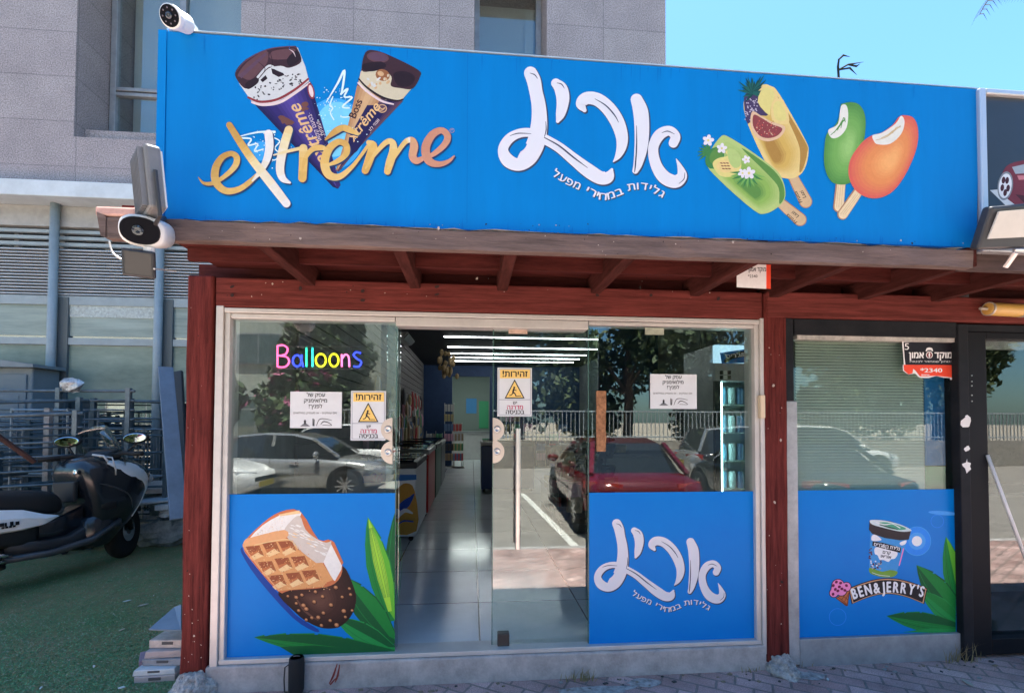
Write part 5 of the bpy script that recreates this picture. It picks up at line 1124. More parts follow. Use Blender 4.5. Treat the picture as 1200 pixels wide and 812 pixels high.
for s in (-1, 1):
    m = MB(); m.loft([[(x, s*(hw+o_), zc+dz*h_) for o_, dz in ((.0, -.5), (.03, -.42), (.045, .1), (.02, .5), (.0, .5))] for x, hw, zc, h_ in ((-.58, .10, .70, .10), (-.40, .17, .675, .19), (-.05, .20, .64, .22), (.22, .20, .615, .18), (.38, .185, .59, .10), (.50, .16, .60, .015))]); sp = fwd(m).build('side_panel', SILV, sc, smooth=False, local=True, bevel=.004)
    if s < 0:
        m = MB()
        for i, (w_, h_) in enumerate(((.02, .030), (.015, .034), (.025, .030), (.018, .034), (.03, .030), (.012, .030), (.02, .034), (.024, .030))): m.box(-.10+i*.036, -.10+i*.036+w_, -.252, -.2465, .60-i*.002, .60+h_-i*.002)
        for i in range(4): m.box(.06+i*.025, .06+i*.025+.017, -.250, -.2445, .572, .588)
        fwd(m).build('side_script', I_BLACK, sp, local=True)
m = MB(); m.loft([rr(-.52, .10, .80, .86, .6), rr(-.40, .15, .78, .92, .6), rr(-.15, .18, .74, .95, .6), rr(.0, .19, .70, .92, .6), rr(.15, .20, .66, .885, .6), rr(.40, .19, .62, .87, .6), rr(.55, .14, .60, .82, .6), rr(.62, .06, .64, .72, .6)]); fwd(m).build('seat', mat('seat_vinyl', (.012, .012, .013), .55, bump=.2, bscale=120), sc, smooth=True, local=True, sub=1)
m = MB(); m.tube([(-.35, .13, .86), (-.60, .14, .86), (-.66, 0, .86), (-.60, -.14, .86), (-.35, -.13, .86)], .016, 8); fwd(m).build('grab_rail', TRIM, sc, smooth=True, local=True)
m = MB(); m.loft([rr(-.25, .10, .20, .38), rr(.0, .13, .18, .42), rr(.30, .12, .20, .40), rr(.42, .08, .26, .36)]); m.build('engine', mat('engine_dark', (.03, .03, .032), .5, metal=.3), sc, smooth=True, local=True)
m = MB(); m.tube([(.32, -.15, .24), (.10, -.17, .22), (-.10, -.20, .26), (-.20, -.20, .28)], .025, 10); m.tube([(-.10, -.20, .28), (-.20, -.205, .30), (-.62, -.21, .42), (-.68, -.21, .44)], [.045, .062, .068, .05], 14); m.build('exhaust', mat('exhaust_grey', (.07, .07, .072), .4, metal=.5), sc, smooth=True, local=True)
m = MB(); m.tube([(.28, -.18, .28), (.26, -.27, .30), (.10, -.28, .31)], .014, 8); m.tube([(.34, -.21, .33), (.20, -.23, .36)], .018, 8); m.build('foot_peg', CHR, sc, smooth=True, local=True)
m = MB(); m.tube([(.42, .15, .25), (.38, .24, .02), (.33, .27, -.005)], .014, 8); m.build('side_stand', TRIM, sc, local=True)
# handlebar group
m = MB(); m.loft([rr(1.02, .05, 1.02, 1.12), rr(1.08, .13, 1.00, 1.16), rr(1.18, .15, 1.02, 1.17), rr(1.26, .10, 1.04, 1.15)]); hb = steer(m).build('handlebar', TRIM, sc, smooth=True, local=True)
for s in (-1, 1):
    m = MB(); m.tube([(1.12, s*.10, 1.12), (1.08, s*.22, 1.15), (1.02, s*.33, 1.14), (.97, s*.42, 1.13)], [.026, .022, .018, .018], 10); m.tube([(1.04, s*.30, 1.14), (.96, s*.44, 1.13)], .024, 10); steer(m).build('grip', mat('grip_rubber', (.01, .01, .01), .8), hb, local=True, smooth=True)
    m = MB(); m.tube([(1.10, s*.24, 1.13), (1.09, s*.30, 1.12), (1.03, s*.41, 1.11)], [.009, .008, .008], 6); steer(m).build('brake_lever', TRIM, hb, local=True, smooth=True)
    m = MB(); m.tube([(1.12, s*.22, 1.14), (1.17, s*.30, 1.24), (1.16, s*.30, 1.29)], .011, 8); m.loft([[(1.20, s*.30+.0+.11*math.cos(t)*.5, 1.30+.05*math.sin(t)*.6) for t in [2*math.pi*i/14 for i in range(14)]], [(1.17, s*.30+.125*math.cos(t), 1.30+.062*math.sin(t)) for t in [2*math.pi*i/14 for i in range(14)]], [(1.145, s*.30+.12*math.cos(t), 1.30+.058*math.sin(t)) for t in [2*math.pi*i/14 for i in range(14)]]]); mi_ = steer(m).build('mirror', TRIM, sc, smooth=True, local=True)
    m = MB(); m.loft([[(1.143, s*.30+.105*math.cos(t), 1.30+.048*math.sin(t)) for t in [2*math.pi*i/18 for i in range(18)]], [(1.140, s*.30+.100*math.cos(t), 1.30+.044*math.sin(t)) for t in [2*math.pi*i/18 for i in range(18)]]]); steer(m).build('mirror_glass', mat('mirror_glass', (.92, .94, .95), .02, metal=1), mi_, local=True)
m = MB(); m.loft([rr(1.06, .10, 1.10, 1.17), rr(1.22, .15, 1.12, 1.20), rr(1.30, .10, 1.10, 1.15)]); steer(m).build('dashboard', TRIM, sc, smooth=True, local=True)
m = MB(); m.tube([(1.0, -.05, 1.13), (1.0, -.16, 1.11), (1.02, -.18, .98), (1.04, -.17, .93)], .008, 8); m.tube([(.985, .0, 1.15), (.975, -.10, 1.13), (.965, -.14, 1.07)], .010, 8); steer(m).build('cable', mat('pale_cable', (.5, .5, .48), .5), hb, local=True, smooth=True)
m = MB(); V = []; n1, n2 = 8, 10
for i in range(n1+1):
    for j in range(n2+1):
        t = i/n1; q = (j/n2-.5)*2; hw = .24+.05*math.sin(math.pi*t*.8)-.10*t**4
        V.append((1.44-.20*t-.16*q*q, hw*q, 1.02+.44*t-.03*q*q-.06*t*q**4))
F_ = [(i*(n2+1)+j, i*(n2+1)+j+1, (i+1)*(n2+1)+j+1, (i+1)*(n2+1)+j) for i in range(n1) for j in range(n2)]
m.add(V, F_); o = m.build('windscreen', glass('smoked_screen', (.80, .82, .80), .14, rough=.12), sc, smooth=True, local=True); sd = o.modifiers.new('solid', 'SOLIDIFY'); sd.thickness = .004
m = MB(); m.loft([rr(1.60, .10, .78, .90), rr(1.68, .085, .80, .89), rr(1.705, .05, .82, .88)]); m.build('headlight', mat('headlight_glass', (.45, .48, .5), .08, coat=1), sc, smooth=True, local=True)
sc.rotation_euler = (R(-4), 0, R(70)); sc.rotation_mode = 'XYZ'

# ================================================================ metal rails stacked by the building, with clutter
RAIL = mat('galvanised_rail', (.16, .20, .215), .5, metal=.45, var=.35, vscale=9); RAIL2 = mat('blue_grey_rail', (.10, .15, .175), .5, metal=.4, var=.3, vscale=9)
def barrier(label, A, B, z0, z1, nb_, posts, mt, dz=0.0, name='barrier_panel', r=.013):
    A, B = Vector((*A, 0)), Vector((*B, 0)); o = thing(name, label, 'barrier', (A.x, A.y, z0), group='metal barrier panels leaning by the building'); d = (B-A)
    m = MB()
    for i in range(nb_):
        z = z0+.06+(z1-z0-.08)*i/(nb_-1); m.tube([(A.x, A.y, z), (B.x, B.y, z+dz)], r if i < nb_-1 else r*1.5, 6)
    m.build('rail', mt, o, smooth=True)
    for t in posts:
        p = A+d*t; m = MB(); m.box(p.x-.026, p.x+.026, p.y-.026, p.y+.026, z0-.05, z1+dz*t+.02); m.build('post', mt, o, bevel=.004)
    return o
barrier('grey barrier panel of many thin rails, standing parallel to the louvred wall', (-7.2, 3.45), (-2.62, 3.15), .06, 2.0, 17, (.02, .30, .56, .80, .985), RAIL)
barrier('blue grey barrier panel set at a slant just behind the scooter', (-5.6, 1.9), (-3.05, 3.02), .30, 1.72, 11, (.12, .55, .97), RAIL2, dz=.16)
barrier('low barrier panel whose rails dip towards the scooter seat', (-5.4, 1.45), (-3.55, 2.85), .12, 1.05, 8, (.15, .9), RAIL2, dz=.22, r=.012)
barrier('narrow upright barrier panel nearest the red post', (-3.25, 3.3), (-2.35, 3.42), .06, 1.88, 9, (.05, .5, .95), RAIL2, r=.016)
barrier('tall barrier panel with close set rails at the back, nearest the shed', (-7.4, 3.62), (-2.7, 3.60), .04, 1.62, 22, (.12, .42, .68, .93), RAIL2, r=.010)
barrier('bent barrier panel leaning over the others above the seat', (-5.2, 2.5), (-2.9, 2.75), .75, 1.62, 6, (.3, .97), RAIL, dz=.10, r=.015)
barrier('thin railed barrier panel dipping away to the shed', (-5.9, 2.9), (-3.6, 2.3), .95, 1.75, 7, (.5,), RAIL, dz=-.14, r=.010)
o = thing('rail_post', 'white painted upright rail post behind the scooter', 'post', (-4.2, 3.0, 0)); 
pA = at(53, 600, 3.0); m = MB(); m.box(pA.x-.03, pA.x+.03, 2.98, 3.03, .0, Zz(53, 478, 3.0)); m.build('shaft', mat('chipped_white', (.50, .50, .47), .7, var=.5, vscale=12, color2=(.28, .2, .15)), o); m = MB(); m.box(pA.x-.05, pA.x+.05, 2.95, 3.06, 0, .012); m.build('foot', RAIL, o)
def wire_cart(label, x, y, w_, h):
    o = thing('wire_cart', label, 'cart', (x, y, .012), rz=R(random.uniform(-8, 8)), group='wire carts behind the scooter'); m = MB()
    for sx in (-w_/2, w_/2):
        for sy_ in (-.2, .2): m.tube([(sx, sy_, .10), (sx, sy_, h)], .014, 6)
    for z in (.2, h*.55, h-.02):
        for sy_ in (-.2, .2): m.tube([(-w_/2, sy_, z), (w_/2, sy_, z)], .012, 6)
        for sx in (-w_/2, w_/2): m.tube([(sx, -.2, z), (sx, .2, z)], .012, 6)
    m.build('frame', mat('cart_steel', (.32, .36, .37), .45, metal=.5, var=.3, vscale=9), o, local=True)
    m = MB()
    for z in (.2, h*.55):
        for i in range(9): m.tube([(-w_/2+w_*i/8, -.2, z), (-w_/2+w_*i/8, .2, z)], .005, 4)
    for i in range(13): m.tube([(-w_/2+w_*i/12, .2, .2), (-w_/2+w_*i/12, .2, h-.02)], .005, 4)
    m.build('wire_mesh', mat('cart_steel', (.32, .36, .37), .45), o, local=True)
    for sx in (-w_/2, w_/2):
        for sy_ in (-.2, .2): m = MB(); m.lathe([(.045, -.014), (.045, .014)], (sx, sy_, .047), (0, 1, 0), 12); m.build('castor', RUB, o, local=True)
wire_cart('wire cart on castors standing next to the grey sack', -3.05, 3.86, .5, 1.5)
wire_cart('tall wire cart behind the scooter windscreen', -3.65, 3.32, .7, 1.75)
wire_cart('wire cart below the crumpled silver bag', -4.6, 3.3, .8, 1.55)
# grey storage shed
SHED = mat('shed_plastic', (.20, .245, .26), .6, var=.15, vscale=2); sy = 3.75
x1 = X(37, 480, sy); zt_s = Zz(20, 428, sy)
o = thing('garden_shed', 'grey plastic garden shed beside the glass wall', 'shed', (x1-.6, sy+.2, 0))
m = MB(); m.box(x1-1.3, x1, sy, sy+.42, .02, zt_s-.03); m.build('wall', SHED, o, bevel=.015)
m = MB(); m.prism([(x1-1.36, zt_s-.03), (x1+.07, zt_s-.03), (x1+.07, zt_s+.01), (x1-.62, zt_s+.10), (x1-1.36, zt_s+.01)], sy-.08, sy+.43); m.build('roof', SHED, o, bevel=.01)
for a0 in (x1-1.25, x1-.64):
    m = MB(); m.box(a0, a0+.58, sy-.02, sy-.002, .1, zt_s-.12); d_ = m.build('door', mat('shed_door', (.17, .21, .225), .6), o, bevel=.01); m = MB(); m.box(a0+.08, a0+.50, sy-.03, sy-.0205, .3, zt_s-.4); m.build('door_panel', SHED, d_, bevel=.008)
# crumpled silver bag on the rail
def crumple(c, rx, ry, rz, jit=.28, n=14, k=9):
    m = MB(); m.ell(c, rx, ry, rz, n, k, 0, jit); return m
c = at(84, 451, 3.1); o = tag(crumple(c, .14, .06, .085, .22, 8, 5).build('crumpled_bag', mat('silver_foil', (.46, .50, .52), .35, metal=.4, var=.7, vscale=22, bump=.8, bscale=25)), 'crumpled silver plastic bag caught on top of the rails', 'bag')
# grey plank leaning by the post
a_, b_ = at(194, 431, 3.0), at(210, 575, 2.2); m = MB(); m.bar(a_, b_+Vector((0, 0, -.3)), .15, .05); tag(m.build('plank', mat('blue_grey_plank', (.13, .18, .24), .6, var=.2, vscale=4), bevel=.005), 'blue grey plank leaning upright next to the red post', 'plank')
a_, b_ = at(206, 436, 3.35), at(214, 560, 2.9); m = MB(); m.bar(a_, b_+Vector((0, 0, -.3)), .16, .05); tag(m.build('plank', mat('dark_plank', (.025, .03, .035), .6), bevel=.005), 'dark plank leaning behind the blue grey one', 'plank')
a_, b_ = at(-16, 501, 1.2), at(40, 541, 1.5); m = MB(); m.tube([a_+(a_-b_)*.8, a_, b_, b_+(b_-a_)*.0], .022, 8); tag(m.build('wooden_pole', mat('dark_brown_pole', (.05, .022, .02), .6, var=.3)), 'dark brown wooden pole slanting in above the scooter seat', 'pole')
# pile of boards and a sack beyond the scooter
base = Vector((X(192, 600, 3.45), 3.45, 0))
o = tag(crumple(base+Vector((-.05, .05, .17)), .40, .22, .20, .16).build('rubble_sack', mat('grey_sack', (.30, .31, .29), .9, var=.5, vscale=9, bump=.9, bscale=14)), 'crumpled grey sack slumped at the foot of the rails', 'sack')
pc = at(186, 583, base.y+.02); m = MB(); m.obox(pc, (.30, .10, .03), (-.10, .26, .02), (0, 0, .012)); tag(m.build('board', mat('pale_blue_board', (.42, .52, .58), .5, var=.2), bevel=.004), 'pale blue board lying on the grey sack', 'board')
pc = at(194, 570, base.y+.2); m = MB(); m.obox(pc, (.34, .05, .0), (-.05, .22, .03), (0, 0, .03)); tag(m.build('cardboard_piece', mat('flat_cardboard', (.42, .40, .36), .8, var=.3), bevel=.01), 'flattened pale cardboard lying above the pale blue board', 'cardboard')
pc = at(204, 590, base.y-.1); m = MB(); m.obox(pc, (.16, .03, .01), (-.02, .12, .02), (0, 0, .03)); m.ell(pc+Vector((-.05, .0, -.10)), .13, .1, .07, 12, 8, 0, .25); tag(m.build('paper_scrap', mat('crumpled_paper', (.55, .60, .62), .7, var=.3, vscale=12)), 'crumpled white paper scrap wedged beside the red post', 'paper')
# stack of tiles by the post foot
TL = mat('glazed_tile', (.52, .44, .42), .4, var=.35, vscale=7, color2=(.36, .30, .30)); TW = mat('white_tile', (.66, .66, .65), .35, var=.2, vscale=6); TE = mat('tile_grey', (.30, .30, .31), .6, var=.3)
def tile(label, u, v, z, w_, d_, h_, rz, mt, tilt=(0, 0)):
    p = atz(u, v, z); o = thing('tile_pack', label, 'tiles', (p.x, p.y, z), rz=R(rz), group='stacked tiles by the red post'); m = MB(); m.loft([[(sx*w_/2+random.uniform(-.006, .006), sy_*d_/2+random.uniform(-.006, .006), zz+tilt[0]*sx+tilt[1]*sy_) for sx, sy_ in ((-1, -1), (1, -1), (1, 1), (-1, 1))] for zz in (0, h_)]); m.build('tile', mt, o, bevel=.005, local=True)
    m = MB(); m.box(-.035, .035, -d_/2-.002, -d_/2-.0005+.004, h_*.45, h_*.8); m.build('tile_mark', mat('dark_mark', (.08, .08, .085), .6), o, local=True); return o
tq = atz(180, 801, 0.0)
def tile_at(label, lv, dx, w_, d_, h_, z, rz, mt):
    q = tq+Vector((dx, .085+lv*.032, 0)); o = tile(label, 181, 800, z, w_, d_, h_, rz, mt); o.location = (q.x, q.y, z); return o
tile_at('lowest pinkish tile pack of the stack at the red post foot', 0, 0, .24, .17, .045, .002, 3, TL)
tile_at('white tile pack with a dark mark near the bottom of the stack', .3, -.01, .235, .17, .035, .048, 2, TW)
tile_at('mauve tile pack sticking out crookedly from the stack', 3.2, -.07, .24, .14, .05, .060, 30, mat('mauve_tile', (.30, .22, .28), .5, var=.3))
tile_at('grey tile pack in the middle of the stack', 1.6, .02, .25, .17, .04, .084, -2, TE)
tile_at('pinkish tile pack with a dark mark under the broken one', 2.2, .015, .235, .17, .045, .125, 2, TL)
tile_at('broken cream tile pack high on the stack', 3.0, .02, .225, .16, .05, .171, -3, mat('cream_tile', (.56, .48, .42), .5, var=.4, vscale=9))
pc = at(197, 737, .05); m = MB()
A_ = [at(174, 737, .10), at(212, 738, .10), at(212, 708, .32), at(204, 711, .32)]
m.loft([A_, [p+Vector((0, .012, -.012)) for p in A_]]); tag(m.build('slate_board', mat('slate_blue_board', (.22, .30, .38), .5, var=.15)), 'slate blue board leaning on the tile stack against the red post', 'board')
# black speaker on the pavement
p = atz(347, 811, .004); o = thing('speaker', 'black cylindrical portable speaker standing on the pavement before the door sill', 'speaker', (p.x, p.y, .004))
m = MB(); m.lathe([(.030, 0), (.040, .004), (.044, .02), (.045, .17), (.042, .205), (.036, .212)], (p.x, p.y, .004), (0, 0, 1), 28); m.build('body', mat('speaker_mesh', (.012, .013, .015), .8, bump=.8, bscale=400), o, smooth=True)
m = MB(); m.lathe([(.036, .212), (.033, .207), (.008, .206), (0, .210)], (p.x, p.y, .004), (0, 0, 1), 24); m.tube([(p.x-.02, p.y-.0, .219), (p.x, p.y, .222), (p.x+.02, p.y, .219)], .004, 6); m.build('top_cap', mat('speaker_cap', (.05, .055, .06), .4), o)
m = MB(); m.tube([(p.x-.030, p.y-.03, .19), (p.x-.056, p.y-.03, .17), (p.x-.060, p.y-.03, .10), (p.x-.054, p.y-.035, .03), (p.x-.04, p.y-.03, .02)], .004, 6); m.build('strap', BLACKP, o)
# red scrawl on the sill
a = Art(-.0555, 240, 570, 3.354, lift=.0008)
for s in ([(490,772,4),(506,740,8),(520,696,3)], [(512,768,3),(522,742,8),(530,700,3)], [(494,776,6),(508,760,5),(518,750,3)]): a.stroke(s, 0, 5)
o = a.build('red_scrawl', mat('red_paint', (.22, .03, .02), .7)); o.parent = shop; o['label'] = 'red paint scrawl on the concrete door sill'
# litter on the turf and pavers
LIT = [mat('litter_white', (.62, .64, .60), .8), mat('litter_tan', (.40, .36, .28), .9)]
spots = [(168, 709, .05, 'white torn scrap on the turf left of the post'), (149, 704, .035, 'small pale scrap on the turf by the torn strip'), (187, 685, .015, 'tiny white crumb on the turf near the post'), (180, 698, .012, 'tiny white crumb below another on the turf'), (110, 781, .022, 'small white scrap low on the turf'), (143, 738, .03, 'faint grey scrap in the middle of the turf'), (142, 806, .022, 'white scrap at the front edge of the turf'), (48, 806, .02, 'white thread at the turf edge by the pavers'), (205, 614, .03, 'white scrap on the turf beside the sack'), (1134, 800, .05, 'bright white torn scrap on the pavers by the blue film'), (970, 796, .02, 'white crumb on the pavers under the tub film'), (912, 780, .018, 'white chip beside the second post foot'), (1112, 767, .03, 'white paper scrap against the grey base near the black pillar')]
for u, v, s_, lab in spots:
    p = atz(u, v, .016 if u < 206 else .006); m = MB(); n = 9; h_ = random.uniform(0, 3)
    pts = [(p.x+s_*random.uniform(.6, 1.1)*math.cos(h_)*math.cos(t)-s_*.3*math.sin(h_)*math.sin(t), p.y+s_*.8*math.sin(h_)*math.cos(t)+s_*.35*math.cos(h_)*math.sin(t)*random.uniform(.5, 1.2), p.z+random.uniform(0, .004)) for t in [2*math.pi*i/n for i in range(n)]]
    m.loft([pts, [(x*.9+p.x*.1, y*.9+p.y*.1, z+.004) for x, y, z in pts]]); tag(m.build('litter_scrap', LIT[0] if random.random() < .8 else LIT[1]), lab, 'litter', 'scraps of litter on the ground')
# turf pile: short plastic fibres of the carpet
m = MB()
for i in range(34000):
    u, v = random.uniform(-20, 214), 600+214*random.random()**.8; p = atz(u, v, .010)
    if p.x > -.27 or p.y < -.16 or p.y > 4.1: continue
    l = random.uniform(.003, .007); w_ = random.uniform(.003, .006); dx, dy = random.gauss(0, .008), random.gauss(0, .008); t = random.uniform(0, 3.14); c_, s_ = w_*math.cos(t), w_*math.sin(t)
    m.add([(p.x-c_, p.y-s_, .010), (p.x+c_, p.y+s_, .010), (p.x+dx, p.y+dy, .010+l)], [(0, 1, 2)], random.choice([0, 0, 1, 1, 2]))
struct(m.build('turf_pile', [mat('fibre_green', (.15, .34, .15), .8), mat('fibre_dark', (.09, .22, .10), .8), mat('fibre_dry', (.36, .34, .22), .9)]), 'stuff')
# chips in the paint
CH = mat('chip_pale', (.45, .36, .30), .8); CHD = mat('chip_dark', (.02, .010, .008), .9)
def chips(Y, boxes, n, name, s0=.6):
    a = Art(Y, 0, 0, 1.0, lift=.0075)
    for i in range(n):
        x0, y0, x1, y1 = random.choice(boxes); u, v = random.uniform(x0, x1), random.uniform(y0, y1); r = random.uniform(.3, 1.0)*s0*(2.2 if random.random() < .12 else 1)
        a.poly([(u+r*random.uniform(.5, 1.2)*math.cos(t), v+r*random.uniform(.5, 1.5)*math.sin(t)) for t in [k*.9 for k in range(7)]], 0 if random.random() < .6 else 1)
    a.build(name, [CH, CHD], shop)
chips(PY, [(219, 330, 243, 770), (212, 660, 240, 775), (899, 350, 917, 760)], 60, 'paint_chip', .8)
chips(PY+.012, [(255, 325, 890, 350)], 34, 'paint_chip', .8); chips(YF, [(200, 262, 700, 282), (700, 278, 1130, 300)], 60, 'paint_chip', .9)
for u, v in ((272, 336), (272, 346), (352, 338), (425, 341), (425, 352), (512, 345), (512, 336), (700, 346), (763, 346), (842, 350)):
    a = Art(PY+.012, 0, 0, 1.0, lift=.0078); a.ellipse(u, v, random.uniform(1.2, 2.4), random.uniform(1.6, 3), random.uniform(0, 90), 0, 12); o = a.build('knot', mat('wood_knot', (.03, .010, .008), .8), shop)
# dry weeds along the base
m = MB()
for u0, v0, n, h_ in ((682, 797, 40, .07), (1020, 772, 30, .06), (1126, 775, 36, .13), (935, 779, 26, .06), (300, 804, 26, .04), (560, 792, 24, .05), (260, 803, 20, .05), (965, 774, 26, .05), (880, 786, 16, .04)):
    for i in range(n):
        p = atz(u0+random.gauss(0, 9), v0+random.uniform(-2, 2), 0.001); l = h_*random.uniform(.4, 1.2); dx, dy = random.gauss(0, .4)*l, random.gauss(-.1, .3)*l
        w_ = .0025; m.add([(p.x-w_, p.y, 0), (p.x+w_, p.y, 0), (p.x+dx*.4+w_*.7, p.y+dy*.4, l*.6), (p.x+dx*.4-w_*.7, p.y+dy*.4, l*.6), (p.x+dx, p.y+dy, l)], [(0, 1, 2, 3), (3, 2, 4)])
struct(m.build('dry_weeds', mat('dry_grass', (.30, .24, .11), .9, var=.4, vscale=30)), 'stuff')
m = MB()
for i in range(420):
    u = random.uniform(60, 1190); v = 806-(u-200)*.036+random.gauss(0, 10); p = atz(u, max(v, 768 if u > 900 else 776), .003); s_ = random.uniform(.003, .011)
    if p.y > -.07 and p.x > -.2: continue
    m.obox(p, (s_*random.uniform(.5, 1.5), s_*.4, 0), (-s_*.4, s_*random.uniform(.5, 1), 0), (0, 0, s_*.4), random.randint(0, 2))
struct(m.build('grit', [mat('grit_grey', (.30, .29, .27), .9), mat('grit_tan', (.26, .20, .13), .9), mat('grit_dark', (.06, .055, .05), .9)]), 'stuff')

# ================================================================ plants above the roof
p = at(983, 94, -.30); o = thing('dry_reed', 'dry bent reed sprouting on the roof behind the sign', 'plant', (p.x, p.y, RZ+.12))
m = MB(); q = [at(u, v, -.30) for u, v in ((983, 94), (982, 78), (983, 70), (988, 66))]; m.tube([(p.x, p.y, RZ+.12)]+q, [.008, .007, .007, .006, .004], 6); m.build('stem', mat('reed_grey', (.035, .04, .03), .9, spec=.05), o)
m = MB()
for s in (((983, 70), (988, 65), (996, 67)), ((983, 82), (994, 76), (1012, 73)), ((984, 82), (996, 80), (1004, 88)), ((994, 76), (1004, 78), (1008, 75))): m.tube([at(u, v, -.30) for u, v in s], [.005, .006, .001], 5)
m.build('leaf_blade', mat('reed_grey', (.035, .04, .03), .9, spec=.05), o)
# palm at the right, one drooping frond reaching into view
PT = mat('palm_leaf', (.012, .018, .010), .9, spec=.05, var=.3, vscale=3)
pb = Vector((10.6, 3.4, 0)); o = thing('palm_tree', 'palm tree at the right whose frond tips hang into the sky', 'tree', pb)
m = MB(); tp = Vector((10.6, 3.4, 8.2)); m.tube([pb, pb+Vector((.1, 0, 3)), pb+Vector((.05, 0, 6)), tp], [.24, .2, .18, .2], 12); m.build('trunk', mat('palm_bark', (.16, .12, .08), .9, var=.4, vscale=9, bump=.8), o)
m = MB()
def frond(p0, p1, sag, n=34):
    p0, p1 = Vector(p0), Vector(p1); pts = [p0.lerp(p1, i/n)+Vector((0, 0, sag*(1-(2*i/n-1)**2)-0*sag)) for i in range(n+1)]; m.tube(pts, [.02*(1-i/n*.8) for i in range(n+1)], 5)
    for i in range(4, n+1):
        d = (pts[i]-pts[i-1]).normalized(); sd_ = d.cross(Vector((0, 0, 1))).normalized()
        for s in (-1, 1):
            l = .30*math.sin(math.pi*min(.96, (i+2)/(n+3)))+.12; e = pts[i]+sd_*s*l*.55+d*l*.5+Vector((0, 0, -l*.75)); w_ = d*.014
            m.add([pts[i]-w_, pts[i]+w_, (pts[i]+e)/2+w_*.9+Vector((0, 0, .05)), (pts[i]+e)/2-w_*.9+Vector((0, 0, .05)), e], [(0, 1, 2, 3), (3, 2, 4)])
frond(tp, at(1148, 17, 2.2), .5); frond(tp, at(1192, -12, 1.9), .6)
for k in range(12):
    t = k*.52-1.2
    if math.cos(t) < .86: continue
    frond(tp, tp+Vector((2.6*math.cos(t), 2.6*math.sin(t), -.9+.7*math.sin(k*2.3))), .9)
m.build('crown', PT, o)
# ================================================================ inside the shop
LEDW = emis('fridge_led', (.75, 1, .97), 4.5)
def chest(name, label, x0, x1, y0, y1, h, cb, cl, group=None, glass_top=True):
    o = thing(name, label, 'freezer', ((x0+x1)/2, y0, FZ), group=group)
    m = MB(); m.box(x0, x1, y0, y1, FZ+.06, FZ+h-.12); b = m.build('cabinet', cb, o, bevel=.02)
    m = MB(); m.box(x0-.01, x1+.01, y0-.01, y1+.01, FZ+h-.119, FZ+h-.04); m.build('rim', cl, o, bevel=.015)
    m = MB(); m.box(x0+.03, x1-.03, y0+.03, (y0+y1)/2, FZ+h-.039, FZ+h-.022); m.box(x0+.03, x1-.03, (y0+y1)/2-.02, y1-.03, FZ+h-.018, FZ+h-.005); m.build('glass_lid', glass('lid_glass', (.25, .28, .28), .12), o)
    m = MB(); m.tube([((x0+x1)/2-.18, y0+.08, FZ+h-.02), ((x0+x1)/2-.18, y0+.06, FZ+h+.02), ((x0+x1)/2+.18, y0+.06, FZ+h+.02), ((x0+x1)/2+.18, y0+.08, FZ+h-.02)], .012, 6); m.build('handle', BLACKP, o)
    for sx in (x0+.06, x1-.06):
        for sy_ in (y0+.06, y1-.06): m = MB(); m.lathe([(.03, 0), (.03, .025)], (sx, sy_-.012, FZ+.031), (0, 1, 0), 10); m.box(sx-.012, sx+.012, sy_-.012, sy_+.012, FZ+.03, FZ+.07); m.build('castor', BLACKP, o)
    return o
fx0, fx1 = .05, .87
c1_ = chest('chest_freezer', 'white chest freezer with a yellow and blue picture on its end', fx0, fx1, 2.75, 4.1, 1.0, mat('freezer_white', (.86, .88, .90), .35), mat('freezer_rim', (.02, .022, .025), .4), 'chest freezers along the wall')
a = Art(2.75, 0, 0, 1.0, lift=.003); f0, f1 = at(440, 560, 2.75), at(488, 622, 2.75)
a.poly([(466,572),(476,566),(486,575),(488,622),(450,622),(450,590)], 0, 3); a.poly([(425,556),(488,556),(488,562),(425,566)], 1); a.text('36', 441, 565, 15, 2, bold=.05, slant=.2); a.poly([(468,590),(480,582),(486,578),(480,592),(470,600)], 2, 2); a.stroke([(466,606,3),(474,598,5),(483,601,2)], 3, 4); a.stroke([(468,613,1.5),(474,610,2),(484,611,1.5)], 2, 3)
for i in range(8): a.ellipse(random.uniform(430, 470), random.uniform(585, 618), 5, 4, 0, random.choice([2, 3, 4]), 9)
a.build('end_picture', [ink('mustard', (190, 140, 60)), ink('sticker_blue', (50, 110, 180)), ink('logo_blue', (30, 70, 160)), ink('pale', (210, 210, 215)), ink('dark', (40, 40, 50))], c1_)
chest('chest_freezer', 'bright red chest freezer behind the white one', fx0, fx1+.02, 4.2, 5.5, 1.06, mat('freezer_red', (.55, .012, .010), .3), mat('freezer_rim_w', (.5, .5, .5), .4), 'chest freezers along the wall')
chest('chest_freezer', 'dark green chest freezer third in the row from the window', fx0, fx1+.03, 5.6, 7.0, 1.06, mat('freezer_green', (.02, .10, .05), .35), mat('freezer_rim', (.02, .022, .025), .4), 'chest freezers along the wall')
chest('chest_freezer', 'dark chest freezer at the far end of the row', fx0, fx1+.03, 7.1, 8.6, 1.04, mat('freezer_dark', (.03, .035, .05), .35), mat('freezer_rim_w', (.5, .5, .5), .4), 'chest freezers along the wall')
q0, q1 = X(564, 550, 6.6), X(626, 550, 6.6); chest('chest_freezer', 'navy blue chest freezer standing alone in the aisle', q0, q1, 6.6, 7.5, 1.06, mat('freezer_blue', (.012, .05, .20), .35), mat('freezer_rim_w', (.5, .5, .5), .4))
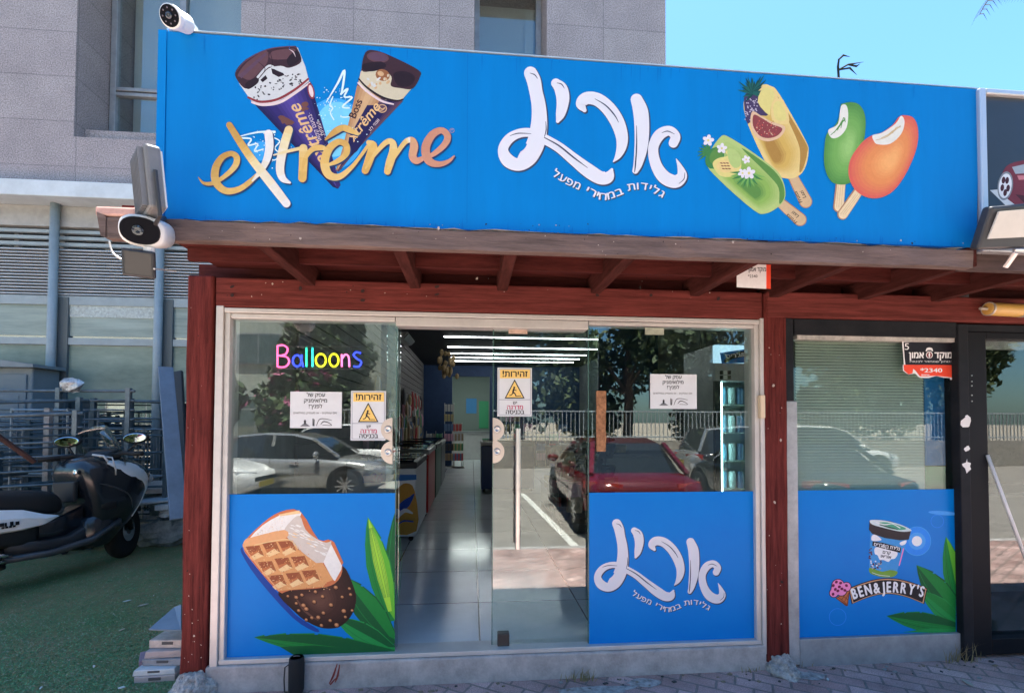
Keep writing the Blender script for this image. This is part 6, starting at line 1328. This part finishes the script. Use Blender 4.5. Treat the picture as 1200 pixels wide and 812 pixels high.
# slat wall with goods
m = MB()
for i in range(16): m.box(.005, .03, 1.2, 11.8, 1.15+i*.14, 1.15+i*.14+.125)
sw = thing('slat_wall', 'pale slatted display wall above the row of chest freezers', 'wall panel', (.02, 5, 1.1)); m.build('panel', mat('slat_panel', (.22, .20, .19), .6, var=.1), sw)
GC = [mat('goods_%d' % i, c, .6) for i, c in enumerate(((.5, .5, .48), (.35, .25, .15), (.12, .2, .35), (.5, .08, .08), (.06, .06, .07), (.45, .38, .2), (.1, .3, .15), (.55, .3, .4)))]
for k in range(84):
    y = random.uniform(3.0, 11.4); z = random.choice([1.35, 1.6, 1.85, 2.1]); h = random.uniform(.12, .24); w_ = random.uniform(.06, .12); m = MB()
    m.loft([[(.05, y-w_*q, z+h*t), (.05+.05*s_, y-w_*q*.9, z+h*t), (.05+.05*s_, y+w_*q*.9, z+h*t), (.05, y+w_*q, z+h*t)] for t, q, s_ in ((-1, .9, .5), (-.7, 1, 1), (.5, 1, 1), (.85, .6, .6), (1, .3, .3))]); m.tube([(.03, y, z-h+2*h), (.09, y, z+h)], .004, 4)
    tag(m.build('hanging_bag', GC[k % 8], smooth=False), 'one of the small party goods bags hanging in rows on the slat wall', 'bag', 'party goods hanging on the slat wall')
# air conditioner
p = at(484, 391, 7.0); o = thing('air_conditioner', 'white split air conditioner high on the wall inside the shop', 'air conditioner', (.03, 7.0, p.z))
m = MB(); m.loft([[(.03, y, p.z-.16), (.15, y, p.z-.17), (.26, y, p.z-.06), (.27, y, p.z+.14), (.20, y, p.z+.17), (.03, y, p.z+.17)] for y in (6.5, 7.6)]); m.build('body', mat('ac_white', (.60, .60, .58), .4), o, bevel=.015)
m = MB(); m.obox((.215, 7.05, p.z-.125), (.045, 0, .045), (0, .5, 0), (-.006, 0, .006)); m.build('flap', mat('ac_flap', (.25, .25, .25), .4), o)
# bunch hanging from the ceiling
c = at(526, 428, 8.8); o = thing('hanging_bunch', 'bunch of tan tassels hanging from the ceiling deep in the shop', 'decoration', c)
m = MB()
for i in range(26): 
    q = c+Vector((random.gauss(0, .13), random.gauss(0, .1), random.gauss(0, .17))); m.ell(q, .05, .05, random.uniform(.06, .13), 8, 6)
m.tube([c, (c.x, c.y, RZ-.03)], .006, 5); m.build('tassel', mat('tan_tassel', (.34, .24, .12), .8, var=.4), o, smooth=True)
# goods in the back of the room, beside the doorway
for k in range(12):
    x = [.5, .85, 1.1, 1.15, 2.55, 2.9, 3.3, 3.7, 4.1, 4.4, .3, 2.7][k]; y = 11.6; h = random.uniform(.9, 1.9); o = thing('display_rack', 'wire display rack of packets along the dark back wall', 'rack', (x, y, FZ), group='racks along the back wall')
    m = MB(); 
    for sx in (-.14, .14): m.tube([(x+sx, y, FZ), (x+sx, y, FZ+h+.1)], .01, 6)
    m.box(x-.18, x+.18, y-.14, y+.14, FZ, FZ+.02); m.build('stand', STEEL, o)
    for j in range(int(h/.3)):
        m = MB(); z = FZ+.22+j*.3
        for s_ in range(3): m.loft([[(x-.15+s_*.1, y-.06, z+t), (x-.07+s_*.1, y-.06-.03*(1 if 0 < t < .2 else 0), z+t), (x-.07+s_*.1, y-.02, z+t), (x-.15+s_*.1, y-.02, z+t)] for t in (0, .02, .18, .22)])
        m.build('packet', GC[(k+j*3) % 8], o)
m = MB(); o = thing('service_counter', 'white back room counter seen through the far doorway', 'counter', ((dx0+dx1)/2, BY+2.4, FZ)); m.box(dx0-.3, dx1+.2, BY+2.2, BY+2.8, FZ, FZ+1.0); m.build('base', mat('counter_white', (.6, .59, .57), .5, var=.1), o, bevel=.01); m = MB(); m.box(dx0-.33, dx1+.23, BY+2.17, BY+2.83, FZ+1.002, FZ+1.04); m.build('worktop', mat('counter_top', (.3, .31, .32), .3), o)
m = MB(); x = (dx0+dx1)/2; o = thing('wall_poster', 'blue and green poster on the back room wall', 'poster', (x, BY+3.88, 2.0)); a_ = x-.2; m.box(a_, a_+.42, BY+3.87, BY+3.89, 1.9, 2.5); m.build('sheet', mat('poster_blue', (.05, .25, .55), .6), o); m = MB(); m.box(a_+.52, a_+.9, BY+3.87, BY+3.89, 1.3, 2.4); m.build('green_part', mat('poster_green', (.05, .35, .16), .6), o)
# toy stand just inside the sliding door
o = thing('toy_stand', 'black stand crammed with toy packets behind the sliding door', 'display stand', (3.0, 3.0, FZ)); bx0, bx1, by0, by1 = 2.66, 3.6, 2.9, 4.6
m = MB(); m.box(bx0, bx1, by0, by1, FZ+.02, FZ+.16); m.box(bx0+.25, bx1, by0+.25, by1, FZ+.16, FZ+1.1); m.build('plinth', BLACKP, o, bevel=.02)
for k in range(34):
    x = random.uniform(bx0+.02, bx1-.1); y = by0+.02+random.uniform(0, .25) if k % 3 else random.uniform(by0+.2, by1); z = FZ+.2+random.uniform(0, .92)
    if k % 3 == 0: x = bx0+.04+random.uniform(0, .15)
    m = MB(); m.obox((x, y, z), (.09, random.uniform(-.02, .02), 0), (0, .035, .01), (random.uniform(-.02, .02), -.01, .085)); m.ell((x, y-.035, z), .055, .03, .06, 10, 6, 0, .12); m.build('toy_packet', GC[(k*5) % 8] if k % 2 else mat('packet_dark', (.05, .05, .055), .3), o)
m = MB()
for k in range(16): m.tube([(bx0-.004, by0+.1+k*.1, FZ+.2), (bx0-.004, by0+.1+k*.1, FZ+.55)], .004, 4)
for z in (.2, .32, .44, .55): m.tube([(bx0-.006, by0, FZ+z), (bx0-.006, by1, FZ+z)], .004, 4)
m.build('wire_basket', ALU, o)
for k in range(9):
    m = MB(); c = Vector((bx0+.2+random.uniform(0, .7), by0+.3+random.uniform(0, 1.0), FZ+1.15+random.uniform(0, .1))); m.ell(c, .14, .12, .08, 12, 7, 0, .2); m.build('bag_of_toys', [GC[0], GC[6], GC[5], mat('clear_bag', (.35, .4, .38), .15)][k % 4], o)
# display fridge
gx0, gy0 = X(838, 500, 1.2), 1.2; gx1 = gx0+.66; zt_g, zh_g = Zz(845, 404, gy0), Zz(845, 425, gy0)
o = thing('display_fridge', 'tall glass door fridge with a lit white strip and a blue header', 'fridge', (gx0+.33, gy0+.3, FZ))
FR = mat('fridge_grey', (.42, .44, .45), .4, metal=.2)
m = MB(); m.box(gx0, gx0+.04, gy0+.04, gy0+.65, FZ+.05, zt_g); m.box(gx1-.04, gx1, gy0+.04, gy0+.65, FZ+.05, zt_g); m.box(gx0+.041, gx1-.041, gy0+.61, gy0+.65, FZ+.05, zt_g-.02); m.box(gx0+.041, gx1-.041, gy0+.04, gy0+.609, FZ+.05, FZ+.25); m.box(gx0+.041, gx1-.041, gy0+.05, gy0+.609, zh_g-.17, zt_g-.001); m.build('cabinet', FR, o)
m = MB(); m.box(gx0+.0, gx1, gy0+.0, gy0+.039, zh_g+.0, zt_g); m.build('header', mat('header_white', (.6, .63, .64), .4, emit=(.5, .8, 1), estr=.2), o, bevel=.008)
a = Art(gy0, 800, 390, 4.275, lift=.003); a.poly([(186,100),(330,80),(400,80),(400,150),(330,150),(196,154)], 0); a.poly([(204,140),(240,106),(300,92),(400,86),(400,118),(320,118),(250,130),(214,152)], 1); a.text(rev("גלידת בן&ג'ריס"), 330, 116, 30, 2, rot=-6, bold=.03, width=230, align='c'); a.build('header_print', [ink('fridge_blue', (30, 110, 190)), I_BLACK, I_WHITE], o)
m = MB(); m.box(gx0+.003, gx1-.003, gy0+.002, gy0+.038, zh_g-.17, zh_g-.004); m.build('vent_panel', mat('fridge_panel', (.40, .42, .43), .5), o); a = Art(gy0+.002, 800, 390, 4.275, lift=.003)
for i in range(3):
    for j in range(2): a.poly([(186+i*20, 190+j*24), (202+i*20, 189+j*24), (202+i*20, 208+j*24), (186+i*20, 209+j*24)], i % 2)
a.build('fridge_sticker', [I_BLACK, PAPER], o)
m = MB(); m.box(gx0+.003, gx0+.06, gy0+.002, gy0+.038, FZ+.06, zh_g-.172); m.box(gx1-.06, gx1-.003, gy0+.002, gy0+.038, FZ+.06, zh_g-.172); m.box(gx0+.061, gx1-.061, gy0+.002, gy0+.038, FZ+.06, FZ+.12); m.build('door_frame', mat('fridge_door_dark', (.05, .055, .06), .4), o)
m = MB(); m.box(gx0+.061, gx1-.061, gy0+.015, gy0+.022, FZ+.121, zh_g-.173); m.build('door_glass', glass('fridge_glass', (.75, .88, .88), .06), o)
m = MB(); m.box(gx0+.085, gx0+.100, gy0+.05, gy0+.065, FZ+.26, zh_g-.18); m.box(gx1-.10, gx1-.085, gy0+.05, gy0+.065, FZ+.26, zh_g-.18); m.build('light_strip_plus_fill', LEDW, o)  # second strip, at the far side, is added to brighten the fridge inside
for j in range(6):
    z = FZ+.27+j*.27; m = MB(); m.box(gx0+.045, gx1-.045, gy0+.10, gy0+.60, z, z+.012); sh = m.build('shelf', ALU, o)
    m = MB()
    for i in range(6): m.lathe([(.030, 0), (.034, .01), (.034, .13), (.028, .15), (.028, .16)], (gx0+.16+i*.085, gy0+.15, z+.0125), (0, 0, 1), 12, i % 3)
    m.build('tub', [mat('tub_blue', (.16, .34, .52), .4), mat('tub_pale', (.70, .74, .76), .4), mat('tub_navy', (.08, .14, .30), .4)], sh)
# counter with a till behind the pane
o = thing('till_counter', 'white sales counter behind the pane with the notice', 'counter', (3.9, 3.2, FZ)); m = MB(); m.box(3.2, 4.9, 3.0, 3.6, FZ, FZ+1.0); m.build('base', mat('counter_grey', (.36, .38, .38), .5, var=.1), o, bevel=.01); m = MB(); m.box(3.16, 4.94, 2.97, 3.63, FZ+1.001, FZ+1.04); m.build('worktop', mat('counter_top', (.3, .31, .32), .3), o)
p = at(820, 517, 3.2); o = thing('cash_till', 'white till with a tilted screen standing on the counter', 'till', (p.x, 3.2, FZ+1.041)); m = MB(); m.box(p.x-.2, p.x+.25, 3.1, 3.4, FZ+1.041, FZ+1.12); m.build('drawer', mat('till_white', (.62, .64, .62), .4), o, bevel=.015); m = MB(); m.obox((p.x, 3.22, FZ+1.27), (.17, .02, 0), (-.002, .014, .006), (0, -.05, .12)); m.build('screen', mat('till_screen', (.50, .53, .52), .3), o, bevel=.01); m = MB(); m.tube([(p.x, 3.25, FZ+1.11), (p.x, 3.25, FZ+1.25)], .02, 8); m.build('stem', BLACKP, o)
c = at(822, 438, 3.0); o = thing('hanging_shirt', 'black striped shirt hanging inside near the fridge', 'shirt', c); m = MB(); m.loft([[(c.x+sx*w_, c.y+.03*math.sin(sx*4), z) for sx in (-1, -.5, 0, .5, 1)]+[(c.x+sx*w_, c.y+.05, z) for sx in (1, .5, 0, -.5, -1)] for w_, z in ((.05, c.z+.34), (.16, c.z+.28), (.15, c.z), (.18, c.z-.34))]); m.build('cloth', mat('striped_cloth', (.02, .02, .024), .8, var=.9, vscale=14, color2=(.14, .15, .16), stretch=(1, 1, 5)), o); m = MB(); m.tube([c+Vector((0, .02, .34)), (c.x, c.y+.02, RZ-.03)], .004, 5); m.build('hanger', STEEL, o)
# paper stars / pictures on the inner navy side walls seen through the pane
m = MB(); m.box(3.9, 5.05, 5.6, 5.65, FZ+1.2, RZ-.031); tag(m.build('wall_display', NAVY), 'navy display panel high above the till counter', 'wall panel')

# ================================================================ the street behind the camera, seen in the glass
def car(label, cx, cy, rz, paint, suv=False, group='cars parked in the street', hatch=False):
    o = thing('parked_car', label, 'car', (cx, cy, -.12), rz=R(rz), group=group); L = 2.25; H_ = 1.62 if suv else 1.45; Wd = .90
    st = [(-L, .50, .78, .70), (-L+.12, .30, .92, .82), (-1.6, .24, .98, .88), (-.9, .22, .97, .90), (0, .21, .95, .90), (.8, .21, .95, .90), (1.5, .23, .90, .88), (2.0, .27, .80, .80), (L, .40, .66, .62)]
    m = MB(); m.loft([[(x, hw*math.copysign(abs(math.cos(t))**.35, math.cos(t)), (z0+z1)/2+(z1-z0)/2*math.copysign(abs(math.sin(t))**.45, math.sin(t))) for t in [2*math.pi*(i+.5)/20 for i in range(20)]] for x, z0, z1, hw in st]); m.build('body', paint, o, smooth=True, local=True)
    rf = [(-1.75, .93, .62), (-1.15, H_-.06, .56), (-.5, H_, .60), (.1, H_-.02, .60), (.55, H_-.12, .58), (1.15, .93, .66)] if not suv else [(-2.0, .95, .66), (-1.75, H_-.08, .60), (-.8, H_, .62), (.1, H_-.02, .62), (.55, H_-.14, .60), (1.15, .95, .68)]
    m = MB(); m.loft([[(x, -.80, .86), (x, -.80+(z-.86)*.0-.0, .90), (x, -w_-.06*(1 if z < 1 else 0), z-.05), (x, -w_+.08, z), (x, w_-.08, z), (x, w_+.06*(1 if z < 1 else 0), z-.05), (x, .80, .90), (x, .80, .86)] for x, z, w_ in rf]); m.build('cabin', mat('car_glass_dark', (.015, .018, .02), .06, coat=1), o, smooth=False, local=True)
    m = MB(); m.loft([[(x, -w_+.0, z-.035), (x, -w_+.08, z+.006), (x, w_-.08, z+.006), (x, w_, z-.035)] for x, z, w_ in rf[1:-1]])
    for s in (-1, 1):
        for (xa_, za_), (xb2, zb2_) in (((rf[0][0], .95), (rf[1][0], rf[1][1])), ((rf[-1][0], .95), (rf[-2][0], rf[-2][1])), ((-.3, .95), (-.3, H_-.03))): m.bar((xa_, s*.74, za_), (xb2, s*.585, zb2_-.01), .07, .05)
    m.build('roof', paint, o, smooth=False, local=True)
    for x in (-1.35, 1.35):
        for s in (-1, 1):
            m = MB(); m.lathe([(.20, -.02), (.32, -.02), (.335, .03), (.335, .17), (.30, .21), (.22, .21)], (x, s*.72, .335), (0, s, 0), 24); w2 = m.build('wheel', RUB, o, smooth=True, local=True)
            m = MB(); m.lathe([(.225, .16), (.225, .205), (.20, .21), (.195, .17)], (x, s*.72, .335), (0, s, 0), 24); m.lathe([(.05, .19), (.05, .215), (0, .215)], (x, s*.72, .335), (0, s, 0), 12)
            for k in range(10):
                t = k*math.pi/5+.1*(k % 2); m.bar((x, s*.92, .335), (x+.205*math.cos(t), s*.915, .335+.205*math.sin(t)), .035, .03)
            m.build('rim', mat('alloy_rim', (.50, .51, .52), .3, metal=.8), w2, local=True)
            m = MB(); m.lathe([(.40, .0), (.40, .186), (.335, .188)], (x, s*.72, .36), (0, s, 0), 24); m.build('wheel_arch', mat('arch_black', (.012, .012, .013), .8), o, local=True)
    for s in (-1, 1):
        m = MB(); m.loft([[(2.23, s*.38, .62), (2.23, s*.38, .72)], [(2.12, s*.70, .64), (2.10, s*.70, .78)], [(1.80, s*.865, .70), (1.78, s*.855, .80)]] if False else [[(2.24, s*.36, .60), (2.24, s*.36, .70), (2.14, s*.36, .70), (2.14, s*.36, .60)], [(2.06, s*.74, .62), (2.05, s*.74, .75), (1.95, s*.72, .75), (1.95, s*.72, .62)], [(1.76, s*.885, .68), (1.75, s*.88, .79), (1.72, s*.80, .79), (1.72, s*.80, .68)]]); m.build('headlight', mat('headlight_clear', (.75, .77, .78), .06, coat=1), o, local=True)
        m = MB(); m.loft([[(-2.24, s*.40, .74), (-2.24, s*.40, .86), (-2.12, s*.40, .86), (-2.12, s*.40, .74)], [(-2.12, s*.76, .72), (-2.12, s*.76, .88), (-2.0, s*.74, .88), (-2.0, s*.74, .72)], [(-1.9, s*.885, .76), (-1.9, s*.885, .86), (-1.86, s*.8, .86), (-1.86, s*.8, .76)]]); m.build('tail_light', mat('tail_red', (.45, .01, .01), .15, coat=1), o, local=True)
        m = MB(); m.ell((.75, s*.98, 1.0), .06, .12, .075, 12, 8); m.build('wing_mirror', paint, o, smooth=True, local=True)
        for x in (-.75, .25): 
            m = MB(); m.bar((x-.1, s*.905, .82), (x+.1, s*.905, .82), .02, .03); m.build('door_handle', CHR, o, local=True)
        m = MB()
        for x in (-1.05, -.28, .72): m.bar((x, s*.895, .35), (x, s*.875, .92), .012, .008)
        m.bar((-1.9, s*.90, .60), (1.9, s*.895, .56), .02, .008); m.build('door_seam', mat('seam_dark', (.02, .02, .02), .7), o, local=True)
    m = MB(); m.box(-2.26, -2.15, -.28, .28, .55, .68); m.box(2.17, 2.27, -.28, .28, .40, .50); m.build('number_plate', mat('plate_yellow', (.6, .45, .05), .5), o, local=True)
    m = MB(); m.box(2.17, 2.265, -.45, .45, .52, .60); m.build('grille', mat('grille_black', (.01, .01, .01), .4), o, local=True)
    return o
SIL = mat('paint_silver', (.42, .42, .41), .22, metal=.55, coat=1); WHT = mat('paint_white', (.75, .75, .73), .25, coat=1); REDP = mat('paint_red', (.13, .004, .010), .2, coat=1, metal=.2); BLKP = mat('paint_black', (.012, .012, .014), .15, coat=1); GRYP = mat('paint_grey', (.08, .085, .09), .2, metal=.4, coat=1)
def refl(u, v, D):        # a spot in the street whose mirror image in the glass shows at this place
    p = at(u, v, D); return Vector((p.x, -p.y, p.z))
cs = refl(350, 530, 8.3); car('silver sedan parked across the street', cs.x, -8.4, 4, SIL)
cw = refl(215, 530, 7.6); car('white car parked nose to tail with the silver sedan', cw.x-.35, -7.3, 4, WHT, True)
car('white hatchback parked farther along the street', cs.x-.2, -11.6, 184, WHT, True)
car('red sedan parked at the kerb with its tail towards the shop', 4.15, -5.7, -88, REDP)
car('black sedan parked at the kerb before the shop next door', 7.4, -5.6, -90, BLKP)
car('grey estate car parked across the street opposite the black sedan', 9.6, -9.6, 4, SIL, True)
car('white estate car parked across the street beyond the grey one', 12.5, -11.2, 2, WHT, True)
# railing on a low wall
o = thing('street_railing', 'grey metal railing on a low wall across the street', 'railing', (0, -13.9, 0)); m = MB(); m.box(-30, 40, -14.3, -14.0, -.13, .9); m.build('base_wall', mat('street_wall', (.42, .38, .32), .9, var=.3), o)
m = MB()
for k in range(230): x = -6+k*.16; m.box(x-.012, x+.012, -14.16, -14.13, .9, 2.0)
for z in (1.0, 1.95): m.box(-8, 32, -14.17, -14.12, z, z+.05)
m.build('bars', mat('rail_paint', (.42, .45, .46), .5), o)
o = thing('pale_apartment_block', 'pale apartment block with rows of windows across the street', 'building', (-16, -24, 0)); m = MB(); m.box(-34, -3.2, -34, -22, -.13, 14); m.build('wall', mat('pale_render', (.46, .49, .42), .9, var=.12, vscale=.6), o)
for i in range(8):
    for j in range(4):
        x = -32+i*3.6; z = 1.2+j*3.2; m = MB(); m.box(x, x+2.2, -22.02, -21.9, z, z+1.6); wq = m.build('window', ALU_D, o); m = MB(); m.box(x+.08, x+1.06, -21.93, -21.88, z+.08, z+1.52); m.box(x+1.14, x+2.12, -21.93, -21.88, z+.08, z+1.52); m.build('pane', mat('far_pane', (.10, .14, .14), .08), wq)
GREENS = [mat('leaf_dark', (.030, .055, .022), .7), mat('leaf_mid', (.055, .090, .030), .7), mat('leaf_light', (.095, .13, .045), .7), mat('blossom', (.35, .08, .16), .7)]
def tree(label, x, y, h, rad, n, group='trees across the street', name='street_tree', bloss=0.0, base=.35):
    o = thing(name, label, 'tree', (x, y, -.1), group=group); m = MB(); m.tube([(x, y, -.1), (x+.1, y, h*.3), (x, y+.1, h*.6)], [.2*h/7, .16*h/7, .08*h/7], 10)
    blobs = []
    for k in range(9):
        t = random.uniform(0, 6.28); q = rad*random.uniform(.2, .75); c = Vector((x+q*math.cos(t), y+q*math.sin(t), h*random.uniform(base+.05, .92))); blobs.append((c, rad*random.uniform(.35, .6))); m.tube([(x, y, h*.32), (Vector((x, y, h*.5))+c)/2, c], [.07, .05, .02], 6)
    m.build('trunk', mat('tree_bark', (.13, .10, .075), .9, var=.3, vscale=8), o); m = MB()
    for _ in range(n):
        c, r = random.choice(blobs); d = Vector((random.gauss(0, 1), random.gauss(0, 1), random.gauss(0, .8))).normalized()*r*random.uniform(.55, 1.05); p = c+d; s_ = random.uniform(.12, .26)
        a_ = Vector((random.gauss(0, 1), random.gauss(0, 1), random.gauss(0, 1))).normalized(); b_ = a_.cross(Vector((random.gauss(0, 1), random.gauss(0, 1), random.gauss(0, 1)))).normalized()
        m.add([p-a_*s_, p+b_*s_*.5, p+a_*s_, p-b_*s_*.5], [(0, 1, 2, 3)], 3 if random.random() < bloss else random.choice([0, 0, 1, 1, 2]))
    m.build('crown', GREENS, o); return o
for i, (x, y, h, r) in enumerate(((3.6, -17.5, 8.5, 3.3), (8.6, -18, 9, 3.6), (13.5, -17, 8, 3.2), (18.5, -18, 9, 3.5), (.4, -20, 7.6, 2.4), (24, -18, 9, 3.6), (-5.4, -19.5, 6.5, 2.2))): tree(['dense dark street tree behind the railing', 'tall spreading street tree behind the railing', 'low round street tree behind the railing'][i % 3]+' (%s of the row)' % ['first', 'second', 'third', 'fourth', 'fifth', 'sixth', 'seventh', 'eighth', 'ninth'][i], x, y, h, r, 9000, base=.12)
for i, (x, y, h, r) in enumerate(((-4.6, -13.2, 3.4, 1.3), (-7.4, -13.4, 3.0, 1.3), (-10.5, -13.2, 3.6, 1.4))): tree('flowering shrub with pink blossom at the %s' % ['end of the railing', 'foot of the apartment block', 'far side of the parking strip'][i], x, y, h, r, 2600, 'flowering shrubs across the street', 'flowering_shrub', .12, .15)
print('OBJECTS', len(bpy.data.objects), 'VERTS', sum(len(m.vertices) for m in bpy.data.meshes))
